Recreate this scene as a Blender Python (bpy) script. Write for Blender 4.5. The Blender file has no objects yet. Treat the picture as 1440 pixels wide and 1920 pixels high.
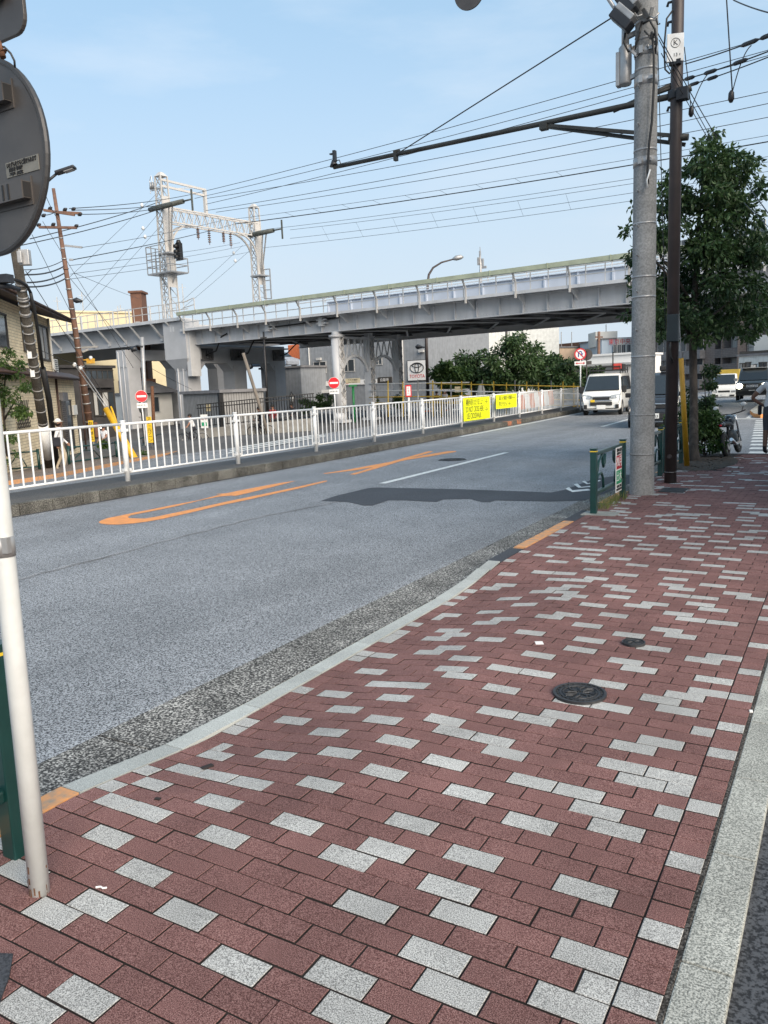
import bpy, bmesh, math, random
import numpy as np
from mathutils import Vector, Matrix
from mathutils.geometry import tessellate_polygon
random.seed(7); rng = np.random.default_rng(7)
S = bpy.context.scene; COL = S.collection
R_ = math.radians

# ------------------------------------------------------------------ camera
CAMH = 1.655; FPX = 1480.0
def cam_axes(pitch, roll, yaw):
    p, r, y = R_(pitch), R_(roll), R_(yaw)
    f = Vector((-math.sin(y)*math.cos(p), math.cos(y)*math.cos(p), -math.sin(p)))
    r0 = Vector((math.cos(y), math.sin(y), 0)); u0 = r0.cross(f)
    r_ = r0*math.cos(r) + u0*math.sin(r)
    return r_, r_.cross(f), f
CR, CU, CF = cam_axes(8.9708, -2.3535, 30.7199)
CP = Vector((0, 0, CAMH))
cd = bpy.data.cameras.new('camera'); cam = bpy.data.objects.new('camera', cd); COL.objects.link(cam)
cam.matrix_world = Matrix(((CR.x, CU.x, -CF.x, 0), (CR.y, CU.y, -CF.y, 0), (CR.z, CU.z, -CF.z, CAMH), (0, 0, 0, 1)))
cd.sensor_fit = 'HORIZONTAL'; cd.sensor_width = 36; cd.lens = 36*FPX/1440; cd.clip_start = .05; cd.clip_end = 4000
S.camera = cam

# ------------------------------------------------------------------ light
SUN_EL, SUN_DIR = 31.0, Vector((1.0, -0.52, 0)).normalized()      # a hazy sun, veiled by thin cloud, on the right
w = bpy.data.worlds.new('World'); S.world = w; w.use_nodes = True
nt = w.node_tree; nt.nodes.clear()
sky = nt.nodes.new('ShaderNodeTexSky'); sky.sky_type = 'NISHITA'; sky.sun_disc = False
sky.sun_elevation = R_(SUN_EL); sky.sun_rotation = math.atan2(SUN_DIR.x, SUN_DIR.y)
sky.altitude = 50; sky.air_density = 1.0; sky.dust_density = 1.2; sky.ozone_density = 1.6
bg = nt.nodes.new('ShaderNodeBackground'); bg.inputs['Strength'].default_value = 0.05
wo = nt.nodes.new('ShaderNodeOutputWorld')
# thin high cloud, the same all round the sky
tc = nt.nodes.new('ShaderNodeTexCoord'); mp = nt.nodes.new('ShaderNodeMapping'); mp.inputs['Scale'].default_value = (1.2, 1.2, 5.0)
mp.inputs['Rotation'].default_value = (0.1, -0.12, 0.4)
cn = nt.nodes.new('ShaderNodeTexNoise'); cn.inputs['Scale'].default_value = 2.2; cn.inputs['Detail'].default_value = 7; cn.inputs['Roughness'].default_value = .56
cr = nt.nodes.new('ShaderNodeValToRGB'); cr.color_ramp.elements[0].position = .50; cr.color_ramp.elements[1].position = 1.0
cr.color_ramp.elements[0].color = (0, 0, 0, 1); cr.color_ramp.elements[1].color = (.75, .75, .75, 1)
mx = nt.nodes.new('ShaderNodeMix'); mx.data_type = 'RGBA'; mx.inputs[7].default_value = (4.6, 5.0, 5.5, 1)
base_mix = nt.nodes.new('ShaderNodeMix'); base_mix.data_type = 'RGBA'; base_mix.inputs[0].default_value = .60; base_mix.inputs[7].default_value = (2.55, 3.95, 5.1, 1)
L = nt.links.new
L(tc.outputs['Generated'], mp.inputs['Vector']); L(mp.outputs[0], cn.inputs['Vector']); L(cn.outputs['Fac'], cr.inputs['Fac'])
L(sky.outputs[0], base_mix.inputs[6]); L(base_mix.outputs[2], mx.inputs[6])
L(cr.outputs['Color'], mx.inputs[0])
# pale haze low over the horizon, all the way round
sz = nt.nodes.new('ShaderNodeSeparateXYZ'); hz_ = nt.nodes.new('ShaderNodeMapRange'); hz_.interpolation_type = 'SMOOTHSTEP'; hm = nt.nodes.new('ShaderNodeMix'); hm.data_type = 'RGBA'
hz_.inputs['From Min'].default_value = .48; hz_.inputs['From Max'].default_value = 0.0; hz_.inputs['To Max'].default_value = .95; hm.inputs[7].default_value = (3.5, 4.0, 4.5, 1)
L(tc.outputs['Generated'], sz.inputs[0]); L(sz.outputs['Z'], hz_.inputs['Value']); L(hz_.outputs[0], hm.inputs[0]); L(mx.outputs[2], hm.inputs[6]); L(hm.outputs[2], bg.inputs['Color']); L(bg.outputs[0], wo.inputs['Surface'])
sd = bpy.data.lights.new('sun', 'SUN'); sd.energy = 1.5; sd.angle = R_(52); sd.color = (1.0, .86, .70)
so = bpy.data.objects.new('sun', sd); COL.objects.link(so)
sv = Vector((SUN_DIR.x*math.cos(R_(SUN_EL)), SUN_DIR.y*math.cos(R_(SUN_EL)), math.sin(R_(SUN_EL))))
so.rotation_euler = sv.to_track_quat('Z', 'Y').to_euler(); so.location = (20, 5, 30)
S.view_settings.view_transform = 'Standard'; S.view_settings.look = 'None'; S.view_settings.gamma = 1
S.view_settings.use_curve_mapping = False; S.view_settings.exposure = 1.97
S.render.engine = 'CYCLES'
S.cycles.max_bounces = 6; S.cycles.diffuse_bounces = 3; S.cycles.glossy_bounces = 3; S.cycles.transparent_max_bounces = 6
S.cycles.use_denoising = True

# ------------------------------------------------------------------ measuring: a pixel of the photograph to a place
def ray(px, py): return CF + CR*((px-720)/FPX) - CU*((py-960)/FPX)
def G(px, py, z=0.0):
    d = ray(px, py); return CP + d*((z-CAMH)/d.z)
def D(px, py, d): return CP + ray(px, py)*d
def YP(px, py, y):
    d = ray(px, py); return CP + d*(y/d.y)
def XP(px, py, x):
    d = ray(px, py); return CP + d*(x/d.x)
def smooth(a, b, t):
    t = max(0, min(1, (t-a)/(b-a))); return t*t*(3-2*t)
def pave_z(x, y):      # pavement with the dropped kerb of the driveway
    k = smooth(1.9, 2.9, y)*(1-smooth(5.7, 7.0, y))
    return -.085*k*smooth(-1.75, -2.72, x)
def west_z(x, y):      # ground beyond the median falls away to the left
    t = max(0, -13.4-x); f = max(0, min(1, (62-y)/35))
    return -.10 - .063*min(t, 30)*f
def march(px, py, fn):
    d = ray(px, py); a, b = 1.0, 400.0
    for k in range(4000):
        t = a + k*.05
        p = CP+d*t
        if p.z <= fn(p.x, p.y): return p
    return p
def PG(px, py): return march(px, py, pave_z)
def WG(px, py): return march(px, py, west_z)

# ------------------------------------------------------------------ mesh helpers
class MB:
    def __init__(s): s.v = []; s.f = []; s.m = []; s.sm = []
    def add(s, vs, fs, mi=0, smooth=False):
        o = len(s.v); s.v += [tuple(v) for v in vs]
        for f in fs: s.f.append([i+o for i in f]); s.m.append(mi); s.sm.append(smooth)
        return s
    def box(s, c, sz, rz=0, mi=0, M=None, tz=1.0):
        x, y, z = sz[0]/2, sz[1]/2, sz[2]/2
        vs = [Vector((a*x*(tz if e > 0 else 1), b*y*(tz if e > 0 else 1), e*z)) for e in (-1, 1) for b in (-1, 1) for a in (-1, 1)]
        if M is None: M = Matrix.Rotation(rz, 3, 'Z')
        vs = [M @ v + Vector(c) for v in vs]
        return s.add(vs, [(0, 2, 3, 1), (4, 5, 7, 6), (0, 1, 5, 4), (2, 6, 7, 3), (0, 4, 6, 2), (1, 3, 7, 5)], mi)
    def bar(s, p, q, w=.05, h=None, mi=0, up=(0, 0, 1)):
        p, q = Vector(p), Vector(q); d = q-p; l = d.length
        if l < 1e-6: return s
        z = d/l; u = Vector(up)
        if abs(z.dot(u)) > .97: u = Vector((0, 1, 0))
        x = u.cross(z).normalized(); y = z.cross(x)
        M = Matrix((x, y, z)).transposed()
        return s.box((p+q)/2, (w, h or w, l), mi=mi, M=M)
    def tube(s, pts, r, n=8, mi=0, cap=True):
        pts = [Vector(p) for p in pts]; rs = r if isinstance(r, (list, tuple)) else [r]*len(pts)
        vs = []; prev = None
        for i, p in enumerate(pts):
            t = (pts[min(i+1, len(pts)-1)]-pts[max(i-1, 0)]).normalized()
            if prev is None:
                u = Vector((0, 0, 1)) if abs(t.z) < .9 else Vector((1, 0, 0))
                x = (u - t*u.dot(t)).normalized()
            else: x = (prev - t*prev.dot(t)).normalized()
            prev = x; y = t.cross(x)
            vs += [p + (x*math.cos(2*math.pi*k/n) + y*math.sin(2*math.pi*k/n))*rs[i] for k in range(n)]
        fs = [(i*n+k, i*n+(k+1) % n, (i+1)*n+(k+1) % n, (i+1)*n+k) for i in range(len(pts)-1) for k in range(n)]
        s.add(vs, fs, mi, n > 5)
        if cap:
            o = len(s.v)-len(vs)
            s.f += [[o+k for k in range(n-1, -1, -1)], [o+(len(pts)-1)*n+k for k in range(n)]]; s.m += [mi]*2; s.sm += [False]*2
        return s
    def prism(s, poly, h, M=None, mi=0, mi_side=None):
        """polygon in x,y extruded up by h, then moved by M (4x4)"""
        n = len(poly); vs = [Vector((p[0], p[1], 0)) for p in poly] + [Vector((p[0], p[1], h)) for p in poly]
        if M is not None: vs = [M @ v for v in vs]
        o = len(s.v); s.v += [tuple(v) for v in vs]
        s.f += [[o+i for i in range(n-1, -1, -1)], [o+n+i for i in range(n)]]; s.m += [mi]*2; s.sm += [False]*2
        for i in range(n):
            j = (i+1) % n; s.f.append([o+i, o+j, o+n+j, o+n+i]); s.m.append(mi if mi_side is None else mi_side); s.sm.append(False)
        return s
    def quad(s, a, b, c, d, mi=0): return s.add([a, b, c, d], [(0, 1, 2, 3)], mi)
    def ball(s, c, r, n=10, m=6, mi=0, sc=(1, 1, 1)):
        c = Vector(c); vs = [c+Vector((0, 0, r*sc[2]))]
        for i in range(1, m):
            a = math.pi*i/m
            vs += [c+Vector((r*math.sin(a)*math.cos(2*math.pi*k/n)*sc[0], r*math.sin(a)*math.sin(2*math.pi*k/n)*sc[1], r*math.cos(a)*sc[2])) for k in range(n)]
        vs.append(c-Vector((0, 0, r*sc[2])))
        fs = [(0, 1+k, 1+(k+1) % n) for k in range(n)]
        for i in range(m-2): fs += [(1+i*n+k, 1+(i+1)*n+k, 1+(i+1)*n+(k+1) % n, 1+i*n+(k+1) % n) for k in range(n)]
        e = 1+(m-1)*n; fs += [(e, e-n+(k+1) % n, e-n+k) for k in range(n)]
        return s.add(vs, fs, mi, True)
    def mesh(s, name, mats, origin=(0, 0, 0)):
        me = bpy.data.meshes.new(name); o = Vector(origin)
        me.from_pydata([tuple(Vector(v)-o) for v in s.v], [], s.f)
        for m in (mats if isinstance(mats, (list, tuple)) else [mats]): me.materials.append(m)
        me.polygons.foreach_set('material_index', s.m); me.polygons.foreach_set('use_smooth', s.sm); me.update()
        return me
    def build(s, name, mats, parent=None, origin=None, loc=None, bevel=0):
        """mesh given in the parent's own space (or in world space, with the origin put at `origin`)"""
        o = origin or (0, 0, 0); me = s.mesh(name, mats, o)
        if bevel:
            bm = bmesh.new(); bm.from_mesh(me)
            bmesh.ops.remove_doubles(bm, verts=bm.verts, dist=1e-5)
            bmesh.ops.bevel(bm, geom=[e for e in bm.edges if len(e.link_faces) == 2 and e.calc_face_angle(0) > .5], offset=bevel, segments=2, profile=.6, affect='EDGES', clamp_overlap=True)
            bm.to_mesh(me); bm.free()
        ob = bpy.data.objects.new(name, me); COL.objects.link(ob)
        if parent: ob.parent = parent
        if loc is not None: ob.location = loc
        elif origin: ob.location = origin
        return ob
def tag(o, label=None, cat=None, group=None, kind=None):
    if label: o['label'] = label
    if cat: o['category'] = cat
    if group: o['group'] = group
    if kind: o['kind'] = kind
    return o
def thing(name, label, cat, loc=(0, 0, 0), rz=0, group=None):
    o = bpy.data.objects.new(name, None); COL.objects.link(o); o.location = loc; o.rotation_euler = (0, 0, rz)
    o.empty_display_size = .2
    return tag(o, label, cat, group)
def loc_of(root, p):      # world point into a thing's own space
    return Matrix.Rotation(-root.rotation_euler.z, 3, 'Z') @ (Vector(p)-root.location)
def dup(root, loc, rz=None, label=None):
    r = root.copy(); COL.objects.link(r); r.location = loc
    if rz is not None: r.rotation_euler = (0, 0, rz)
    if label: r['label'] = label
    for ch in list(root.children):
        c = ch.copy(); COL.objects.link(c); c.parent = r
        for g in ch.children:
            d = g.copy(); COL.objects.link(d); d.parent = c
    return r
def text(s, size, mat, M, parent, name='lettering', sx=1.0, depth=.002, align='CENTER', fit=None):
    cu = bpy.data.curves.new(name, 'FONT'); cu.body = s; cu.size = size; cu.align_x = align; cu.align_y = 'CENTER'; cu.extrude = depth; cu.resolution_u = 3
    ob = bpy.data.objects.new(name, cu); COL.objects.link(ob)
    dg = bpy.context.evaluated_depsgraph_get(); me = bpy.data.meshes.new_from_object(ob.evaluated_get(dg))
    COL.objects.unlink(ob); bpy.data.objects.remove(ob); bpy.data.curves.remove(cu)
    if len(me.vertices) and fit:
        xs = [v.co.x for v in me.vertices]; ww = max(xs)-min(xs)
        if ww > 1e-6: sx = fit/ww
    me.transform(M @ Matrix.Diagonal((sx, 1, 1, 1)))
    me.materials.clear(); me.materials.append(mat); me.name = name
    o = bpy.data.objects.new(name, me); COL.objects.link(o)
    if parent: o.parent = parent
    return o
def frame_m(o, x, z):      # matrix with local x along x, local y along z (upright lettering), at o
    x = Vector(x).normalized(); y = Vector(z); y = (y - x*y.dot(x)).normalized(); n = x.cross(y)
    return Matrix(((x.x, y.x, n.x, o[0]), (x.y, y.y, n.y, o[1]), (x.z, y.z, n.z, o[2]), (0, 0, 0, 1)))

# ------------------------------------------------------------------ materials
def mat(name, c, rough=.7, metal=0.0, var=.12, scale=6.0, bump=0.0, bscale=None, c2=None, coord='obj', spec=.5, stretch=(1, 1, 1), rand=0.0, det=4, emit=0, coat=0, lo=.35, hi=.65):
    m = bpy.data.materials.new(name); m.use_nodes = True; n = m.node_tree.nodes; l = m.node_tree.links.new
    b = n['Principled BSDF']; b.inputs['Roughness'].default_value = rough; b.inputs['Metallic'].default_value = metal
    b.inputs['Specular IOR Level'].default_value = spec
    if coat: b.inputs['Coat Weight'].default_value = coat; b.inputs['Coat Roughness'].default_value = .05
    c = tuple(c)+(1,)
    if c2 is None: c2 = tuple(max(0, x*(1-var*2)) for x in c[:3])
    c2 = tuple(c2)[:3]+(1,)
    t = n.new('ShaderNodeTexCoord'); mp = n.new('ShaderNodeMapping'); mp.inputs['Scale'].default_value = stretch
    l(t.outputs['Object'], mp.inputs['Vector'])
    src = mp.outputs[0]
    if coord == 'world':
        g = n.new('ShaderNodeNewGeometry'); l(g.outputs['Position'], mp.inputs['Vector'])
    no = n.new('ShaderNodeTexNoise'); no.inputs['Scale'].default_value = scale; no.inputs['Detail'].default_value = det; no.inputs['Roughness'].default_value = .62
    l(src, no.inputs['Vector'])
    rp = n.new('ShaderNodeValToRGB'); rp.color_ramp.elements[0].position = lo; rp.color_ramp.elements[1].position = hi
    rp.color_ramp.elements[0].color = c2; rp.color_ramp.elements[1].color = c
    l(no.outputs['Fac'], rp.inputs['Fac']); col = rp.outputs['Color']
    if rand:
        oi = n.new('ShaderNodeObjectInfo'); mr = n.new('ShaderNodeMapRange'); mr.inputs['To Min'].default_value = 1-rand; mr.inputs['To Max'].default_value = 1+rand
        l(oi.outputs['Random'], mr.inputs['Value'])
        vm = n.new('ShaderNodeVectorMath'); vm.operation = 'SCALE'; l(col, vm.inputs[0]); l(mr.outputs[0], vm.inputs['Scale']); col = vm.outputs[0]
    l(col, b.inputs['Base Color'])
    if bump:
        nb = n.new('ShaderNodeTexNoise'); nb.inputs['Scale'].default_value = bscale or scale*4; nb.inputs['Detail'].default_value = 3; l(src, nb.inputs['Vector'])
        bp = n.new('ShaderNodeBump'); bp.inputs['Strength'].default_value = bump; bp.inputs['Distance'].default_value = .02
        l(nb.outputs['Fac'], bp.inputs['Height']); l(bp.outputs[0], b.inputs['Normal'])
    if emit:
        b.inputs['Emission Color'].default_value = c; b.inputs['Emission Strength'].default_value = emit
    return m
def nd(m): return m.node_tree.nodes, m.node_tree.links.new, m.node_tree.nodes['Principled BSDF']
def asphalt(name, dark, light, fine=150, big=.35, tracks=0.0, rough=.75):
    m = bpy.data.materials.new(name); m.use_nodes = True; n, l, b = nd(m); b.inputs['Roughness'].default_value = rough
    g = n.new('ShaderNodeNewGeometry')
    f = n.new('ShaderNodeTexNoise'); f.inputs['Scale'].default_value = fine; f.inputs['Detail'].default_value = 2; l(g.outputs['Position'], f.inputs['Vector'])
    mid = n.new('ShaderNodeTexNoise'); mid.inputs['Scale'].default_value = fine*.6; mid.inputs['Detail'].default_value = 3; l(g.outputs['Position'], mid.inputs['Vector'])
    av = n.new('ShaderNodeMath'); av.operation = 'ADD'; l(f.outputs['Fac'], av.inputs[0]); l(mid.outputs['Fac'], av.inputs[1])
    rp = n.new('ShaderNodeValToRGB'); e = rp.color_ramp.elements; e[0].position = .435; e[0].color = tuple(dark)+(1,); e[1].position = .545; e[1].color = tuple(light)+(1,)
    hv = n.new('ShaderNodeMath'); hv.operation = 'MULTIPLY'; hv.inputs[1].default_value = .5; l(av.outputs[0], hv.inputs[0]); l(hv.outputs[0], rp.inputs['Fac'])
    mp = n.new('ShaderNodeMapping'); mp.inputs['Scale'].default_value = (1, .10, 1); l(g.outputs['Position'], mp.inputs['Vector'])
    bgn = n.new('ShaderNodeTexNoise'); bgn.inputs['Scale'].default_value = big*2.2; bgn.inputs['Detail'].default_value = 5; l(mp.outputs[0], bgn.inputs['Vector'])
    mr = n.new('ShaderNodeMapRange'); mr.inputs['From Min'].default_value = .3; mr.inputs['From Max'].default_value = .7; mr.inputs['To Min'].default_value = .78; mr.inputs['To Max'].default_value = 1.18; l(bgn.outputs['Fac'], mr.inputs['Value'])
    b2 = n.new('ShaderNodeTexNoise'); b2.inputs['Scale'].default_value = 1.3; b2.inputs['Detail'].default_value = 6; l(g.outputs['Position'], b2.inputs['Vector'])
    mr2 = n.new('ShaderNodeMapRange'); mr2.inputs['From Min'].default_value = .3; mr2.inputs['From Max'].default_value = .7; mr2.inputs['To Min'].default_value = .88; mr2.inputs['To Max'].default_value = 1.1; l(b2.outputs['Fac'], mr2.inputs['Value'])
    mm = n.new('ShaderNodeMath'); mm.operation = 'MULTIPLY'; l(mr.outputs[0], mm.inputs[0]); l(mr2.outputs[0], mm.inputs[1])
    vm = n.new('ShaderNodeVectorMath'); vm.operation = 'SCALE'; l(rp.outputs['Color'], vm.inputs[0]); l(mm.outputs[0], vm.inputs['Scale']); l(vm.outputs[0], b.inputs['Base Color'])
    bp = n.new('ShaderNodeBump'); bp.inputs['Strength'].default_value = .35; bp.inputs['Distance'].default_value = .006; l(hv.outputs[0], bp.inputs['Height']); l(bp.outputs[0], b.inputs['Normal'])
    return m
def speckle(name, dark, mid, light, scale=260, rand=.10, rough=.85, coord='world', blotch=.12, attr=None, spots=0):
    """fine grained concrete or stone: three tones of grain, a per-piece tone, soft blotches of wear"""
    m = bpy.data.materials.new(name); m.use_nodes = True; n, l, b = nd(m); b.inputs['Roughness'].default_value = rough; b.inputs['Specular IOR Level'].default_value = .3
    g = n.new('ShaderNodeNewGeometry')
    f = n.new('ShaderNodeTexNoise'); f.inputs['Scale'].default_value = scale; f.inputs['Detail'].default_value = 2; f.inputs['Roughness'].default_value = .7; l(g.outputs['Position'], f.inputs['Vector'])
    rp = n.new('ShaderNodeValToRGB'); e = rp.color_ramp.elements
    e[0].position = .38; e[0].color = tuple(dark)+(1,); e[1].position = .64; e[1].color = tuple(light)+(1,)
    k = e.new(.5); k.color = tuple(mid)+(1,); l(f.outputs['Fac'], rp.inputs['Fac'])
    bl = n.new('ShaderNodeTexNoise'); bl.inputs['Scale'].default_value = 3.0; bl.inputs['Detail'].default_value = 6; l(g.outputs['Position'], bl.inputs['Vector'])
    mr = n.new('ShaderNodeMapRange'); mr.inputs['From Min'].default_value = .3; mr.inputs['From Max'].default_value = .7; mr.inputs['To Min'].default_value = 1-blotch; mr.inputs['To Max'].default_value = 1+blotch; l(bl.outputs['Fac'], mr.inputs['Value'])
    sc = mr.outputs[0]
    if spots:      # trodden gum, drips and grime that lie across the joints
        for scl, rad_, amt in ((2.3, .035, spots), (9.0, .045, spots*.7)):
            vo = n.new('ShaderNodeTexVoronoi'); vo.inputs['Scale'].default_value = scl; l(g.outputs['Position'], vo.inputs['Vector'])
            wv = n.new('ShaderNodeMath'); wv.operation = 'MULTIPLY_ADD'; l(bl.outputs['Fac'], wv.inputs[0]); wv.inputs[1].default_value = .05; l(vo.outputs['Distance'], wv.inputs[2])
            m2 = n.new('ShaderNodeMapRange'); m2.inputs['From Min'].default_value = rad_; m2.inputs['From Max'].default_value = rad_+.03; m2.inputs['To Min'].default_value = 1-amt; m2.inputs['To Max'].default_value = 1; l(wv.outputs[0], m2.inputs['Value'])
            mq = n.new('ShaderNodeMath'); mq.operation = 'MULTIPLY'; l(sc, mq.inputs[0]); l(m2.outputs[0], mq.inputs[1]); sc = mq.outputs[0]
        gr = n.new('ShaderNodeTexNoise'); gr.inputs['Scale'].default_value = .9; gr.inputs['Detail'].default_value = 8; gr.inputs['Roughness'].default_value = .7; l(g.outputs['Position'], gr.inputs['Vector'])
        m3 = n.new('ShaderNodeMapRange'); m3.inputs['From Min'].default_value = .38; m3.inputs['From Max'].default_value = .60; m3.inputs['To Min'].default_value = .80; m3.inputs['To Max'].default_value = 1.06; l(gr.outputs['Fac'], m3.inputs['Value'])
        mq = n.new('ShaderNodeMath'); mq.operation = 'MULTIPLY'; l(sc, mq.inputs[0]); l(m3.outputs[0], mq.inputs[1]); sc = mq.outputs[0]
    if rand:
        r2 = n.new('ShaderNodeMapRange'); r2.inputs['To Min'].default_value = 1-rand; r2.inputs['To Max'].default_value = 1+rand
        if attr:
            at = n.new('ShaderNodeAttribute'); at.attribute_name = attr; l(at.outputs['Fac'], r2.inputs['Value'])
        else:
            oi = n.new('ShaderNodeObjectInfo'); l(oi.outputs['Random'], r2.inputs['Value'])
        mm = n.new('ShaderNodeMath'); mm.operation = 'MULTIPLY'; l(sc, mm.inputs[0]); l(r2.outputs[0], mm.inputs[1]); sc = mm.outputs[0]
    vm = n.new('ShaderNodeVectorMath'); vm.operation = 'SCALE'; l(rp.outputs['Color'], vm.inputs[0]); l(sc, vm.inputs['Scale']); l(vm.outputs[0], b.inputs['Base Color'])
    bp = n.new('ShaderNodeBump'); bp.inputs['Strength'].default_value = .4; bp.inputs['Distance'].default_value = .003; l(f.outputs['Fac'], bp.inputs['Height']); l(bp.outputs[0], b.inputs['Normal'])
    return m
def glassy(name, c, rough=.08): return mat(name, c, rough, spec=.8, var=.15, scale=.6)
M = {}
M['asphalt'] = asphalt('asphalt', (.022, .025, .030), (.325, .342, .364), 128)
M['asphalt_dark'] = asphalt('asphalt_dark', (.022, .024, .030), (.050, .054, .064), 130)
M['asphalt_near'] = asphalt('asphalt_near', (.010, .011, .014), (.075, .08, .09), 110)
M['gutter'] = speckle('gutter', (.022, .022, .022), (.090, .090, .088), (.45, .445, .42), 72, 0, .9, blotch=.35)
M['red_brick'] = speckle('red_brick', (.058, .024, .022), (.165, .076, .070), (.31, .182, .168), 290, .10, spots=.45)
M['grey_brick'] = speckle('grey_brick', (.13, .13, .127), (.365, .365, .355), (.60, .60, .58), 270, .08, spots=.45)
M['red_brick_far'] = speckle('red_brick_far', (.058, .024, .022), (.165, .076, .070), (.31, .182, .168), 290, .10, attr='tone', spots=.45)
M['grey_brick_far'] = speckle('grey_brick_far', (.13, .13, .127), (.365, .365, .355), (.60, .60, .58), 270, .08, attr='tone', spots=.45)
M['joint'] = mat('joint_sand_side_shade', (.022, .017, .016), .95, var=.3, scale=40, coord='world')  # sand in the joints; also the shade painted on paver sides
M['granite'] = speckle('granite', (.20, .215, .21), (.34, .365, .355), (.52, .54, .53), 300, .10)
M['kerb'] = speckle('kerb', (.13, .135, .125), (.30, .31, .285), (.50, .50, .46), 170, .08, blotch=.2)
M['old_kerb'] = speckle('old_kerb', (.035, .035, .032), (.090, .088, .080), (.19, .185, .165), 60, .22, blotch=.4)
M['island_top'] = asphalt('island_top', (.03, .03, .031), (.085, .085, .085), 90)
M['orange_paint'] = mat('orange_paint', (.80, .30, .075), .7, var=.12, scale=9, coord='world', c2=(.58, .25, .09), bump=.2, bscale=120)
M['orange_kerb'] = mat('orange_kerb', (.62, .28, .10), .8, scale=14, c2=(.27, .22, .17), coord='world', lo=.30, hi=.62)
M['white_line'] = mat('white_line', (.72, .74, .72), .7, var=.08, scale=14, coord='world', c2=(.5, .52, .52))
M['iron'] = mat('cast_iron', (.055, .057, .062), .5, .4, var=.2, scale=30, bump=.2)
M['soil'] = mat('soil', (.075, .055, .040), .95, var=.4, scale=12, c2=(.03, .025, .02), coord='world', bump=.6, bscale=50)
# ================================================================== THE GROUND
def sheet(name, xs, ys, zf, m, parent=None, kind='structure'):
    b = MB(); nx, ny = len(xs), len(ys)
    b.v = [(x, y, zf(x, y)) for y in ys for x in xs]
    b.f = [[j*nx+i, j*nx+i+1, (j+1)*nx+i+1, (j+1)*nx+i] for j in range(ny-1) for i in range(nx-1)]
    b.m = [0]*len(b.f); b.sm = [True]*len(b.f)
    o = b.build(name, m, parent)
    if not parent: tag(o, kind=kind)
    return o
M['far_ground'] = mat('far_ground', (.10, .10, .10), .9, var=.2, scale=.3, coord='world')
sheet('ground', [-1200, -400, -150, -60, -43, -30, -14, 0, 60, 300, 1200], [-300, -60, 0, 60, 160, 500, 1800], lambda x, y: (west_z(x, y) if y < 62 else -.1) - .06, M['far_ground'])
def kerb_x(y): return -11.15 - .055*max(0, min(y, 48)-16)
def post_x(y): return -12.05 - .047*max(0, min(y, 48)-16)
ys = [-12, -4, 0, 4, 8, 12, 16, 20, 24, 28, 32, 36, 40, 44, 48, 60, 80, 120, 200]
b = MB()
for j in range(len(ys)-1):
    y0, y1 = ys[j], ys[j+1]
    xr0, xr1 = (-3.36 if y0 < 20 else -3.36), -3.36
    b.quad((kerb_x(y0), y0, -.10), (xr0, y0, -.10), (xr1, y1, -.10), (kerb_x(y1), y1, -.10))
road = b.build('road', M['asphalt']); tag(road, kind='structure')
# the crossing street beyond the end of the pavement
b = MB(); b.quad((-3.36, 17.9, -.10), (60, 17.9, -.10), (60, 34.5, -.10), (-3.36, 34.5, -.10)); b.quad((-3.36, 34.5, -.10), (3.5, 34.5, -.10), (3.5, 200, -.10), (-3.36, 200, -.10))
tag(b.build('crossing_street', M['asphalt']), kind='structure')
xs_w = [-80, -60, -44, -38, -32, -28, -24, -20, -16, -13.4]
ys_w = [-30, 0, 8, 14, 20, 26, 32, 38, 44, 50, 56, 62]
sheet('side_road', xs_w, ys_w, lambda x, y: west_z(x, y), M['asphalt'])
# gutter of exposed aggregate concrete between road and kerb
gb = MB()
gy = [-3] + [k*2.6-.0 for k in range(0, 8)] + [18.2]
def gl(y): return -3.44 + .010*(y-2)
for a, c in zip(gy[:-1], gy[1:]):
    gb.box(((gl(a)-2.93)/2-.0, (a+c)/2, -.15), (-2.93-gl(a), c-a-.012, .098))
gut = gb.build('gutter', M['gutter']); tag(gut, kind='structure')
b = MB(); b.quad((-3.47, -3, -.102), (-2.6, -3, -.102-.02), (-2.6, 18.2, -.122), (-3.47, 18.2, -.102)); b.build('gutter_joint', M['joint'], gut)

# ---- pavement: every paver is a block with its own edges; joints lie lower
pav = sheet('pavement', [-2.78+.1*k for k in range(12)]+[-1.65, -1.5, -1.0, -.343], [-2, 0, 1]+[1.8+.15*k for k in range(37)]+[9, 12, 15, 17.9],
            lambda x, y: pave_z(x, y)-.0065, M['joint'])
GREY = []
def greys(ox, oy, sc, pts):
    for x, y in pts:
        if ox == 840 and (y > 545 or (x < 130 and y > 480)): continue
        p = PG(ox+x*sc, oy+y*sc); GREY.append((p.x, p.y))
greys(0, 1400, .3611, [(1115,25),(1120,72),(770,115),(870,120),(605,178),(800,212),(1135,160),(1315,190),(600,312),(785,358),(1150,295),(570,495),(1165,478),(755,678),(515,858),(970,888),(280,912),(1240,1150),(440,1300),(60,625),(100,690),(250,1400),(25,530)])
greys(480, 1400, .3611, [(110,52),(440,35),(990,78),(670,138),(340,200),(1105,235),(220,402),(815,395),(490,575),(680,535),(1140,570),(1005,735),(1085,875),(575,828),(935,1085),(440,1205),(1020,1265),(505,1355)])
greys(940, 1400, .3472, [(810,60),(650,90),(1180,80),(100,95),(165,180),(960,215),(865,262),(1105,320),(910,345),(515,330),(155,405),(740,548),(1000,620),(460,765),(870,995),(480,1130),(530,1280),(720,1455),(390,1480)])
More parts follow.
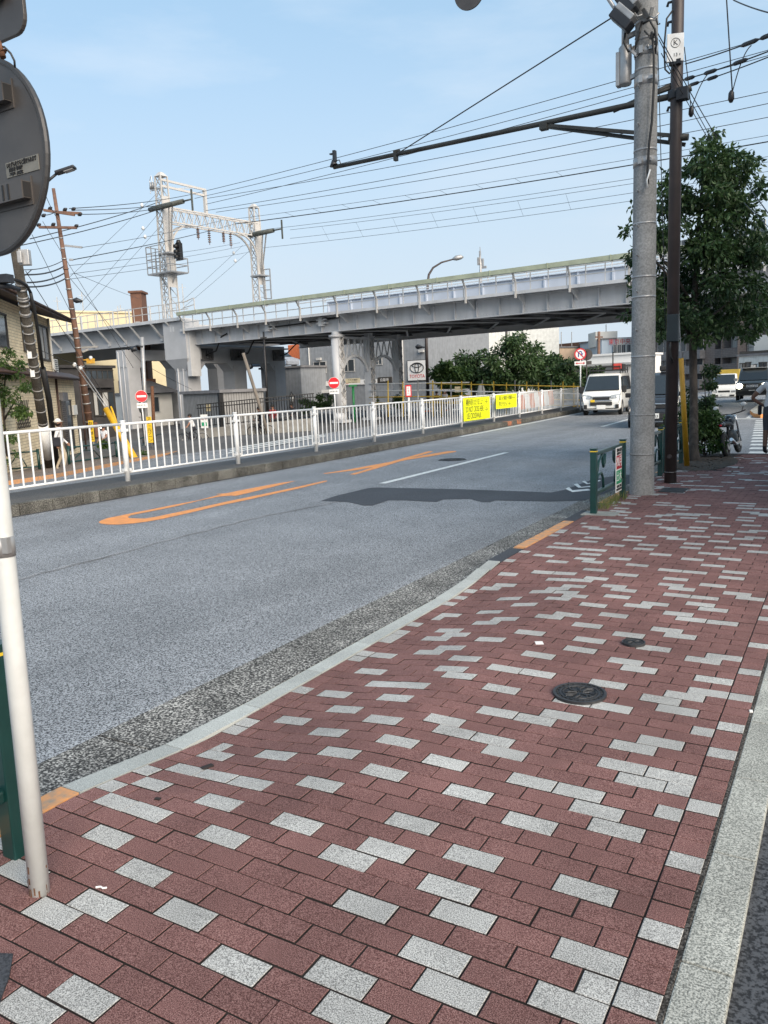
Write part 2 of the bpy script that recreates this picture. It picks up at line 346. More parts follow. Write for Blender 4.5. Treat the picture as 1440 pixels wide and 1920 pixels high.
greys(900, 1100, .375, [(265,18),(380,10),(500,5),(755,20),(1050,18),(90,65),(420,45),(725,60),(1030,50),(1175,68),(1340,50),(205,88),(560,83),(920,98),(830,108),(1150,105),(1220,130),(1425,98),(50,125),(430,135),(340,147),(720,165),(1040,152),(1110,183),(1270,203),(1410,153),(110,160),(60,190),(530,190),(925,212),(240,228),(545,270),(770,250),(1060,275),(50,265),(495,310),(930,338),(1210,347),(1390,315),(285,338),(785,400),(855,443),(1185,398),(1345,420),(120,403),(340,467),(675,485),(710,525),(1135,515),(1195,490),(1305,545),(100,503),(155,548),(380,580),(670,590),(575,612),(825,577),(1105,583),(90,615),(1070,658),(1255,697),(1110,710),(470,680),(340,705),(75,755),(900,762),(855,855),(710,880),(1195,872),(190,885),(260,965),(985,1000),(915,1030),(500,1060)])
greys(380, 1050, .3611, [(1400,160),(1320,192),(1260,220),(1295,240),(1265,290),(1190,310),(1095,330),(1055,372),(1275,370),(1310,385),(1205,410),(960,400),(980,435),(1280,457),(1170,482),(800,490),(935,507),(820,530),(1355,512),(690,555),(880,587),(1280,567),(1320,600),(920,650),(1085,655),(500,665),(690,708),(1000,717),(740,780),(475,845),(935,832),(1260,828),(140,865),(225,872),(195,913),(655,898),(1015,940),(80,993),(80,1038),(385,1020),(715,1002),(1340,930),(1265,1045),(950,1105),(620,1168)])
greys(840, 900, .4167, [(295,363),(480,368),(360,325),(420,347),(385,410),(225,427),(150,440),(215,470),(195,498),(110,503),(45,527),(230,548),(550,428),(475,445),(695,448),(610,458),(480,485),(595,487),(560,515),(480,527),(330,558),(645,555),(275,622),(190,642),(200,658),(530,598),(450,612),(620,650),(790,628),(830,427),(965,410),(1080,420),(1145,415),(1330,422),(1315,447),(1060,447),(1040,475),(780,483),(825,500),(1090,497),(1235,480),(1070,527),(1200,540),(1350,527),(970,568),(895,580),(1180,573),(1240,600),(1080,617),(1140,648),(1290,663),(975,670),(800,530),(450,302),(500,285),(475,252),(485,238),(500,225),(610,212),(620,200),(565,312),(690,322),(655,342),(645,360),(675,372),(680,408),(800,355),(815,388),(770,298),(615,280),(620,257),(635,243),(705,222),(735,178),(790,192),(860,175),(805,212),(835,252),(845,272),(905,200),(920,292),(900,308),(920,338),(970,212),(985,183),(1005,255),(1005,268),(1065,303),(1075,288),(1040,227),(1065,358),(1115,258),(1130,230),(1165,192),(1145,217),(1185,280),(1200,328),(1225,385),(1245,208),(1260,245),(1270,303),(1295,270),(1300,358),(1370,240),(1375,225),(1400,265),(1405,208),(1400,297),(1410,327),(810,147),(955,163),(1065,170),(1060,153),(1160,160),(1215,173),(1325,170)])
Y0 = 1.994; PW, PH = .2, .1
def bricks():
    for r in range(-14, 157):
        y0 = Y0 + r*PH; y1 = y0+PH
        yield (-.485, -.364, y0, y1)                     # edge column by the kerb
        xr = -.485; off = 0 if r % 2 == 0 else .1
        if off: yield (xr-.1, xr, y0, y1); xr -= .1
        while xr-.2 > -2.64: yield (xr-.2, xr, y0, y1); xr -= .2
        if xr > -2.66+.03: yield (-2.66, xr, y0, y1)
        yield (-2.765, -2.66, y0, y1)
allb = list(bricks()); isg = [False]*len(allb)
gx = np.array(allb)
for x, y in GREY:
    k = np.where((gx[:, 0] <= x) & (gx[:, 1] > x) & (gx[:, 2] <= y) & (gx[:, 3] > y))[0]
    if len(k): isg[k[0]] = True
for i, bb in enumerate(allb):
    if bb[3] > 9.6 and random.random() < .13: isg[i] = True
holes = [(-2.30, 1.48, .042), (-2.53, 11.49, .19), (-2.39, 12.82, .10), (-2.6, 1.66, .02)]
def brick_verts(x0, x1, y0, y1, jx=.0025, tilt=0, dz=0):
    x0 += jx; x1 -= jx; y0 += jx; y1 -= jx; e = .002
    cx, cy = (x0+x1)/2, (y0+y1)/2
    o = [(x0, y0), (x1, y0), (x1, y1), (x0, y1)]; ii = [(x0+e, y0+e), (x1-e, y0+e), (x1-e, y1-e), (x0+e, y1-e)]
    pz = lambda x, y: pave_z(x, y)+dz + tilt*(x-cx)
    vs = [(x, y, pz(x, y)-.03) for x, y in o] + [(x, y, pz(x, y)-.0018) for x, y in o] + [(x, y, pz(x, y)) for x, y in ii]
    fs = [(8, 9, 10, 11)] + [(4+k, 4+(k+1) % 4, 8+(k+1) % 4, 8+k) for k in range(4)] + [(k, (k+1) % 4, 4+(k+1) % 4, 4+k) for k in range(4)]
    return vs, fs
def proj(p):
    d = Vector(p)-CP; z = d.dot(CF)
    return (720+FPX*d.dot(CR)/z, 960-FPX*d.dot(CU)/z, z) if z > .05 else (0, 0, -1)
order = []
for i, (x0, x1, y0, y1) in enumerate(allb):
    q = [proj((x, y, 0)) for x, y in ((x0, y0), (x1, y0), (x1, y1), (x0, y1))]
    if min(a[2] for a in q) < 0: continue
    if max(a[0] for a in q) < 0 or min(a[0] for a in q) > 1440 or min(a[1] for a in q) > 1920: continue
    ar = abs(sum(q[k][0]*q[(k+1) % 4][1]-q[(k+1) % 4][0]*q[k][1] for k in range(4)))/2
    order.append((-ar, i))
order.sort(); single = set(i for _, i in order[:300])
far = MB(); tones = []
for i, (x0, x1, y0, y1) in enumerate(allb):
    cx, cy = (x0+x1)/2, (y0+y1)/2
    if any((cx-hx)**2+(cy-hy)**2 < hr*hr*.45 for hx, hy, hr in holes): continue
    if cy > 14.6 and cx < -1.9: continue      # tree pit
    if cx < -2.0 and cy < 1.02: continue
    vs, fs = brick_verts(x0, x1, y0, y1, random.uniform(.0020, .0038), random.uniform(-.010, .010), random.uniform(-.0016, .0016))
    if i in single:
        sb = MB(); sb.add(vs, fs); sb.m[5:] = [1]*4; z = pave_z(cx, cy)  # sides painted joint-dark, so they look shaded where the sun strikes them
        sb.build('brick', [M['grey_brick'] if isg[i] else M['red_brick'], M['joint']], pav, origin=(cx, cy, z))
    else:
        far.add(vs, fs, 1 if isg[i] else 0); far.m[-4:] = [2]*4; tones += [random.random()]*len(fs)  # same painted shade on the sides of the far bricks
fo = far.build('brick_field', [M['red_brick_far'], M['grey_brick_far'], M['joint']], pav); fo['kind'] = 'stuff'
at = fo.data.attributes.new('tone', 'FLOAT', 'FACE'); at.data.foreach_set('value', tones)
b = MB(); ny_ = 330      # grit gathered in the gap beside the right kerb
vs = []
for k in range(ny_+1):
    y = .4+k*.05; vs += [(-.376+.008*random.random(), y, -.005), (-.357+.006*random.random(), y, -.002+.004*random.random()), (-.347, y, -.004+.003*random.random())]
b.add(vs, [(3*k+j, 3*k+j+1, 3*k+j+4, 3*k+j+3) for k in range(ny_) for j in range(2)]); b.build('gap_grit', speckle('grit', (.015, .013, .011), (.05, .044, .038), (.15, .135, .12), 110, 0, .95, blotch=.4), pav)
# kerb stones on the right, and the asphalt beyond them
for k in range(-3, 30):
    y0 = .35 + k*.6
    if y0 > 17.2: break
    MB().box((-.281, y0+.3, -.058+random.uniform(-.002, .002)), (.138, .594, .12)).build('kerb_stone', M['kerb'], pav, bevel=.005)
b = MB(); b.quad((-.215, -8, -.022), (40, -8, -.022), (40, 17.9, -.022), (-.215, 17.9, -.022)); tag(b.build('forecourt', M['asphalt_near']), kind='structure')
# kerb along the road: granite where it is dropped, painted blocks beyond
def edge_stone(y0, y1, m, x0=-2.90, x1=-2.77, h=0.0, h1=None, shift=0):
    vs = []
    for y in (y0+.003, y1-.003):
        zz = (pave_z(-2.72, y)+.004) if h1 is None else h1
        sx = shift if y > (y0+y1)/2 else 0
        vs += [(x0+sx, y, -.2), (x1+sx, y, -.2), (x1+sx, y, zz), (x0+sx+.012, y, zz), (x0+sx, y, zz-.014)]
    f = [(4, 3, 2, 1, 0), (5, 6, 7, 8, 9)] + [(k, (k+1) % 5, 5+(k+1) % 5, 5+k) for k in range(5)]
    return MB().add(vs, f).build('kerb_stone', m, pav)
for y0, y1 in [(2.02, 2.62), (2.62, 3.22), (3.22, 3.82), (3.82, 4.42), (4.42, 5.02), (5.02, 5.62), (5.62, 6.22)]: edge_stone(y0, y1, M['granite'])
for y0, y1 in [(6.22, 6.52), (6.52, 6.78)]: edge_stone(y0, y1, M['granite'], shift=-.012)
for y0, y1 in [(.3, .9), (.9, 1.46), (1.46, 2.02)]: edge_stone(y0, y1, M['orange_kerb'])
for k in range(3): edge_stone(7.42+k*.54, 7.96+k*.54, M['orange_kerb'], h1=.004)
for k in range(12): edge_stone(9.9+k*.6, 10.5+k*.6, M['orange_kerb'] if k % 3 else M['old_kerb'], h1=.004)
b = MB(); b.box((-2.85, 7.1, -.06), (.15, .62, .1)); b.box((-2.85, 9.47, -.06), (.15, .84, .11)); b.build('kerb_infill', M['asphalt_dark'], pav)
# dark square cover at the lower left corner
b = MB(); p = [PG(-40, 1780), PG(2, 1794), PG(27, 1808), PG(18, 1843), PG(-2, 1885), PG(-60, 1900)]
b.prism([(v.x, v.y) for v in reversed(p)], .02, Matrix.Translation((0, 0, -.014))); b.build('cover_plate', M['asphalt_dark'], pav)

# ---- median island with its row of old kerb stones
isl = MB()
for a, c in zip(range(-6, 48, 3), range(-3, 51, 3)):
    x0, x1 = kerb_x(a)-.16, kerb_x(c)-.16
    w = -1.6
    isl.quad((x0+w, a, .06), (x0, a, .06), (x1, c, .06), (x1+w, c, .06))
    isl.quad((x0+w, a, -1.2), (x0+w, a, .06), (x1+w, c, .06), (x1+w, c, -1.2))
    isl.quad((x0, a, .06), (x0, a, -.2), (x1, c, -.2), (x1, c, .06))
isl.quad((kerb_x(48)-1.76, 48, -1), (kerb_x(48)-1.76, 48, .06), (kerb_x(48)-.16, 48, .06), (kerb_x(48)-.16, 48, -1))
island = isl.build('median_island', M['island_top']); tag(island, kind='structure')
M['kerb_orange_old'] = mat('kerb_orange_old', (.45, .16, .07), .8, c2=(.10, .08, .07), scale=8, coord='world')
y = -3.0; i = 0
while y < 47.5:
    ln = .6 if (i % 7) else .34
    x0 = kerb_x(y+.3); sl = (kerb_x(y+ln)-kerb_x(y))/ln
    hh = random.uniform(-.006, .006)
    bb = MB().box((0, 0, 0), (.17, ln-.012, .34), rz=-math.atan(sl)*-1)
    ob = bb.build('kerb_stone', M['kerb_orange_old'] if 29 < y < 31.6 and i % 2 else M['old_kerb'], island, loc=(x0-.085+random.uniform(-.004, .004), y+ln/2, -.082+hh), bevel=.012)
    y += ln; i += 1
# dirt line at the foot of the kerb
b = MB()
for a, c in zip(range(-6, 46, 4), range(-2, 50, 4)):
    b.quad((kerb_x(a)-.02, a, -.096), (kerb_x(a)+.07, a, -.096), (kerb_x(c)+.07, c, -.096), (kerb_x(c)-.02, c, -.096))
b.build('kerb_dirt', M['asphalt_dark'], road)

# ---- markings on the road
def flat(name, pts, m, z=-.096, parent=road):
    P = [Vector(p) for p in pts]
    ar = sum(P[i].x*P[(i+1) % len(P)].y-P[(i+1) % len(P)].x*P[i].y for i in range(len(P)))
    if ar < 0: P.reverse()
    tri = tessellate_polygon([[Vector((p.x, p.y, 0)) for p in P]])
    fs = []
    for t in tri:
        a, b_, c = (P[i] for i in t); fs.append(t if (b_.x-a.x)*(c.y-a.y)-(b_.y-a.y)*(c.x-a.x) > 0 else t[::-1])
    me = bpy.data.meshes.new(name); me.from_pydata([(p.x, p.y, z) for p in P], [], fs); me.update(); me.materials.append(m)
    o = bpy.data.objects.new(name, me); COL.objects.link(o); o.parent = parent
    return o
def pxflat(name, ox, oy, sc, pts, m, z=-.096): return flat(name, [G(ox+x*sc, oy+y*sc, z) for x, y in pts], m, z)
def line(y0, y1, x0, x1, w, m=None):
    return flat('lane_line', [(x0-w/2, y0, 0), (x0+w/2, y0, 0), (x1+w/2, y1, 0), (x1-w/2, y1, 0)], m or M['white_line'])
line(12.45, 18.75, -7.41, -7.47, .15)
line(29.2, 35.5, -7.87, -8.15, .15); line(46, 52, -8.4, -8.6, .15)
line(24.3, 33, -11.33, -11.75, .15); line(33, 48, -11.75, -12.55, .15)
line(48, 75, -12.55, -13.2, .15)
line(33.8, 60, -3.45, -4.6, .15)
pxflat('turn_arrow', 160, 820, .27778, [(90,572),(108,560),(150,545),(240,527),(310,512),(450,485),(600,455),(760,425),(890,392),(925,388),(880,383),(950,378),(1050,357),(1180,332),(1300,310),(1420,293),(1330,318),(1200,350),(1110,373),(1010,396),(985,392),(900,400),(780,424),(620,463),(480,492),(360,515),(310,525),(285,538),(300,546),(400,548),(480,535),(600,510),(780,472),(960,432),(1140,395),(1300,362),(1440,332),(1600,296),(1632,291),(1630,298),(1440,345),(1290,378),(1100,420),(900,462),(700,510),(520,550),(420,568),(330,580),(230,588),(150,588),(105,582)], M['orange_paint'])
pxflat('cross_mark', 560, 820, .27778, [(165,243),(320,220),(520,183),(620,165),(680,148),(870,95),(908,93),(890,102),(760,138),(860,118),(1010,93),(1065,92),(1060,98),(900,126),(740,150),(690,160),(560,200),(380,251),(342,250),(430,225),(500,202),(380,222),(180,246)], M['orange_paint'])
pxflat('asphalt_patch', 560, 820, .27778, [(150,428),(250,395),(470,342),(530,338),(1100,350),(1440,362),(1700,372),(1790,355),(1990,282),(2200,250),(2300,262),(2240,310),(2080,372),(1930,425),(1700,432),(1440,428),(1330,425),(1290,438),(1240,438),(1190,425),(1160,415),(980,418),(930,436),(850,432),(720,425),(610,424),(500,460),(440,460),(330,436)], M['asphalt_dark'])
for pts in ([(95,655),(130,640),(160,668),(300,655),(330,668),(160,684)], [(170,615),(205,608),(240,638),(350,625),(360,636),(215,646)], [(245,588),(270,582),(300,606),(410,575),(412,584),(290,614)]):
    pxflat('road_lettering', 1040, 780, .20833, pts, M['white_line'], z=-.092)
sm = [G(-20, 1100, -.1), G(100, 1070, -.1), G(260, 1028, -.1), G(400, 991, -.1), G(500, 967, -.1), G(640, 940, -.1)]      # old paving seam
M['seam_pale'] = asphalt('seam_pale', (.10, .105, .11), (.40, .41, .43), 105)
nn_ = 40; top = []; bot = []
for k in range(nn_+1):
    f = k/nn_*(len(sm)-1); i = min(int(f), len(sm)-2); q = sm[i].lerp(sm[i+1], f-i); wv = .018*math.sin(k*1.7)+.012*math.sin(k*.6); top.append((q.x+wv-.05, q.y, 0)); bot.append((q.x+wv+.035*random.uniform(.5, 1), q.y, 0))
flat('road_seam', top+bot[::-1], M['seam_pale'])
top = [(x+.05, y, 0) for x, y, _ in top]; flat('road_crack', top+[(x+.012*random.uniform(.2, 1.2), y, 0) for x, y, _ in reversed(top)], M['asphalt_dark'], z=-.092)
# zebra over the crossing street
for k in range(13):
    y0 = 18.9+k*1.05; xl = -1.92-.085*(y0-19)
    flat('zebra_bar', [(xl, y0, 0), (xl+3.4, y0, 0), (xl+3.4, y0+.48, 0), (xl, y0+.48, 0)], M['white_line'])
line(0, 0, 0, 0, 0) if False else None
flat('stop_line', [(-4.4, 33.3, 0), (-2.0, 32.6, 0), (-2.0, 32.9, 0), (-4.4, 33.7, 0)], M['white_line'])
for k in range(9):     # crossing marks on the side road, seen through the fence
    pts = [WG(428+k*3, 851-k*4.2), WG(428+k*3, 849-k*4.2), WG(610-k*6, 817-k*1.5), WG(610-k*6, 818.6-k*1.5)]
    bb = MB(); bb.add([p+Vector((0, 0, .012)) for p in pts], [(0, 1, 2, 3)]); bb.build('side_marking', M['white_line'], bpy.data.objects['side_road'])
# pavement of the side road, with its orange kerb
b = MB()
def wpt(px, py, dz): p = WG(px, py); return Vector((p.x, p.y, west_z(p.x, p.y)+dz))
M['tan_paving'] = speckle('tan_paving', (.08, .065, .055), (.17, .14, .12), (.26, .22, .19), 40, 0, blotch=.25)
front = [(-60, 921), (100, 897), (250, 866), (330, 851), (372, 841)]; back = [(-60, 884), (100, 872), (200, 850), (300, 829), (372, 830)]
for i in range(4):
    b.quad(wpt(*front[i], .11), wpt(*front[i+1], .11), wpt(*back[i+1], .11), wpt(*back[i], .11))
    b.quad(wpt(*front[i], -.05), wpt(*front[i+1], -.05), wpt(*front[i+1], .11), wpt(*front[i], .11), 1)
tag(b.build('side_pavement', [M['tan_paving'], M['orange_kerb']]), kind='structure')
# traffic island nose on the far right
pts = [G(1406, 776, -.1), G(1413, 782, -.1), G(1426, 784, -.1), G(1470, 782, -.1), G(1470, 755, -.1), G(1432, 756, -.1)]
b = MB(); b.prism([(p.x, p.y) for p in pts], .15, Matrix.Translation((0, 0, -.1)), 0, 1); tag(b.build('kerb_island', [M['kerb'], M['orange_paint']]), kind='structure')

# ---- covers and litter
def manhole(px, py, z, r, label, name='manhole_cover'):
    p = G(px, py, z); t = thing(name, label, 'manhole cover', (p.x, p.y, z))
    b = MB(); n = 40
    prof = [(0, .000), (r*.70, .000), (r*.70, .004), (r*.76, .004), (r*.76, -.002), (r*.9, -.002), (r*.9, .005), (r, .005), (r, -.03)]
    vs = [(0, 0, .002)] + [(a*math.cos(2*math.pi*k/n), a*math.sin(2*math.pi*k/n), h+.003) for a, h in prof[1:] for k in range(n)]
    fs = [(0, 1+k, 1+(k+1) % n) for k in range(n)] + [(1+i*n+k, 1+(i+1)*n+k, 1+(i+1)*n+(k+1) % n, 1+i*n+(k+1) % n) for i in range(len(prof)-2) for k in range(n)]
    b.add(vs, fs); b.build('cover', M['iron'], t)
    b = MB()      # raised ornament: petals, ring and studs
    for k in range(8):
        a = k*math.pi/4
        b.tube([(r*.12*math.cos(a), r*.12*math.sin(a), .006), (r*.36*math.cos(a+.28), r*.36*math.sin(a+.28), .007), (r*.58*math.cos(a), r*.58*math.sin(a), .006)], r*.035, 4)
        b.tube([(r*.2*math.cos(a+.3), r*.2*math.sin(a+.3), .006), (r*.45*math.cos(a+.45), r*.45*math.sin(a+.45), .007), (r*.66*math.cos(a+.2), r*.66*math.sin(a+.2), .006)], r*.03, 4)
    b.tube([(r*.62*math.cos(2*math.pi*k/32), r*.62*math.sin(2*math.pi*k/32), .006) for k in range(33)], r*.025, 4)
    for k in range(24): b.box((r*.83*math.cos(k*math.pi/12), r*.83*math.sin(k*math.pi/12), .004), (r*.05, r*.05, .008), k*math.pi/12)
    b.build('ornament', M['iron'], t); return t
manhole(1087, 1300, .007, .139, 'large round iron cover with a leafy ornament set in the brick pavement')
manhole(1188, 1205, .007, .071, 'small round iron cover among the pavement bricks beyond the large one', 'valve_cover')
manhole(848, 862, -.098, .33, 'round iron cover in the road beside the white dash')
def litter(name, px, py, sz, m, label, rz=.5):
    p = PG(px, py); b = MB(); b.box((0, 0, sz[2]/2), sz, rz)
    tag(b.build(name, m, loc=(p.x, p.y, p.z+.003), bevel=min(sz)*.3), label, 'litter')
M['paper'] = mat('paper', (.75, .74, .72), .8, var=.03)
M['black_gum'] = mat('dark_leaf', (.02, .015, .014), .8)
b = MB(); p = PG(190, 1672); b.tube([(p.x-.018, p.y-.006, .006), (p.x-.004, p.y+.002, .008), (p.x+.008, p.y+.001, .007), (p.x+.018, p.y+.01, .006)], .0035, 5)
tag(b.build('paper_scrap', M['paper'], origin=(p.x, p.y, 0)), 'twisted white paper scrap on red bricks near the white sign pole', 'litter')
litter('paper_note', 1011, 1207, (.05, .06, .004), M['paper'], 'small square white paper on the pavement left of the small cover')
litter('dead_leaf', 389, 1440, (.055, .028, .008), M['black_gum'], 'dark withered leaf on the bricks near the dropped kerb', 1.2)
litter('dead_leaf', 296, 1500, (.026, .016, .006), M['black_gum'], 'small dark leaf on red brick beside a grey pair', .2)
litter('paper_scrap', 1408, 1337, (.016, .02, .012), M['paper'], 'white pebble of paper in the dirt joint beside the right kerb', .2)
# ================================================================== RAILWAY VIADUCT
M['steel_grey'] = mat('grey_paint', (.56, .575, .60), .5, scale=1.6, c2=(.455, .465, .48), coord='world', stretch=(1, 1, .15), det=8)
M['steel_light'] = mat('light_grey_paint', (.56, .57, .58), .5, var=.06, scale=2, coord='world')
M['steel_white'] = mat('white_steel', (.49, .48, .465), .5, var=.06, scale=3, coord='world', c2=(.46, .445, .425))
M['galv'] = mat('galvanised', (.42, .42, .42), .45, .5, var=.12, scale=5, coord='world')
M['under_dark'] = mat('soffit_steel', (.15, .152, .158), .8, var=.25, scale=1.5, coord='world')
M['concrete'] = mat('pier_concrete', (.46, .47, .49), .85, var=.07, scale=.8, c2=(.39, .40, .415), coord='world')
M['green_duct'] = mat('green_duct', (.36, .40, .30), .6, var=.12, scale=2, coord='world')
M['panel_blue'] = mat('pale_panel', (.52, .58, .68), .5, var=.05, scale=.8, coord='world')
M['black'] = mat('black_paint', (.012, .012, .013), .5, var=.2)
M['rubber'] = mat('rubber', (.018, .018, .019), .8, var=.2)
VO = Vector((-27.53, 41.02, 0)); VE = Vector((.9965, -.0831, 0)); VN = Vector((.0831, .9965, 0))
def V(s, o, z): return VO + VE*s + VN*o + Vector((0, 0, z))
def sface(px, off=0.0):
    d = ray(px, 0); d = Vector((d.x, d.y, 0)) if False else None
    a, b2 = -70.0, 45.0
    for _ in range(50):
        m_ = (a+b2)/2
        if proj(V(m_, off, 6))[0] < px: a = m_
        else: b2 = m_
    return (a+b2)/2
VR = math.atan2(VE.y, VE.x)
def vbox(b, s0, s1, o0, o1, z0, z1, mi=0): return b.box(V((s0+s1)/2, (o0+o1)/2, (z0+z1)/2), (abs(s1-s0), abs(o1-o0), abs(z1-z0)), VR, mi)
via = thing('railway_viaduct', 'long grey steel railway viaduct crossing over the whole street', 'viaduct', V(0, 6, -.1))
VB = via.location
def vpart(b, name, m, parent=None):
    o = MB.build(b, name, m, parent or via, origin=tuple(VB)); o.location = (0, 0, 0); return o
SP1 = sface(334, .5); SP2 = sface(232, .9)
ZW, ZL = 6.27, 7.08
# near plate girder: web, flanges; stiffeners one by one
b = MB(); vbox(b, SP1+1.2, 62, .95, 1.0, 5.24, 6.14); vbox(b, SP1+1.2, 62, .80, 1.12, 5.19, 5.24); vbox(b, SP1+1.2, 62, .80, 1.12, 6.14, 6.19)
vpart(b, 'plate_girder', M['steel_grey'])
b = MB(); vbox(b, SP1+1.2, 62, 12.3, 12.36, 5.2, 6.14); vbox(b, SP1+1.2, 62, 12.1, 12.5, 5.14, 5.2); vpart(b, 'plate_girder', M['steel_grey'])
b = MB(); vbox(b, SP1+.9, 62, -.02, 1.05, 6.2, 6.27); vbox(b, SP1+.9, 62, -.06, -.02, 6.14, 6.30); vpart(b, 'walkway', M['steel_grey'])
me = None
k = 0; s = SP1+2.0
while s < 40:
    if me is None:
        b = MB(); b.box((0, 0, 0), (.05, .13, .88), VR); me = b.mesh('stiffener', M['steel_grey'])
    o = bpy.data.objects.new('stiffener', me); COL.objects.link(o); o.parent = via; o.location = V(s, .885, 5.69)-VB; s += 1.38
b = MB()      # rivet rows, far too many to pick apart
def rivet(p, r=.028):
    x, z = VE*r, Vector((0, 0, r)); b.add([p+x+z, p+x-z, p-x-z, p-x+z, p-VN*.022], [(0, 1, 4), (1, 2, 4), (2, 3, 4), (3, 0, 4)])
s = SP1+1.4
while s < 30:
    rivet(V(s, .948, 5.33)); rivet(V(s, .948, 6.05)); s += .17
s = SP1+2.0
while s < 30:
    for k in range(4): rivet(V(s-.07, .948, 5.45+k*.16)); rivet(V(s+.07, .948, 5.45+k*.16))
    s += 1.38
o = vpart(b, 'rivets', M['steel_grey']); o['kind'] = 'stuff'
# upper wall of the track trough behind the railing
b = MB(); vbox(b, sface(560), 62, 3.0, 3.06, 6.0, 7.28)
s = sface(560)
while s < 45: vbox(b, s, s+.10, 2.9, 3.0, 6.1, 7.28); s += 1.9
vbox(b, sface(560), 62, 2.85, 3.15, 7.28, 7.33); vpart(b, 'trough_wall', M['panel_blue'])
b = MB(); vbox(b, SP1, 62, 9.2, 9.26, 6.0, 7.28); vpart(b, 'trough_wall', M['panel_blue'])
# deck between the girders seen from below: slab, cross girders, diagonal bracing
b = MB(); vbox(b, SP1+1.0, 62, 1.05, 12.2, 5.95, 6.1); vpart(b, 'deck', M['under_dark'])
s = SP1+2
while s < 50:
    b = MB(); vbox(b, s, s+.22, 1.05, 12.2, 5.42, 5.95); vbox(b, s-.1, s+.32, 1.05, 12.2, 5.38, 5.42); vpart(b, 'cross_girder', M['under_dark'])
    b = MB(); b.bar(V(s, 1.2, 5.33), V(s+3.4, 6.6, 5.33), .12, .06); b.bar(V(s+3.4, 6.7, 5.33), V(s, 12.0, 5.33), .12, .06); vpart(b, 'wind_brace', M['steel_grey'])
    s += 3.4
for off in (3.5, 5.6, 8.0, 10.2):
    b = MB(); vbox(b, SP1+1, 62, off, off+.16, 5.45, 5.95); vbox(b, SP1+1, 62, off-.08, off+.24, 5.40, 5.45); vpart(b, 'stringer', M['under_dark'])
# railing, brackets, cable duct on the right span
brs = [sface(p, 0) for p in (346, 396, 447, 500)]
s = brs[-1]+2.95
while s < 45: brs.append(s); s += 2.95
for s in brs:
    b = MB(); P3 = [V(s-.04, -.02, 6.2), V(s-.04, .95, 6.2), V(s-.04, .95, 5.62)]; Q3 = [p+VE*.08 for p in P3]
    b.add(P3+Q3, [(0, 1, 2), (5, 4, 3), (0, 3, 4, 1), (1, 4, 5, 2), (2, 5, 3, 0)])
    vpart(b, 'bracket', M['steel_light'])
    b = MB(); b.bar(V(s, -.07, 5.95), V(s, -.07, 6.75), .09, .09); b.bar(V(s, -.07, 6.75), V(s, -.42, 7.2), .08, .08); vpart(b, 'duct_post', M['steel_white'])
s0 = sface(345, 0); s1 = 62
b = MB()
for z in (6.72, 7.18): b.bar(V(s0, .03, z), V(s1, .03, z), .05, .05)
s = s0
while s < 45: b.bar(V(s, .03, 6.27), V(s, .03, 7.2), .05, .05); s += .98
vpart(b, 'handrail', M['steel_light'])
b = MB(); vbox(b, sface(337, -.4), 62, -.58, -.28, 7.17, 7.40); s = sface(337, -.4)+2
while s < 45: vbox(b, s, s+.05, -.60, -.26, 7.15, 7.42); s += 3.2
vpart(b, 'cable_duct', M['green_duct'])
b = MB()
for z in (7.1, 7.75): b.bar(V(sface(560), 12.4, z), V(62, 12.4, z), .07, .07)
s = sface(560)
while s < 50: b.bar(V(s, 12.4, 6.2), V(s, 12.4, 7.75), .07, .07); s += 2.0
vpart(b, 'handrail', M['steel_light'])
b = MB()
for z in (7.45, 7.85): b.bar(V(sface(560, 3), 3.0, z), V(62, 3.0, z), .06, .06)
s = sface(560, 3)
while s < 50: b.bar(V(s, 3.0, 7.3), V(s, 3.0, 7.85), .06, .06); s += 2.4
vpart(b, 'handrail', M['steel_light'])
# left spans: higher solid side with sloping struts
b = MB(); vbox(b, -52, SP1-1.0, .9, 1.3, 5.55, 6.95); vbox(b, -52, SP1-1.0, 1.3, 11.5, 6.5, 6.9); vpart(b, 'side_beam', M['concrete'])
b = MB(); vbox(b, -52, SP1+.9, -.05, 1.2, 6.98, 7.08); vbox(b, -52, SP1+.9, -.1, -.05, 6.9, 7.12); vpart(b, 'walkway', M['steel_grey'])
pxs = [131, 158, 187, 217, 247, 286, 314]
ss = [sface(p, 0) for p in pxs]; ss = [ss[0]-2.6*k for k in range(6, 0, -1)]+ss
for s in ss:
    b = MB(); b.bar(V(s, -.05, 6.85), V(s, -.05, 8.15), .09, .09); b.bar(V(s, -.05, 6.9), V(s, .9, 5.85), .12, .14); b.bar(V(s, .85, 5.7), V(s, .85, 6.05), .25, .1); vpart(b, 'strut', M['steel_light'])
b = MB()
for z in (7.62, 8.12): b.bar(V(-52, -.02, z), V(sface(357), -.02, z), .05, .05)
s = -50
while s < SP1+1.2: b.bar(V(s, -.02, 7.08), V(s, -.02, 8.12), .04, .04); s += .95
vpart(b, 'handrail', M['steel_white'])
b = MB(); b.bar(V(sface(340), .3, 8.12), V(sface(362), .3, 8.35), .05); b.bar(V(sface(362), .3, 7.2), V(sface(362), .3, 8.35), .05); b.bar(V(sface(340), .3, 7.75), V(sface(362), .3, 7.9), .05); vpart(b, 'handrail', M['steel_white'])
b = MB(); vbox(b, -52, SP1, 11.5, 11.9, 5.5, 7.0); vpart(b, 'side_beam', M['concrete'])
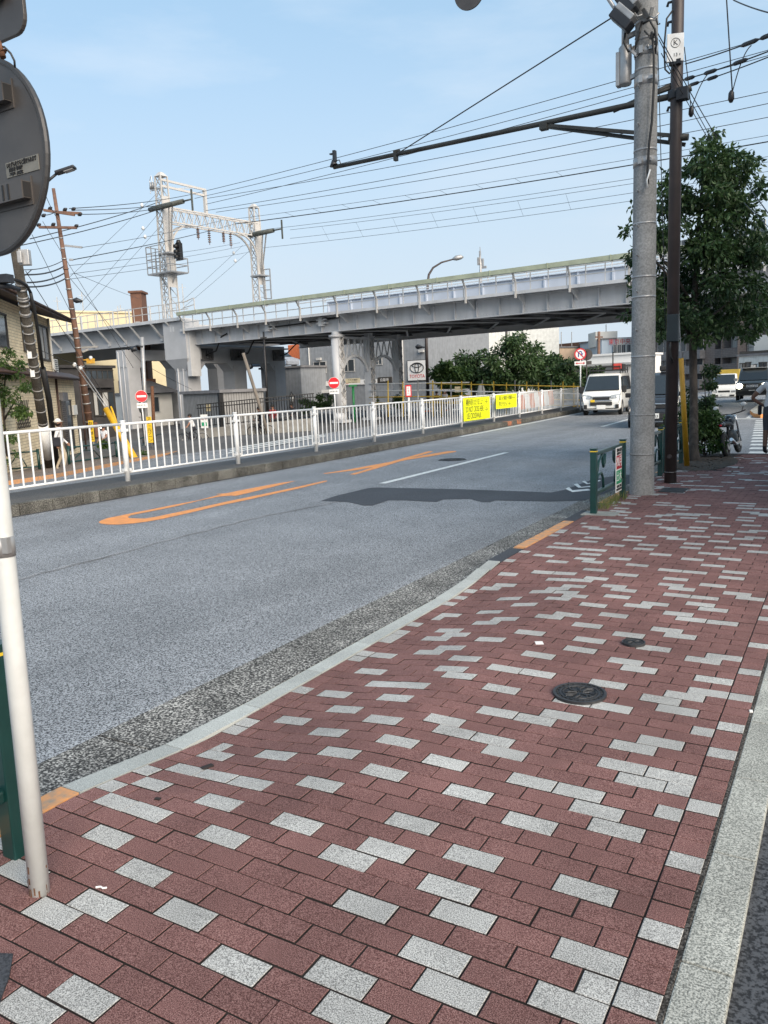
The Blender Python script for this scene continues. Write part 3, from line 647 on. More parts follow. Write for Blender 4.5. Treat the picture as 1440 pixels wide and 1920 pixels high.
# concrete piers: each a frame of three columns under a beam with cut corners
def pier(sp, ztop, wblk, zblk, zc, name):
    b = MB()
    if wblk:
        vbox(b, sp-wblk/2, sp+wblk/2, .15, 1.5, zblk, ztop)
        tp = [V(sp-wblk/2, .15, zblk), V(sp+wblk/2, .15, zblk), V(sp+wblk/2, 1.5, zblk), V(sp-wblk/2, 1.5, zblk)]
        bt = [V(sp-.62, .5, zblk-.75), V(sp+.62, .5, zblk-.75), V(sp+.62, 1.5, zblk-.75), V(sp-.62, 1.5, zblk-.75)]
        b.add(tp+bt, [(0, 1, 5, 4), (1, 2, 6, 5), (2, 3, 7, 6), (3, 0, 4, 7), (4, 5, 6, 7)])
        vpart(b, 'pier_head', M['concrete']); b = MB()
    cols = [(.55, 1.75), (5.2, 6.5), (9.8, 11.0)]
    zb = -2.0
    for i, (a, c) in enumerate(cols):
        q = MB(); vbox(q, sp-.6, sp+.6, a, c, zb, zc+.002); vbox(q, sp-.72, sp-.62, a+.25, a+.36, zb, zc)
        vpart(q, 'pier_column', M['concrete'])
    # beam with haunches
    prof = [(.5, 5.3), (11.1, 5.3), (11.1, zc), (9.8, zc-.45), (9.2, zc+.2), (7.1, zc+.2), (6.5, zc-.45), (5.2, zc-.45), (4.6, zc+.2), (2.4, zc+.2), (1.75, zc-.45), (.5, zc-.3)]
    n = len(prof); vs = [V(sp-.55, o, z) for o, z in prof]+[V(sp+.55, o, z) for o, z in prof]
    b.add(vs, [list(range(n)), list(range(2*n-1, n-1, -1))]+[(i, n+i, n+(i+1) % n, (i+1) % n) for i in range(n)])
    vpart(b, 'pier_beam', M['concrete'])
    q = MB(); q.tube([V(sp-.3, .48, zb), V(sp-.3, .48, 5.2)], .045, 6); q.tube([V(sp+.25, .48, zb), V(sp+.25, .48, 5.2)], .03, 6); vpart(q, 'drain_pipe', M['steel_light'])
pier(SP1, ZL-.1, 2.35, 4.25, 3.75, 'a')
pier(SP2, 5.5, 0, 0, 4.3, 'b')
b = MB(); vbox(b, SP1+.95, SP1+1.35, .3, 1.2, 3.0, 6.15); vpart(b, 'bearing_post', M['steel_light'])
b = MB(); vbox(b, SP1-.45, SP1-.3, .14, .16, 6.2, 6.55); vbox(b, SP1-.15, SP1, .14, .16, 6.2, 6.55); vpart(b, 'pier_mark', M['steel_light'])
# signal equipment boxes hung on the pier beam, with thick cables
for o, w_ in ((1.9, 1.1), (4.9, 1.4), (9.6, 1.2)):
    b = MB(); vbox(b, SP1+.62, SP1+.8, o, o+w_, 4.15, 5.0)
    for j in range(4): vbox(b, SP1+.8, SP1+.9, o+.12+j*.25, o+.28+j*.25, 4.3, 4.85)
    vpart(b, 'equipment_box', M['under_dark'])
b = MB(); vbox(b, SP1+.6, SP1+1.1, .4, 11, 5.02, 5.12); vpart(b, 'ledge', M['steel_light'])
b = MB(); b.tube([V(SP1+.9, 2.2, 4.5), V(SP1+2.2, 2.0, 4.75), V(SP1+4.0, .9, 5.6), V(SP1+4.6, .85, 5.75)], .055, 6); b.tube([V(SP1+.9, 5.4, 4.4), V(SP1+2.4, 5, 4.6), V(SP1+3.6, 4.2, 5.1), V(SP1+4.6, 3.5, 5.4)], .055, 6)
vpart(b, 'feeder_cable', M['black']); b = MB(); b.tube([V(SP1+.9, 10.2, 4.5), V(SP1+2.2, 9.5, 4.6), V(SP1+3.6, 9, 5.2), V(SP1+4.6, 8.5, 5.4)], .05, 6); vpart(b, 'feeder_cable', M['black'])
sA = sface(500, .9)
b = MB(); b.tube([V(sA, .8, 5.85), V(sA+.5, .75, 5.85), V(sA+3, .7, 5.88), V(sA+6.2, .75, 6.02), V(sface(600, .9), .8, 6.0)], .05, 6); vpart(b, 'feeder_cable', M['black'])
for p in (505, 605):
    q = sface(p, .9); b = MB(); vbox(b, q-.3, q+.5, .6, .9, 5.72, 5.82); vbox(b, q-.3, q+.5, .6, .9, 5.92, 6.02); vbox(b, q-.1, q+.2, .55, .9, 5.6, 6.12); vpart(b, 'cable_clamp', M['steel_light'])

# ---- riveted steel columns with lattice sides and arched braces
def lattice(b, P, Q, across, w, n, t=.035):
    """zigzag bars between two chords P->Q, `across` is the direction of the width w"""
    P, Q, a = Vector(P), Vector(Q), Vector(across)*w/2
    for k in range(n):
        p0 = P+(Q-P)*(k/n); p1 = P+(Q-P)*((k+1)/n)
        b.bar(p0-a, p1+a, t, t*.4); b.bar(p0+a, p1-a, t, t*.4)
COLS = [1.05, 4.3, 7.6]
sc = -.42
bents = thing('column_bent', 'row of three grey riveted lattice columns joined by arched braces under the viaduct', 'column row', V(sc, 4.5, -.3))
def bpart(b, name, m): o = b.build(name, m, bents, origin=tuple(bents.location)); o.location = (0, 0, 0); return o
for i, o in enumerate(COLS):
    b = MB(); zt = 4.95
    if i == 0:
        b.tube([V(sc-.06, o-.12, -.3), V(sc-.06, o-.12, .15)], [.42, .34], 16); b.tube([V(sc-.06, o-.12, .15), V(sc-.06, o-.12, zt-.1)], .31, 18)
        b.tube([V(sc-.06, o-.12, zt-.12), V(sc-.06, o-.12, zt), V(sc-.06, o-.12, zt+.03)], [.42, .46, .46], 18); b.tube([V(sc-.06, o-.12, zt), V(sc-.06, o-.12, 5.2)], .26, 14)
    vbox(b, sc-.25, sc+.25, o-.26, o-.22, -.3, zt); vbox(b, sc-.25, sc+.25, o+.22, o+.26, -.3, zt)
    for dz in (.9, 3.2): vbox(b, sc+.24, sc+.27, o-.22, o+.22, dz-.25, dz+.25)
    vbox(b, sc-.3, sc+.3, o-.34, o+.34, zt, zt+.06); vbox(b, sc-.2, sc+.2, o-.2, o+.2, zt+.06, 5.2); vbox(b, sc-.45, sc+.45, o-.45, o+.45, -.45, -.28)
    bpart(b, 'column', M['steel_grey'])
    for sd_ in (-.26, .27):
        b = MB(); lattice(b, V(sc+sd_, o, -.2), V(sc+sd_, o, zt-.1), VN, .46, 9, .07); bpart(b, 'lattice', M['steel_white'])
for o0, o1 in ((COLS[0]+.28, COLS[1]-.26), (COLS[1]+.26, COLS[2]-.26)):
    b = MB(); n = 10
    arch = [(o0+(o1-o0)*k/n, 2.75+1.0*math.sin(math.pi*k/n)**.6) for k in range(n+1)]
    for (a0, z0), (a1, z1) in zip(arch[:-1], arch[1:]): b.bar(V(sc, a0, z0), V(sc, a1, z1), .16, .16, up=VE)
    b.bar(V(sc, o0, 4.85), V(sc, o1, 4.85), .12, .3, up=VE); bpart(b, 'arch_brace', M['steel_grey'])
    b = MB()
    m_ = 4
    for k in range(m_):
        a0 = o0+(o1-o0)*k/m_; a1 = o0+(o1-o0)*(k+1)/m_
        za = 2.75+1.0*math.sin(math.pi*k/m_)**.6 if 0 < k < m_ else 2.75; zb = 2.75+1.0*math.sin(math.pi*(k+1)/m_)**.6 if k+1 < m_ else 2.75
        b.bar(V(sc+.07, a0, 4.8), V(sc+.07, (a0+a1)/2, (za+zb)/2), .07, .05); b.bar(V(sc+.07, (a0+a1)/2, (za+zb)/2), V(sc+.07, a1, 4.8), .07, .05)
    bpart(b, 'lattice', M['steel_light'])

# ---- catenary gantry standing on the viaduct
gan = thing('catenary_gantry', 'tall cream lattice gantry carrying overhead wires above the left end of the viaduct', 'gantry', V(sface(322, 1.0), 5.6, ZL))
GL = gan.location
def gpart(b, name, m, parent=None): o = b.build(name, m, parent or gan, origin=tuple(GL)); o.location = (0, 0, 0); return o
def solve_d(px, py, off):      # the place on the plane `off` behind the face that shows at a pixel
    d = ray(px, py); t = (VO+VN*off-CP).dot(VN)/d.dot(VN); return CP+d*t
def mast(off, base, top, w0, w1):
    b0, t0 = solve_d(*base, off), solve_d(*top, off); t0.x = b0.x + (t0.x-b0.x)*.25; t0.y = b0.y
    H = t0-b0; n = max(6, int(H.z/.75)); b = MB()
    ax = [(-1, -1), (1, -1), (1, 1), (-1, 1)]
    cor = lambda k, t: b0+H*t+VE*(ax[k][0]*(w0+(w1-w0)*t)/2)+VN*(ax[k][1]*(w0+(w1-w0)*t)/2)
    for k in range(4): b.bar(cor(k, 0), cor(k, 1), .09, .09)
    q = MB()
    for j in range(n):
        for k in range(4):
            if k == 1: continue
            k2 = (k+1) % 4; t0_, t1_ = j/n, (j+1)/n
            q.bar(cor(k, t0_), cor(k2, t1_), .06, .03); q.bar(cor(k, t1_), cor(k2, t1_), .05, .03)
    # the side that faces the street end is closed by a plate above the base
    c1, c2 = cor(1, .22), cor(2, .22); c3, c4 = cor(2, .86), cor(1, .86)
    q2 = MB(); q2.add([c1+VE*.0, c2, c3, c4, c1-VE*.03, c2-VE*.03, c3-VE*.03, c4-VE*.03], [(0, 1, 2, 3), (7, 6, 5, 4), (0, 4, 5, 1), (1, 5, 6, 2), (2, 6, 7, 3), (3, 7, 4, 0)])
    m_ = gpart(b, 'mast', M['steel_white']); o = q.build('mast_lattice', M['steel_white'], m_, origin=tuple(GL)); o.location = (0, 0, 0)
    o = q2.build('mast_plate', M['steel_white'], m_, origin=tuple(GL)); o.location = (0, 0, 0)
    cap = MB(); c = b0+H; cap.box(c+Vector((0, 0, .12)), (w1+.1, w1+.1, .3), VR, tz=.35); o = cap.build('mast_cap', M['steel_white'], m_, origin=tuple(GL)); o.location = (0, 0, 0)
    return b0, H
b1, H1 = mast(1.2, (322, 597), (304, 330), .85, .60)
b2, H2 = mast(9.6, (488, 575), (474, 390), .75, .55)
def on1(z): t = (z-b1.z)/H1.z; return b1+H1*t
def on2(z): t = (z-b2.z)/H2.z; return b2+H2*t
zt1 = solve_d(330, 392, 1.2).z; zb1 = solve_d(330, 408, 1.2).z
zT, zB = on1(solve_d(325, 384, 1.2).z).z, on1(solve_d(325, 412, 1.2).z).z
A_t, B_t, A_b, B_b = on1(zT), on2(zT-.1), on1(zB), on2(zB-.1)
b = MB()
for du in (-.3, .3):
    for p, q in ((A_t, B_t), (A_b, B_b)): b.bar(p+VE*du, q+VE*du, .09, .09)
    # curved haunches down to the masts
    for pA, sgn in ((A_b, 1), (B_b, -1)):
        arc = [pA+VN*sgn*(.3+2.1*(1-math.cos(math.pi/2*k/6)))+VE*du+Vector((0, 0, -1.7*(1-math.sin(math.pi/2*k/6)))) for k in range(7)]
        for p, q in zip(arc[:-1], arc[1:]): b.bar(p, q, .1, .12)
beam = gpart(b, 'truss_beam', M['steel_white'])
b = MB(); n = 12
for du in (-.3, .3):
    for k in range(n):
        p0 = A_b.lerp(B_b, k/n)+VE*du; p1 = A_t.lerp(B_t, (k+.5)/n)+VE*du; p2 = A_b.lerp(B_b, (k+1)/n)+VE*du
        b.bar(p0, p1, .05, .04); b.bar(p1, p2, .05, .04)
for k in range(n): b.bar(A_t.lerp(B_t, k/n)-VE*.3, A_t.lerp(B_t, (k+1)/n)+VE*.3, .06, .05)
gpart(b, 'truss_web', M['steel_white'], None)
# upper two-rail bracket with post
zu, zl_ = on1(solve_d(307, 337, 1.2).z).z, on1(solve_d(307, 349, 1.2).z).z
b = MB()
for z in (zu, zl_): b.bar(on1(z)-VN*.3+VE*.2, on1(z)+VN*4.0+VE*.2, .10, .15)
b.bar(on1(zT)+VN*3.9+VE*.2, on1(zu)+VN*3.9+VE*.2, .22, .22); b.bar(on1(zl_)+VN*1+VE*.2, on1(zu)+VN*3+VE*.2, .05); gpart(b, 'upper_bracket', M['steel_white'])
# dark feeder arms pointing along the track, with struts
for bx, px0, py0, off in ((on1(solve_d(320, 388, 1.2).z), 0, 0, 0), (on2(solve_d(484, 441, 9.6).z), 0, 0, 0)):
    near = bx.y < b2.y-3
    b = MB(); a0 = bx-VE*(.9 if near else .2)-VN*.5; L_ = 3.6 if near else 2.6
    b.tube([a0, a0+VE*1.0, a0+VE*L_], [.16, .2, .17], 8); b.tube([a0+VE*L_, a0+VE*(L_+.9)], .06, 6); e_ = a0+VE*(L_+.9)
    b.bar(e_+Vector((0, 0, -.75)), e_+Vector((0, 0, .65)), .1, .1)
    gpart(b, 'feeder_arm', mat('arm_dark', (.09, .10, .09), .6, var=.2, scale=4) if near else bpy.data.materials['arm_dark'])
    b = MB(); mid = a0+VE*(L_*.62)
    for du in (-.15, .25): b.bar(mid+VE*du, bx+VE*.35+VE*du*.3+Vector((0, 0, -3.1)), .08, .08)
    b.box(bx+Vector((0, 0, -3.15))+VE*.2, (1.15, 1.0, .1), VR); gpart(b, 'arm_strut', M['galv'])
# insulators hanging under the beam
M['insulator'] = mat('insulator', (.20, .13, .11), .35, var=.2)
for k, t in enumerate((.34, .46, .62, .70)):
    p = A_b.lerp(B_b, t); b = MB(); hh = .95 if k % 2 else .7
    for j in range(6): b.tube([p+Vector((0, 0, -.1-hh*j/6)), p+Vector((0, 0, -.1-hh*j/6-.07))], [.09, .13], 8)
    b.bar(p, p+Vector((0, 0, -hh-.2)), .04); gpart(b, 'insulator', M['insulator'])
# maintenance cage and signal on the near mast
cz0, cz1 = solve_d(320, 512, 1.2).z, solve_d(320, 460, 1.2).z
cc = on1((cz0+cz1)/2); b = MB()
def cp(a, o, z): return Vector((cc.x, cc.y, 0))+VE*a+VN*o+Vector((0, 0, z))
xa, xb_, oa, ob_ = -1.35, 1.15, -.75, .9
hz = cz0+(cz1-cz0)*.52
for z in (cz0, (cz0+hz)/2, hz):
    for p, q in (((xa, oa), (xb_, oa)), ((xb_, oa), (xb_, ob_)), ((xb_, ob_), (xa, ob_)), ((xa, ob_), (xa, oa))): b.bar(cp(*p, z), cp(*q, z), .055)
for z in (hz+.45, cz1):
    b.bar(cp(xa, oa, z), cp(.35, oa, z), .05); b.bar(cp(xa, oa, z), cp(xa, ob_, z), .05)
for a, o, zt_ in ((xa, oa, cz1), (xa+.55, oa, cz1), (.35, oa, cz1), (xb_, oa, hz), (xb_, ob_, hz), (xa, ob_, cz1), (-.4, oa, hz), (.75, oa, hz), (xa, .1, cz1)): b.bar(cp(a, o, cz0), cp(a, o, zt_), .055)
b.box(cp(-.1, .05, cz0-.04), (2.5, 1.65, .06), VR)
for a in (-1.0, .9): b.bar(cp(a, 0, cz0), cp(a*.25, 0, cz0-.9), .08)
gpart(b, 'work_cage', M['galv'])
b = MB(); sp = solve_d(336, 472, .6); b.box(sp, (.42, .3, 1.15), VR); b.tube([sp+Vector((0, 0, .52)), sp+Vector((0, 0, .8))], [.22, .12], 10)
for j in range(3): b.tube([sp+Vector((0, 0, .35-.36*j))-VN*.15, sp+Vector((0, 0, .33-.36*j))-VN*.42], [.15, .13], 10)
sg = gpart(b, 'signal_head', M['black'])
b = MB(); b.ball(sp+Vector((.02, 0, -.37))-VN*.30, .11, 10, 6); o = b.build('signal_lamp', mat('red_lamp', (.9, .03, .05), .4, emit=1.2), sg, origin=tuple(GL)); o.location = (0, 0, 0)
b = MB(); l0 = on1(ZL+.2)-VE*.75
for du in (-.2, .2): b.bar(l0+VE*du, on1(cz0)-VE*.75+VE*du, .045)
z = ZL+.4
while z < cz0: b.bar(on1(z)-VE*.95, on1(z)-VE*.55, .035); z += .38
for j in range(3): z = ZL+1.2+j*.9; b.bar(on1(z)-VE*1.0, on1(z)-VE*.2, .04)
gpart(b, 'ladder', M['galv'])
b = MB(); ip = on1(solve_d(300, 353, 1.2).z); b.bar(ip, ip-VE*1.1, .09)
for du in (.95, 1.15): b.tube([ip-VE*du+Vector((0, 0, .1)), ip-VE*du+Vector((0, 0, .55))], [.12, .09], 8)
b.tube([ip-VE*.95+Vector((0, 0, .5)), ip-VE*1.05+Vector((0, 0, 1.0)), ip-VE*1.25+Vector((0, 0, .7)), ip-VE*1.25+Vector((0, 0, -.2))], .025, 4); gpart(b, 'arrester', M['galv'])
b = MB(); f0 = solve_d(500, 560, 9.6); f1 = solve_d(500, 505, 9.6)
for px in (496, 509):
    b.bar(solve_d(px, 560, 9.6), Vector((solve_d(px, 560, 9.6).x, solve_d(px, 560, 9.6).y, f1.z)), .08)
for t in (0, .3, .62, 1): b.bar(solve_d(496, 560, 9.6)*(1-t)+t*Vector((solve_d(496, 560, 9.6).x, solve_d(496, 560, 9.6).y, f1.z)), solve_d(509, 560, 9.6)*(1-t)+t*Vector((solve_d(509, 560, 9.6).x, solve_d(509, 560, 9.6).y, f1.z)), .07)
gpart(b, 'side_frame', M['galv'])
# ================================================================== POLES, SIGNS, FENCES
M['white_paint'] = mat('white_paint', (.74, .76, .77), .45, var=.05, scale=7, c2=(.62, .63, .63))
M['white_pole'] = mat('white_pole_paint', (.54, .56, .56), .4, var=.05, scale=5, c2=(.47, .485, .48), bump=.08)
M['rust'] = mat('rust', (.16, .07, .035), .9, var=.3, scale=20)
M['green'] = mat('green_paint', (.006, .046, .042), .35, var=.15, scale=5, coat=.2)
M['yellow'] = mat('yellow_paint', (.72, .42, .02), .5, var=.08, scale=5)
M['yellow_band'] = mat('yellow_band', (.8, .55, .03), .5)
M['sign_back'] = mat('sign_back', (.105, .096, .091), .42, .4, var=.14, scale=2.5, c2=(.068, .063, .062))
M['sign_edge'] = mat('sign_edge', (.07, .07, .073), .45, .5, var=.1)
M['conc_pole'] = speckle('pole_cement', (.205, .207, .206), (.255, .258, .258), (.30, .302, .30), 40, 0, .85, blotch=.16)
M['brown'] = mat('brown_pole_paint', (.052, .038, .036), .5, var=.12, scale=4, c2=(.037, .028, .027))
M['dark_pole'] = speckle('dark_pole_cement', (.045, .04, .033), (.085, .077, .066), (.14, .13, .115), 60, 0, .9, blotch=.25)
M['rusty_pole'] = mat('rusty_pole', (.19, .105, .072), .9, var=.2, scale=3, c2=(.11, .065, .05), coord='world')
M['wire'] = mat('wire', (.03, .032, .036), .6, var=.1)
M['red'] = mat('sign_red', (.62, .012, .022), .45, var=.04)
M['white'] = mat('sign_white', (.78, .78, .77), .5, var=.03)
M['blue'] = mat('sign_blue', (.02, .06, .30), .45, var=.04)
M['ink'] = mat('ink', (.02, .02, .022), .6, var=.05)
M['yellow_sign'] = mat('bright_yellow_sign', (.80, .86, .0), .5, var=.02)
M['sticker'] = mat('sticker', (.20, .20, .185), .7, var=.1, scale=20)
M['dark_box'] = mat('dark_box', (.022, .025, .032), .5, var=.15)
M['arm_pipe'] = mat('arm_pipe', (.048, .050, .047), .6, var=.3, scale=3, coord='world')

# ---- white sign pole with the backs of two signs, left foreground
pb = PG(75, 1680); p1 = XP(9, 1050, pb.x-.0); p1.x = pb.x; sl = (p1-pb)/(p1.z-pb.z)
post = thing('sign_post', 'white steel post with grey backs of two signs in the left foreground', 'sign post', pb)
b = MB(); b.tube([(0, 0, -.06), tuple(sl*.9), tuple(sl*4.0)], .0335, 24); b.build('pole', M['white_pole'], post)
for k in range(16):
    a = random.uniform(-2.6, .6); z = abs(random.gauss(0, .07)); c = sl*z+Vector((.0336*math.cos(a), .0336*math.sin(a), 0))
    b = MB(); b.box(c, (.006*random.uniform(.3, 1), .001, .035*random.uniform(.15, 1)), a+math.pi/2); b.build('rust_patch', M['rust'], post)
b = MB(); b.tube([(0, 0, -.01), (0, 0, .010)], .0343, 24); b.build('rust_ring', M['rust'], post)
b = MB(); n = 18; b.add([(0, 0, .0035)]+[((.048+.014*random.random())*math.cos(2*math.pi*k/n), (.048+.014*random.random())*math.sin(2*math.pi*k/n), .003) for k in range(n)], [(0, 1+k, 1+(k+1) % n) for k in range(n)]); b.build('soil_gap', M['joint'], post)
q = XP(9, 1025, pb.x)-pb; b = MB(); b.tube([sl*(q.z-.03), sl*(q.z+.035)], .0355, 24); b.box(sl*q.z+Vector((.034, -.012, .01)), (.02, .02, .05), .4); b.box(sl*(q.z-.012)+Vector((-.03, -.02, 0)), (.03, .03, .035), .4); b.build('torn_band', M['galv'], post)
SX = Vector((1, -.02, 0)).normalized(); SN = Vector((.02, 1, 0)).normalized()   # along the sign, and the way it faces
cc = D(-24, 299, 2.56)-pb
b = MB(); n = 56
def ringpts(r, o, c): return [c+SX*(r*math.cos(2*math.pi*k/n))+Vector((0, 0, r*math.sin(2*math.pi*k/n)))+SN*o for k in range(n)]
rr = [ringpts(.285, 0, cc), ringpts(.292, -.004, cc), ringpts(.300, -.002, cc), ringpts(.303, .006, cc), ringpts(.300, .016, cc)]
vs = [p for r in rr for p in r]; b.add(vs, [list(range(n-1, -1, -1))]+[(i*n+k, i*n+(k+1) % n, (i+1)*n+(k+1) % n, (i+1)*n+k) for i in range(4) for k in range(n)]+[[4*n+k for k in range(n)]], 0)
b.m[1+n:1+4*n] = [1]*(3*n); disc = b.build('round_sign', [M['sign_back'], M['sign_edge']], post)
def channel(c, ln, parent):
    b = MB(); Mx = Matrix((SX, SN, Vector((0, 0, 1)))).transposed()
    b.box(c-SN*.002, (ln+.01, .004, .085), M=Mx); b.box(c-SN*.017, (ln, .03, .05), M=Mx); b.box(c-SN*.033, (ln, .003, .056), M=Mx)
    o = b.build('bracket', M['sign_edge'] if False else M['sign_back'], parent); 
    for dx in (-.045, -.018): b = MB(); b.box(c+SX*(ln/2+dx-.05)-SN*.0352, (.007, .003, .046), M=Mx); b.build('slot', M['black'], parent)
    b = MB(); b.box(c+SX*(ln/2-.002)-SN*.017, (.006, .026, .045), M=Mx); b.build('bracket_end', M['black'], parent)
channel(cc+SX*.04+Vector((0, 0, .165)), .25, disc); channel(cc+SX*.02+Vector((0, 0, -.128)), .38, disc)
b = MB(); Mx = Matrix((SX, SN, Vector((0, 0, 1)))).transposed(); st = cc+SX*.178+Vector((0, 0, -.052)); b.box(st-SN*.001, (.165, .003, .045), M=Mx); sk = b.build('sticker', M['sticker'], disc)
for j, t in enumerate(['いたずらをすると罰せられます', '設置者 警視庁', '平成']):
    text(t, .017 if j == 0 else .012, M['ink'], frame_m(tuple(st+Vector((0, 0, .012-.014*j))-SN*.003+SX*(-.0 if j == 0 else -.03)), SX, (0, 0, 1)), disc, fit=.15 if j == 0 else .07)
# upper sign: a square plate with rounded corners
cu = D(-70, -130, 2.33)-pb; b = MB(); hw, hh, rad = .15, .30, .05; poly = []
for cx, cy, a0 in ((hw-rad, -hh+rad, -90), (hw-rad, hh-rad, 0), (-hw+rad, hh-rad, 90), (-hw+rad, -hh+rad, 180)):
    poly += [(cx+rad*math.cos(R_(a0+18*k)), cy+rad*math.sin(R_(a0+18*k))) for k in range(6)]
edge = D(48, 52, 2.5)-pb; cu = edge-SX*(hw-.006)+Vector((0, 0, hh-.012))
b.prism(poly, .014, frame_m(tuple(cu), SX, (0, 0, 1)) @ Matrix.Translation((0, 0, -.007))); up = b.build('square_sign', M['sign_back'], post, bevel=.003)
channel(cu+Vector((0, 0, -.16)), .14, up)
b = MB(); k0 = D(2, 92, 2.36)-pb
b.tube([D(-12, 108, 2.36)-pb, k0, D(6, 98, 2.36)-pb], .012, 8); b.tube([D(-4, 78, 2.36)-pb, D(6, 108, 2.36)-pb], .009, 8); b.build('clamp', M['rust'], post)
b = MB(); b.tube([D(-6, 86, 2.36)-pb, D(8, 88, 2.36)-pb, D(20, 100, 2.36)-pb, D(27, 114, 2.36)-pb, D(28, 126, 2.38)-pb], .0032, 6); b.build('cable', M['wire'], post)

# ---- green railings along the kerb
def guardrail(label, a, c, deco=True, h=.80, name='guard_rail', both=True):
    a, c = Vector(a), Vector(c); t = thing(name, label, 'railing', a, group='green railings along the near kerb'); v = c-a; L_ = v.length; u = v/L_
    for k, p in enumerate((Vector((0, 0, 0)), v)):
        if k and not both: continue
        b = MB(); b.box(p+Vector((0, 0, h/2-.02)), (.075, .075, h+.04), math.atan2(u.y, u.x)); ps = b.build('post', M['green'], t, bevel=.006)
        b = MB(); b.box(p+Vector((0, 0, h-.025)), (.078, .078, .012), math.atan2(u.y, u.x)); b.build('band', M['yellow_band'], ps)
        b = MB(); b.box(p+Vector((0, 0, h+.005)), (.085, .085, .014), math.atan2(u.y, u.x)); b.build('post_cap', M['green'], ps)
    for z in (h-.06, .25): b = MB(); b.bar(u*.035+Vector((0, 0, z)), v-u*.035+Vector((0, 0, z)), .05, .05); b.build('rail', M['green'], t, bevel=.01)
    if deco:
        Z = lambda x, z: u*x+Vector((0, 0, z))
        for sgn, x0 in ((1, .05), (-1, L_-.05)):
            for pts in ([(0, .27), (.05, .42), (.16, .62), (.34, .71), (.36, .60), (.40, .54), (.46, .58), (.48, .70)], [(0, .30), (.12, .46), (.30, .47), (.38, .40), (.40, .27)]):
                b = MB(); b.tube([Z(x0+sgn*x, z*h/.8) for x, z in pts], .017, 7); b.build('scroll', M['green'], t)
    return t
guardrail('green railing post behind the white sign post in the left foreground', (-2.60, 1.61, pave_z(-2.6, 1.61)), (-2.60, .0, 0), False)
guardrail('green railing with scrolls beside the concrete pole, with a poster', (-2.70, 9.64, 0), (-2.71, 11.12, 0))
guardrail('green railing between the concrete pole and the brown pole', (-2.70, 12.15, 0), (-2.72, 13.7, 0))
guardrail('green railing behind the brown pole beside the tree pit', (-2.72, 14.1, 0), (-2.74, 15.7, 0))
b = MB(); b.box((-2.62, 9.66, .0), (.42, .30, .012)); b.build('post_footing', M['kerb'], pav)
pt = MB(); pc = XP(1160, 880, -2.655); pt.box(pc, (.008, .30, .60)); poster = pt.build('poster', M['white'], loc=tuple(pc), origin=tuple(pc), bevel=.002)
tag(poster, 'white advertising board with red and green blocks tied to the green railing', 'poster')
PN = Vector((0, 1, 0))
def pblk(z, h, y0, y1, m, nm):
    b = MB(); b.box((.0052, (y0+y1)/2, z), (.003, y1-y0, h)); b.build(nm, m, poster)
M['poster_red'] = mat('poster_red', (.42, .012, .03), .6, var=.05); M['poster_green'] = mat('poster_green', (.02, .30, .14), .6, var=.05)
pblk(.10, .18, -.135, .135, M['poster_red'], 'red_block'); pblk(-.10, .18, -.135, .135, M['poster_green'], 'green_block')
pm = lambda y, z: frame_m((.0078, y, z), PN, (0, 0, 1))
text('推', .13, M['white'], pm(-.07, .10), poster); text('月', .16, M['white'], pm(.07, .10), poster); text('土木', .14, M['white'], pm(0, -.10), poster, fit=.25)
text('地域の工事会社', .05, M['ink'], pm(0, .26), poster, fit=.25); text('募集中です', .04, M['ink'], pm(0, .215), poster, fit=.24); text('お気軽にお電話', .04, M['ink'], pm(0, -.225), poster, fit=.24); pblk(-.265, .03, -.135, .135, M['ink'], 'foot_strip')

# ---- concrete utility pole
cpb = Vector((-2.53, 11.49, 0)); cp_ = thing('utility_pole', 'thick pale concrete utility pole standing beside the green railing on the right', 'utility pole', cpb)
def rad_(z): return .168-.0042*z
b = MB(); b.tube([(0, 0, -.1)]+[(0, 0, z) for z in (0, 2, 4, 6, 8, 11)], [rad_(z) for z in (0, 0, 2, 4, 6, 8, 11)], 32); b.build('shaft', M['conc_pole'], cp_)
def zat(py, px=1210): return YP(px, py, 11.4).z
for py, m_, hgt in ((852, 'conc_pole', .012), (668, 'galv', .012), (556, 'galv', .014), (418, 'galv', .012), (280, 'galv', .014), (128, 'galv', .016), (72, 'galv', .016), (40, 'galv', .016), (518, 'galv', .012), (778, 'conc_pole', .01)):
    z = zat(py); b = MB(); b.tube([(0, 0, z-hgt), (0, 0, z+hgt)], rad_(z)+.004, 32); b.build('band', M[m_], cp_)
for py in (165, 235, 300, 360, 425, 480, 548, 620): 
    z = zat(py); b = MB(); b.bar((-.05, -rad_(z)+.01, z), (-.055, -rad_(z)-.05, z+.02), .014); b.build('step_bolt', M['galv'], cp_)
for py in (95, 150, 302):
    z = zat(py); b = MB(); b.tube([(0, 0, z-.055), (0, 0, z+.055)], rad_(z)+.007, 32); b.box((-.03, -rad_(z)-.02, z), (.05, .05, .09)); b.box((.09, -rad_(z)-.005, z), (.05, .05, .04)); b.build('clamp_band', M['galv'], cp_)
def cloc(px, py, y=11.35): return YP(px, py, y)-cpb
b = MB(); b.tube([cloc(1222, 60, 11.30), cloc(1226, 100, 11.28), cloc(1226, 160, 11.28), cloc(1222, 230, 11.28), cloc(1217, 270, 11.28), cloc(1214, 320, 11.29), cloc(1215, 345, 11.30)], .016, 7); b.build('black_cable', M['black'], cp_)
b = MB(); b.tube([cloc(1219, 318, 11.27), cloc(1213, 338, 11.25), cloc(1214, 352, 11.26)], .011, 6); b.build('cable_tail', M['white_paint'], cp_)
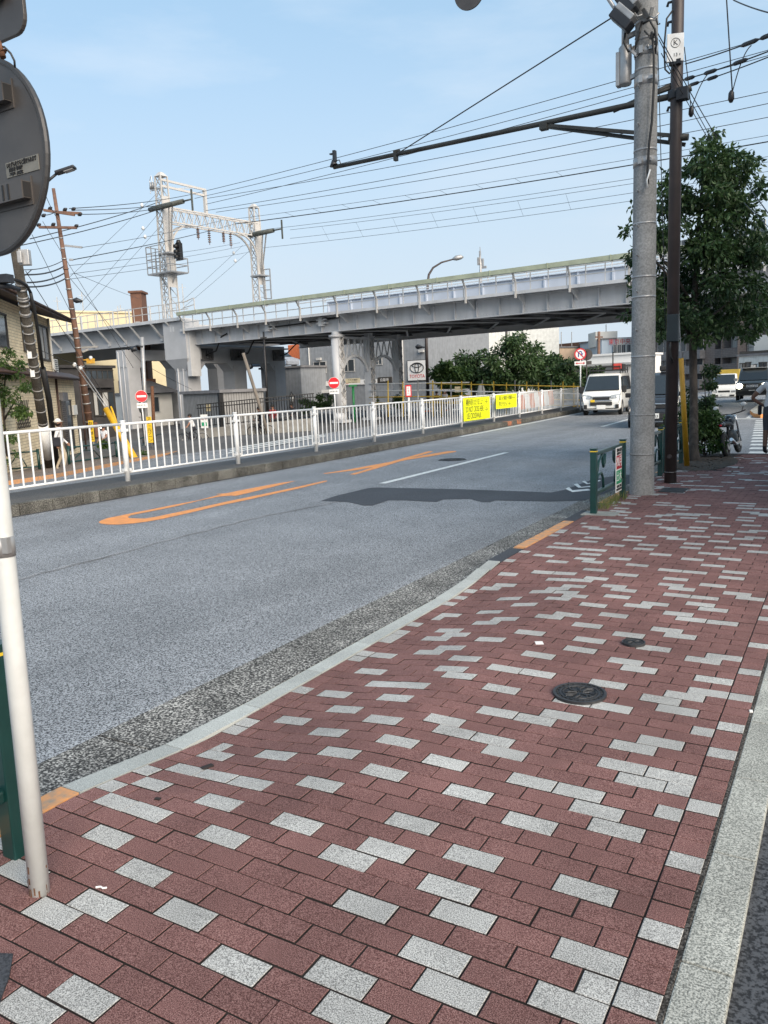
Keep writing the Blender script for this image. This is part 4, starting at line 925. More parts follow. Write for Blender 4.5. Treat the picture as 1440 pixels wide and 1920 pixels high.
# grey canister on a bracket, left of the pole
c0, c1 = cloc(1172, 160, 11.5), cloc(1172, 90, 11.5); c1.x = c0.x; c1.y = c0.y
b = MB(); b.tube([c0, c0+Vector((0, 0, .02)), c1, c1+Vector((0, 0, .03))], [.075, .085, .085, .06], 18); b.tube([c1, c1+Vector((0, 0, .34))], .05, 14); b.build('canister', M['galv'], cp_)
b = MB(); b.box((c0+c1)/2+Vector((-.085, -.01, -.03)), (.05, .12, .42)); b.build('canister_lid', M['galv'], cp_, bevel=.006)
for z in (c0.z+.06, c1.z+.12): b = MB(); b.bar((c0.x, c0.y, z), (-.1, 0, z+.04), .06, .05); b.build('bracket', M['galv'], cp_)
# two dark switch boxes above it
for (pa, pb_, wv) in (((1150, 25), (1182, 52), .10), ((1162, -6), (1188, 24), .11)):
    a, c = cloc(*pa, 11.25), cloc(*pb_, 11.25); d_ = (c-a).normalized(); Mb = Matrix((d_, Vector((0, 1, 0)), d_.cross(Vector((0, 1, 0))))).transposed()
    b = MB(); b.box((a+c)/2, ((c-a).length, .2, wv*1.3), M=Mb); bx = b.build('switch_box', M['dark_box'], cp_, bevel=.02)
    b = MB(); b.box((a+c)/2+Vector((.06, -.0, .07)), ((c-a).length*.9, .21, wv*.8), M=Mb); b.build('box_cover', M['galv'], cp_, bevel=.015)
b = MB(); b.tube([cloc(1163, 30, 11.3), cloc(1150, 12, 11.3), cloc(1138, -6, 11.3), cloc(1120, -30, 11.3), cloc(1095, -52, 11.3)], .024, 8); b.build('lamp_arm', M['galv'], cp_)
M['clutter'] = mat('fittings', (.10, .10, .10), .5, .4, var=.3, scale=8)
for k in range(16):
    b = MB(); p = cloc(random.uniform(1178, 1232), random.uniform(15, 95), 11.28+random.uniform(-.04, .06)); q = p+Vector((random.uniform(-.12, .12), random.uniform(-.04, .04), random.uniform(-.13, .10)))
    if k % 3: b.bar(p, q, random.uniform(.015, .05), random.uniform(.015, .05))
    else: b.tube([p, (p+q)/2+Vector((0, -.02, -.05)), q], .011, 6)
    b.build('fitting', M['clutter'] if k % 2 else M['galv'], cp_)
b = MB(); b.tube([cloc(1172, 62), cloc(1170, 80), cloc(1178, 97), cloc(1190, 92), cloc(1196, 70), cloc(1204, 40)], .014, 7); b.build('loop_cable', M['black'], cp_)
b = MB(); b.tube([cloc(1205, 45, 11.25), cloc(1218, 38, 11.22), cloc(1228, 55, 11.25), cloc(1231, 80, 11.3), cloc(1228, 100, 11.3)], .014, 7); b.build('loop_cable', M['black'], cp_)
# round sign whose lower edge hangs into the top of the picture, on a long arm
sc_ = YP(880, -14, 11.6); b = MB(); b.tube([(sc_.x, sc_.y, sc_.z)-cpb if False else Vector(sc_)-cpb-Vector((0, .012, 0)), Vector(sc_)-cpb+Vector((0, .012, 0))], .235, 40); b.build('hanging_sign', M['sign_back'], cp_)
b = MB(); za = sc_.z+.5; b.tube([(0, 0, za), Vector((sc_.x, sc_.y, za))-Vector((cpb.x, cpb.y, 0))], .045, 10); b.tube([Vector(sc_)-cpb, Vector((sc_.x-cpb.x, sc_.y-cpb.y, za))], .03, 8); b.build('mast_arm', M['galv'], cp_)
b = MB(); b.box((-2.18, 11.95, .005), (.34, .44, .012)); b.build('cover_plate', M['iron'], pav)

# ---- brown steel pole with the long arm over the road
bpb = Vector((-2.39, 12.82, 0)); bp_ = thing('steel_pole', 'dark brown steel pole with a long dark arm reaching out over the road', 'pole', bpb)
def bl(px, py, y=12.82): return YP(px, py, y)-bpb
b = MB(); b.tube([(0, 0, -.1), (0, 0, 11)], [.092, .080], 24); b.build('shaft', M['brown'], bp_)
b = MB(); b.tube([(0, -.085, .42), (0, -.105, .42)], .035, 14); b.build('plug', M['brown'], bp_)
b = MB(); b.tube([(0, 0, .17), (0, 0, .176)], .0935, 24); b.build('band', M['galv'], bp_)
a0, a1 = bl(1262, 180), bl(626, 314); b = MB(); b.tube([a0+Vector((.25, 0, .06)), a0, a0.lerp(a1, .3), a1], [.047, .047, .042, .036], 10); b.build('arm', M['arm_pipe'], bp_)
b = MB(); b.tube([bl(1275, 152), bl(1150, 208)], .034, 8); b.build('arm_stay', M['arm_pipe'], bp_)
b = MB(); b.tube([bl(1272, 160), bl(1188, 190)], .030, 8); b.build('arm_stay', M['arm_pipe'], bp_)
for dz in (0, -.09):
    b = MB(); b.bar(bl(1283, 256)+Vector((0, .1*(dz < 0), dz)), bl(1022, 235)+Vector((0, 0, dz*.2)), .045, .05); b.build('brace', M['arm_pipe'], bp_)
b = MB(); b.tube([bl(1284, 258)+Vector((.05, 0, 0)), bl(1254, 260)], .05, 10); b.build('brace_clamp', M['arm_pipe'], bp_)
b = MB(); b.box(bl(742, 292), (.06, .08, .17)); b.bar(bl(742, 292)+Vector((0, 0, .08)), bl(750, 282), .03); b.build('arm_clamp', M['arm_pipe'], bp_)
b = MB(); b.box(bl(1020, 238), (.12, .12, .09)); b.build('arm_clamp', M['arm_pipe'], bp_)
cm = bl(626, 300); b = MB(); b.box(cm+Vector((.02, 0, .06)), (.05, .07, .2)); b.tube([cm+Vector((0, 0, -.1)), cm+Vector((-.01, 0, -.05)), cm+Vector((-.01, 0, .0))], [.085, .05, .03], 10); b.box(cm+Vector((-.02, 0, .11)), (.11, .06, .02)); b.tube([cm+Vector((.02, 0, -.02)), cm+Vector((.12, 0, -.02)), cm+Vector((.16, 0, -.13))], .01, 5); b.build('arm_lamp', M['dark_box'], bp_)
pl = bl(1266, 90, 12.70); Mk = Matrix.Rotation(.35, 3, 'Z'); b = MB(); b.box(pl, (.23, .05, .37), M=Mk); kp = b.build('number_plate', M['white_paint'], bp_, bevel=.004)
kx = Mk @ Vector((1, 0, 0)); kn = Mk @ Vector((0, -1, 0)); b = MB(); kc = pl+kn*.027+Vector((0, 0, .06))
b.tube([kc+kx*(.062*math.cos(2*math.pi*k/24))+Vector((0, 0, .062*math.sin(2*math.pi*k/24))) for k in range(25)], .004, 4); b.build('ring', M['ink'], kp)
text('K', .10, M['ink'], frame_m(tuple(kc), kx, (0, 0, 1)), kp); text('13', .065, M['ink'], frame_m(tuple(pl+kn*.027+Vector((0, 0, -.10))), kx, (0, 0, 1)), kp); text('F', .035, M['ink'], frame_m(tuple(pl+kn*.027+kx*.06+Vector((0, 0, -.10))), kx, (0, 0, 1)), kp)
b = MB(); b.box(bl(1266, 117, 12.72), (.16, .08, .06)); b.build('plate_clamp', M['dark_box'], bp_)
b = MB(); b.box(bl(1272, 178, 12.74)+Vector((.06, 0, 0)), (.16, .14, .17)); b.tube([bl(1266, 170), bl(1266, 187)], .105, 20); b.build('junction_box', M['dark_box'], bp_, bevel=.01)
b = MB(); b.box(bl(1262, 615, 12.72), (.165, .09, .40)); b.build('control_box', mat('control_box', (.02, .03, .035), .5), bp_, bevel=.008)
b = MB(); b.tube([bl(1258, 636, 12.70), bl(1256, 655, 12.69), bl(1257, 668, 12.69), bl(1262, 680, 12.71)], .018, 8); b.build('black_cable', M['black'], bp_)
b = MB(); b.tube([bl(1261, 20, 12.75), bl(1250, 35, 12.7), bl(1245, 90, 12.7), bl(1247, 130, 12.7), bl(1255, 138, 12.7), bl(1263, 130, 12.74)], .013, 7); b.build('loop_cable', M['black'], bp_)
for py in (8, 45, 205):
    b = MB(); p = bl(1258, py); b.tube([p+Vector((.03, 0, .03)), p+Vector((-.035, 0, .03)), p+Vector((-.05, 0, -.02))], .02, 7); b.build('hook', M['dark_box'], bp_)
b = MB(); b.ball(bl(1248, 438, 12.85), .055, 14, 9); tag(b.build('cable_weight', mat('ball_white', (.55, .55, .53), .5), origin=tuple(bl(1248, 438, 12.85)+bpb)), 'round pale ball on a thin wire left of the brown pole', 'ball')

# ---- white railing on the median: posts, rails and every bar
fence = thing('median_fence', 'long white bar fence on the median along the far side of the road', 'fence', (-12.05, 10.6, .06))
FL = Vector(fence.location)
py_ = [-2.3, .95, 4.15, 7.37, 10.6, 13.84, 17.0, 20.22, 23.65, 27.1, 30.64, 34.0, 37.5, 41.0, 44.5]
pm_ = MB(); pm_.tube([(0, 0, -.02), (0, 0, 1.14)], .052, 14); pm_.tube([(0, 0, 1.14), (0, 0, 1.165), (0, 0, 1.172)], [.055, .055, .03], 14); pm_ = pm_.mesh('post', M['white_paint'])
bar_ = MB(); bar_.tube([(0, 0, .17), (0, 0, 1.09)], .0175, 8, cap=False); bar_ = bar_.mesh('baluster', M['white_paint'])
lug = MB(); lug.box((0, 0, .98), (.09, .17, .05)); lug.box((0, 0, .22), (.09, .17, .05)); lug = lug.mesh('lug', M['white_paint'])
def inst(name, me, parent, loc, rz=0):
    o = bpy.data.objects.new(name, me); COL.objects.link(o); o.parent = parent; o.location = loc; o.rotation_euler = (0, 0, rz); return o
for i, y in enumerate(py_):
    p = Vector((post_x(y), y, .06))-FL; po = inst('post', pm_, fence, p); inst('lug', lug, po, (0, 0, 0))
    if i+1 < len(py_):
        y2 = py_[i+1]; q = Vector((post_x(y2), y2, .06))-FL; u = (q-p).normalized()
        for z, r in ((1.10, .026), (.17, .022)):
            b = MB(); b.tube([p+u*.05+Vector((0, 0, z)), q-u*.05+Vector((0, 0, z))], r, 10); b.build('rail', M['white_paint'], fence)
        for k in range(15): inst('baluster', bar_, fence, p.lerp(q, (k+.75)/15.5))
# yellow warning boards wired to it
def yboard(px0, px1, pyt, pyb, label, lines):
    xm = post_x(27)+.10
    a = XP(px0, (pyt+pyb)/2, xm); c = XP(px1, (pyt+pyb)/2, xm); cen = (a+c)/2; wd = abs(c.y-a.y); ht = (XP((px0+px1)/2, pyt, xm).z-XP((px0+px1)/2, pyb, xm).z)
    t = MB(); t.box((0, 0, 0), (.014, wd, ht)); o = t.build('warning_board', M['yellow_sign'], loc=tuple(cen), bevel=.003); tag(o, label, 'sign', 'yellow boards on the median fence')
    for s_, sz, y_, z_, fit in lines: text(s_, sz*ht, M['ink'], frame_m((.009, y_*wd, z_*ht), (0, 1, 0), (0, 0, 1)), o, fit=fit*wd)
yboard(869, 918, 745, 787, 'bright yellow board on the white fence reading DO NOT CROSS HERE', [('横断歩道をわたりましょう', .33, -.08, .28, .66), ('→', .34, .36, .28, .1), ('DO NOT CROSS HERE', .36, -.09, -.02, .68), ('→', .34, .36, -.08, .1), ('USE CROSSWALK', .36, -.12, -.31, .56)])
yboard(930, 968.5, 739, 765, 'smaller bright yellow board on the white fence right of the English one', [('请走人行横道 不要横穿', .34, -.05, .22, .66), ('→', .34, .34, .22, .12), ('횡단보도', .36, -.18, -.2, .4), ('→', .34, .12, -.2, .12)])

# ---- road signs
def arrow_plate(): pass
def noentry(name, px, py, d, ybase, label, plate=True, rz=.5, ground=WG):
    c = D(px, py, d); z0 = west_z(c.x, c.y) if c.x < -13.4 else .05; t = thing(name, label, 'road sign', (c.x, c.y, z0)); h = c.z-z0
    ax, nr = Vector((math.cos(rz), math.sin(rz), 0)), Vector((math.sin(rz), -math.cos(rz), 0))
    b = MB(); q = -nr*.045; b.tube([(q.x, q.y, -.1), (q.x, q.y, h+.3)], .03, 10); b.build('pole', M['white_paint'], t)
    b = MB(); n = 32; o = Vector((0, 0, h)); r = .30
    for rr_, off, mi in ((r, 0, 1), (r*.965, .004, 0)):
        vs = [o+nr*off+ax*(rr_*math.cos(2*math.pi*k/n))+Vector((0, 0, rr_*math.sin(2*math.pi*k/n))) for k in range(n)]+[o+nr*(off-.012)+ax*(rr_*math.cos(2*math.pi*k/n))+Vector((0, 0, rr_*math.sin(2*math.pi*k/n))) for k in range(n)]
        b.add(vs, [list(range(n)), list(range(2*n-1, n-1, -1))]+[(k, n+k, n+(k+1) % n, (k+1) % n) for k in range(n)], mi)
    dsc = b.build('disc', [M['red'], M['white']], t)
    b = MB(); b.box(o+nr*.008, (r*1.5, .006, r*.32), math.atan2(ax.y, ax.x)); b.build('white_bar', M['white'], dsc)
    b = MB(); b.box(o+nr*.006-Vector((0, 0, .46)), (.52, .01, .24), math.atan2(ax.y, ax.x)); pl_ = b.build('plate', M['white'], t)
    text('自転車を除く', .11, M['ink'], frame_m(tuple(o+nr*.013-Vector((0, 0, .46))), ax, (0, 0, 1)), pl_, fit=.46)
    return t
noentry('no_entry_sign', 265, 743, 40, 860, 'red no entry sign with a white plate beside the left viaduct pier', rz=.95)
noentry('no_entry_sign', 626, 718, 42, 790, 'red no entry sign in front of the first lattice column', rz=.45)
c = D(1088, 664, 40.5); t = thing('no_u_turn_sign', 'round no U-turn sign with an arrow plate at the fence end', 'road sign', (c.x, c.y, .06)); h = c.z-.06
b = MB(); b.tube([(0, .03, 0), (0, .03, h+.25)], .035, 10); b.build('pole', M['white_paint'], t)
rz = .42; ax, nr = Vector((math.cos(rz), math.sin(rz), 0)), Vector((math.sin(rz), -math.cos(rz), 0))
def ring(b, o, r0, r1, off, th, mi=0, n=32):
    vs = []
    for r_, f_ in ((r1, off), (r0, off), (r1, off-th), (r0, off-th)): vs += [o+nr*f_+ax*(r_*math.cos(2*math.pi*k/n))+Vector((0, 0, r_*math.sin(2*math.pi*k/n))) for k in range(n)]
    b.add(vs, [(k, (k+1) % n, n+(k+1) % n, n+k) for k in range(n)]+[(k, 2*n+k, 2*n+(k+1) % n, (k+1) % n) for k in range(n)]+[(2*n+k, 3*n+k, 3*n+(k+1) % n, 2*n+(k+1) % n) for k in range(n)], mi)
o = Vector((0, 0, h)); b = MB(); ring(b, o, .0, .30, .0, .012); ds = b.build('disc', M['white'], t)
b = MB(); ring(b, o, .235, .30, .006, .008); b.build('red_ring', M['red'], ds)
b = MB(); P_ = lambda x, z: o+ax*x+Vector((0, 0, z))+nr*.008
b.tube([P_(-.09, -.14), P_(-.09, .05), P_(-.06, .12), P_(0, .14), P_(.06, .12), P_(.09, .03)], .022, 5); b.add([P_(.03, .03), P_(.15, .03), P_(.09, -.08)], [(0, 1, 2)]); b.build('arrow', M['blue'], ds)
b = MB(); b.bar(P_(-.165, .165)+nr*.006, P_(.165, -.165)+nr*.006, .045, .008, up=nr); b.build('slash', M['red'], ds)
b = MB(); b.box(o-Vector((0, 0, .46))+nr*.0, (.58, .012, .20), rz); pl_ = b.build('plate', M['white'], t)
b = MB(); q = o-Vector((0, 0, .46))+nr*.01; b.box(q, (.34, .006, .035), rz)
for s_ in (-1, 1): b.add([q+ax*.24*s_, q+ax*.15*s_+Vector((0, 0, .06)), q+ax*.15*s_-Vector((0, 0, .06))], [(0, 1, 2), (2, 1, 0)])
b.build('arrow', M['red'], pl_)
o2 = o+ax*.42-nr*.7+Vector((0, 0, -.02)); b = MB(); ring(b, o2, 0, .30, 0, .012); b.box(o2-Vector((0, 0, .42)), (.5, .012, .18), rz); b.tube([o2+Vector((0, 0, .2)), Vector((o2.x, o2.y, 0))], .03, 8); b.bar(o2, o-nr*.01, .03); b.build('rear_sign', M['sign_back'], t)

# ---- utility poles on the left
def leaning(name, label, base, top, db, dt, r0, r1, m, ext=1.0, n=14):
    a, c = WG(*base) if db is None else D(*base, db), D(*top, dt); t = thing(name, label, 'utility pole', a)
    v = (c-a)*ext; b = MB(); b.tube([-v*.02, v*.5, v], [r0, (r0+r1)/2, r1], n); b.build('shaft', m, t); return t, v
t, v = leaning('leaning_utility_pole', 'dark leaning concrete utility pole with a black pipe in front of the brick house', (95, 886), (28, 462), 28.0, 22.5, .155, .135, M['dark_pole'], 1.25)
ub = Vector(t.location)
for f in (.26, .32, .38, .42, .48, .505, .53, .57, .63, .67, .70, .74, .745, .78, .80, .81, .84, .86):
    b = MB(); b.tube([v*(f*.8), v*(f*.8)+v.normalized()*(.03 if f < .7 else .06)], .163+.012*random.random(), 14); b.build('band', M['galv'], t)
b = MB(); b.tube([v*.065, v*.20], .165, 14); b.build('white_wrap', M['white_paint'], t)
for f in (.405, .47): b = MB(); q = v*f+Vector((.08, -.14, 0)); b.box(q, (.13, .02, .42), .6); b.build('number_tag', M['white_paint'], t)
L2 = lambda px, py, d: D(px, py, d)-ub
b = MB(); b.tube([L2(109, 886, 27.9), L2(92, 750, 26.2), L2(80, 690, 25.2)], .095, 10); b.tube([L2(80, 690, 25.2), L2(74, 640, 24.6), L2(66, 590, 24), L2(57, 548, 23.4)], .05, 8); b.tube([L2(57, 548, 23.4), L2(50, 535, 23.2), L2(38, 528, 23), L2(14, 520, 22.6)], .045, 8); b.build('black_pipe', M['black'], t)
b = MB(); b.box(L2(47, 483, 22.2), (.28, .22, .42), .6); b.box(L2(37, 482, 22), (.12, .1, .32), .6); b.build('switch_box', M['galv'], t, bevel=.02)
b = MB(); b.box(L2(5, 523, 22), (.5, .3, .22), .3); b.tube([L2(-6, 535, 22), L2(20, 537, 22.3), L2(36, 543, 22.6)], .07, 8); b.build('cable_closure', M['dark_box'], t)
t, v = leaning('rusty_utility_pole', 'rust coloured leaning utility pole with crossarms in front of the viaduct', (171, 812), (100, 353), 37.5, 34, .17, .07, M['rusty_pole'])
ub = Vector(t.location); L2 = lambda px, py, d: D(px, py, d)-ub
for f in [.05+.04*k for k in range(20)]:
    b = MB(); b.tube([v*f, v*f+v.normalized()*.05], .18-.1*f+random.uniform(0, .02), 12); b.build('band', M['galv'] if random.random() < .7 else M['rusty_pole'], t)
for (xa, ya, xb, yb) in ((82, 394, 140, 403), (73, 426, 144, 427), (108, 398, 152, 400)):
    b = MB(); b.bar(L2(xa, ya, 34.2), L2(xb, yb, 34.2), .1, .1); b.build('crossarm', M['rusty_pole'], t)
M['insulator_dark'] = mat('insulator_dark', (.03, .028, .03), .4, var=.2)
for px, py in ((94, 391), (122, 393), (138, 392), (150, 402), (82, 404), (73, 422), (100, 421), (143, 424)):
    b = MB(); p = L2(px, py, 34.2); b.tube([p-Vector((.12, 0, .02)), p, p+Vector((.12, 0, .03))], [.04, .085, .03], 8); b.build('insulator', M['insulator_dark'], t)
for (xa, ya, xb, yb) in ((118, 460, 154, 464), (130, 487, 137, 487), (153, 652, 184, 650), (155, 660, 166, 655)):
    b = MB(); b.bar(L2(xa, ya, 34.8), L2(xb, yb, 34.8), .08, .08); b.build('bracket_arm', M['galv'], t)
b = MB(); b.tube([L2(138, 563, 35), L2(143, 563, 35), L2(154, 565, 35)], [.07, .13, .05], 8); b.build('small_lamp', M['dark_box'], t)
b = MB(); b.box(L2(170, 677, 35.5), (.3, .2, .22), .4); b.tube([L2(156, 675, 35.4), L2(168, 675, 35.5)], .03, 6); b.build('yellow_light', mat('amber', (.75, .42, .06), .4), t)
b = MB(); b.ball(L2(170, 671, 35.4), .09, 10, 6); b.build('globe', M['white_paint'], t)
t, v = leaning('grey_cable_pole', 'slim grey pole with a rusty pipe beside the left no entry sign', (277, 850), (266, 632), 41, 40, .10, .095, M['galv'])
b = MB(); ub = Vector(t.location); b.tube([D(291, 850, 41)-ub, D(285, 724, 40.5)-ub], .085, 8); b.build('rusty_pipe', M['rust'], t)
b = MB(); b.tube([D(268, 650, 40)-ub, D(258, 648, 40)-ub, D(240, 655, 40)-ub], .05, 6); b.tube([D(256, 653, 40)-ub, D(246, 656, 40)-ub], .13, 8); b.build('cable_joint', M['dark_box'], t)
t, v = leaning('leaning_wood_pole', 'slim weathered pole leaning in front of the grey shed', (520, 868), (456, 662), 44, 42, .10, .085, mat('old_wood', (.20, .175, .15), .9, var=.2, scale=6, stretch=(1, 1, .15)))
t, v = leaning('black_lamp_pole', 'thin black pole with a small crossarm standing at the shed corner', (504, 800), (494, 622), 50, 49, .085, .06, M['black'])
ub = Vector(t.location); b = MB(); b.bar(D(488, 634, 49)-ub, D(500, 633, 49)-ub, .08); b.build('crossarm', M['black'], t)
def victorian(px, py, d, yb, label):
    a = D(px, yb, d); z0 = west_z(a.x, a.y); t = thing('lantern_post', label, 'street lamp', (a.x, a.y, z0), group='old style black lantern posts'); h = D(px, py, d).z-z0
    b = MB(); b.tube([(0, 0, 0), (0, 0, .5), (0, 0, .55), (0, 0, h-.75)], [.11, .09, .05, .04], 10); b.bar((-.25, 0, h-1.0), (.25, 0, h-1.0), .03); b.build('post', M['black'], t)
    b = MB(); b.tube([(0, 0, h-.72), (0, 0, h-.3)], [.09, .19], 6); b.build('glass', glassy('lantern_glass', (.30, .32, .33)) if 'lantern_glass' not in bpy.data.materials else bpy.data.materials['lantern_glass'], t)
    b = MB(); b.tube([(0, 0, h-.3), (0, 0, h-.12), (0, 0, h)], [.24, .07, .02], 6); b.tube([(0, 0, h-.78), (0, 0, h-.70)], [.04, .11], 6)
    for k in range(6): b.bar((.09*math.cos(k*math.pi/3), .09*math.sin(k*math.pi/3), h-.72), (.2*math.cos(k*math.pi/3), .2*math.sin(k*math.pi/3), h-.3), .025)
    b.build('lantern_frame', M['black'], t)
victorian(270.5, 749, 46, 830, 'black old style lantern post between the two concrete piers'); victorian(550, 734, 50, 800, 'black old style lantern post in front of the grey corrugated wall')
# LED lamp of a pole hidden behind the round sign
t = thing('street_light', 'dark flat street light showing right of the round sign', 'street light', D(33, 500, 22.8)); ub = Vector(t.location)
b = MB(); b.tube([(0, 0, 0), D(38, 430, 22.8)-ub, D(62, 365, 22.8)-ub, D(95, 335, 22.8)-ub, D(107, 325, 22.8)-ub], .04, 8); b.build('pole', M['dark_box'], t)
b = MB(); a, c = D(105, 325, 22.8)-ub, D(141, 313, 22.8)-ub; b.bar(a, c, .3, .08); b.build('lamp_head', M['dark_box'], t, bevel=.03)
b = MB(); b.bar(a.lerp(c, .45)-Vector((0, 0, .05)), a.lerp(c, .92)-Vector((0, 0, .05)), .24, .02); b.build('lamp_lens', M['galv'], t)
# lamps beyond the viaduct
def curved_lamp(name, label, px0, base, tip, d, m):
    a = D(px0, base, d); t = thing(name, label, 'street light', (a.x, a.y, -.1)); ub = Vector(t.location); top = D(px0, tip[1]+30, d)-ub
    return t, ub
t, ub = curved_lamp('arched_street_light', 'tall brown street light with an arched arm rising above the viaduct', 803, 760, (865, 483), 62, None)
Lq = lambda px, py, d=62: D(px, py, d)-ub
b = MB(); b.tube([(0, 0, 0), (0, 0, Lq(803, 640).z), Lq(802, 530), Lq(804, 515), Lq(812, 502), Lq(828, 492), Lq(850, 486)], [.14, .12, .10, .09, .08, .07, .06], 10); b.build('pole', M['brown'], t)
b = MB(); b.tube([Lq(849, 486), Lq(855, 484), Lq(864, 482), Lq(869, 482)], [.08, .2, .18, .05], 10); b.build('lamp_head', M['galv'], t)
b = MB(); b.tube([Lq(779, 651), Lq(783, 650), Lq(793, 651)], [.08, .2, .06], 8); b.tube([Lq(793, 651), Lq(802, 651)], .05, 6); b.build('side_lamp', M['dark_box'], t)
t, ub = curved_lamp('brown_light_pole', 'thin brown pole rising in front of the green trees under the viaduct', 950, 745, (950, 560), 66, None)
b = MB(); b.tube([(0, 0, 0), D(950, 705, 66)-ub, D(949, 540, 66)-ub], [.16, .13, .08], 10); b.build('pole', M['brown'], t)

# ---- yellow guards, vertical banners, posts on the side road
t = thing('guy_wire_guard', 'slanted yellow guy wire guard behind the white fence on the left', 'wire guard', D(254, 863, 30.5)); ub = Vector(t.location)
b = MB(); b.tube([(0, 0, 0), D(199, 767, 31.5)-ub], [.14, .12], 12); b.build('yellow_tube', M['yellow'], t)
b = MB(); b.tube([D(198, 765, 31.5)-ub, D(193, 757, 31.5)-ub, D(140, 684, 33)-ub], [.05, .022, .022], 6); b.build('guy_wire', M['galv'], t)
b = MB(); b.tube([D(201, 762, 31.5)-ub, D(152, 690, 33)-ub], .022, 6); b.build('guy_wire', M['galv'], t)
t = thing('thin_wire_guard', 'thin yellow wire guard behind the larger yellow one', 'wire guard', D(232, 830, 36)); ub = Vector(t.location)
b = MB(); b.tube([(0, 0, 0), D(208, 762, 36)-ub], .045, 8); b.build('yellow_tube', M['yellow'], t)
t = thing('tree_wire_guard', 'tall narrow yellow wire guard leaning between the brown pole and the tree', 'wire guard', PG(1288, 874)); ub = Vector(t.location)
b = MB(); b.tube([(0, 0, 0), D(1277, 672, 13.9)-ub], [.05, .042], 12); b.build('yellow_tube', mat('ochre_tube', (.50, .26, .012), .5, var=.1), t)
b = MB(); b.tube([D(1277, 676, 13.9)-ub, D(1268, 470, 13.2)-ub, D(1262, 200, 12.7)-ub], .008, 5); b.build('guy_wire', M['galv'], t)
def banner(px, pt, pb, d, wd, s_, label):
    a = D(px, pb, d); z0 = a.z; h = D(px, pt, d).z-z0; t = thing('vertical_banner', label, 'banner', (a.x, a.y, west_z(a.x, a.y)), group='yellow vertical banners on the side road'); dz = z0-west_z(a.x, a.y)
    b = MB(); b.box((0, 0, dz+h/2), (wd, .03, h), .5); bo = b.build('board', M['yellow_band'], t); b = MB(); b.tube([(0, .05, 0), (0, .05, dz+h)], .03, 6); b.build('stake', M['galv'], t)
    for k, ch in enumerate(s_): text(ch, wd*.85, M['ink'], frame_m((math.sin(.5)*.02, -math.cos(.5)*.02, dz+h*(1-(k+.7)/(len(s_)+.4))), (math.cos(.5), math.sin(.5), 0), (0, 0, 1)), bo)
banner(173.5, 788, 828, 33, .19, '駐車禁止', 'narrow yellow banner left of the slanted yellow guard'); banner(283, 781, 830, 38, .24, 'スクールゾーン', 'wider yellow banner beside the left no entry sign')
# street name post and map stand
t = thing('street_name_post', 'green post with a tan street name board in front of the lattice columns', 'sign post', WG(665, 795)); ub = Vector(t.location); dd = (ub-CP).dot(CF)
Lq = lambda px, py: D(px, py, dd)-ub
b = MB(); b.tube([(0, 0, 0), (0, 0, Lq(664, 724).z)], .075, 10); b.box((0, 0, Lq(664, 723).z), (.5, .3, .12), .5); b.build('post', mat('leaf_green', (.015, .20, .06), .45), t)
b = MB(); hz = Lq(664, 714).z; b.box((0, 0, hz), (.95, .05, .30), .55); nb_ = b.build('name_board', mat('tan_board', (.42, .38, .26), .6, c2=(.34, .31, .22), scale=3), t)
text('千住大橋駅', .12, M['ink'], frame_m((.02, -.04, hz+.05), (math.cos(.55), math.sin(.55), 0), (0, 0, 1)), nb_, fit=.6); text('Senju Ohashi Sta.', .08, M['ink'], frame_m((.02, -.04, hz-.08), (math.cos(.55), math.sin(.55), 0), (0, 0, 1)), nb_, fit=.6)
t = thing('red_framed_sign', 'small red framed notice on a white post beyond the fence', 'sign', WG(768, 792)); ub = Vector(t.location); dd = (ub-CP).dot(CF); Lq = lambda px, py: D(px, py, dd)-ub
b = MB(); b.tube([(0, 0, 0), (0, 0, Lq(767, 745).z)], .06, 8); b.build('post', M['white_paint'], t)
hz = Lq(766, 733).z; b = MB(); b.box((0, 0, hz), (.34, .12, .68), .5); fr = b.build('frame', M['red'], t, bevel=.01); b = MB(); b.box((math.sin(.5)*.065, -math.cos(.5)*.065, hz), (.22, .01, .52), .5); b.build('notice', M['white'], fr)
for k, ch in enumerate('止まれ'): text(ch, .15, M['red'], frame_m((math.sin(.5)*.073, -math.cos(.5)*.073, hz+.16-.16*k), (math.cos(.5), math.sin(.5), 0), (0, 0, 1)), fr)
# low green railings on the far pavement
def lowrail(pts, label):
    P = [WG(*p) for p in pts]; t = thing('side_railing', label, 'railing', P[0], group='low green railings on the far pavement')
    for i, p in enumerate(P):
        q = p-P[0]; b = MB(); b.tube([q, q+Vector((0, 0, .82))], .05, 8); b.build('post', M['green'], t)
        if i+1 < len(P):
            r_ = P[i+1]-P[0]
            for z in (.75, .22): b = MB(); b.tube([q+Vector((0, 0, z)), r_+Vector((0, 0, z))], .03, 6); b.build('rail', M['green'], t)
            m_ = q.lerp(r_, .3); b = MB(); b.tube([q.lerp(r_, .05)+Vector((0, 0, .25)), m_+Vector((0, 0, .6)), q.lerp(r_, .5)+Vector((0, 0, .55)), q.lerp(r_, .62)+Vector((0, 0, .25))], .02, 6); b.build('scroll', M['green'], t)
lowrail([(14, 892), (75, 886)], 'low green railing at the foot of the brick house on the far left'); lowrail([(131, 878), (220, 864)], 'low green railing behind the slanted yellow guard'); lowrail([(262, 850), (306, 838)], 'low green railing at the foot of the left no entry sign')
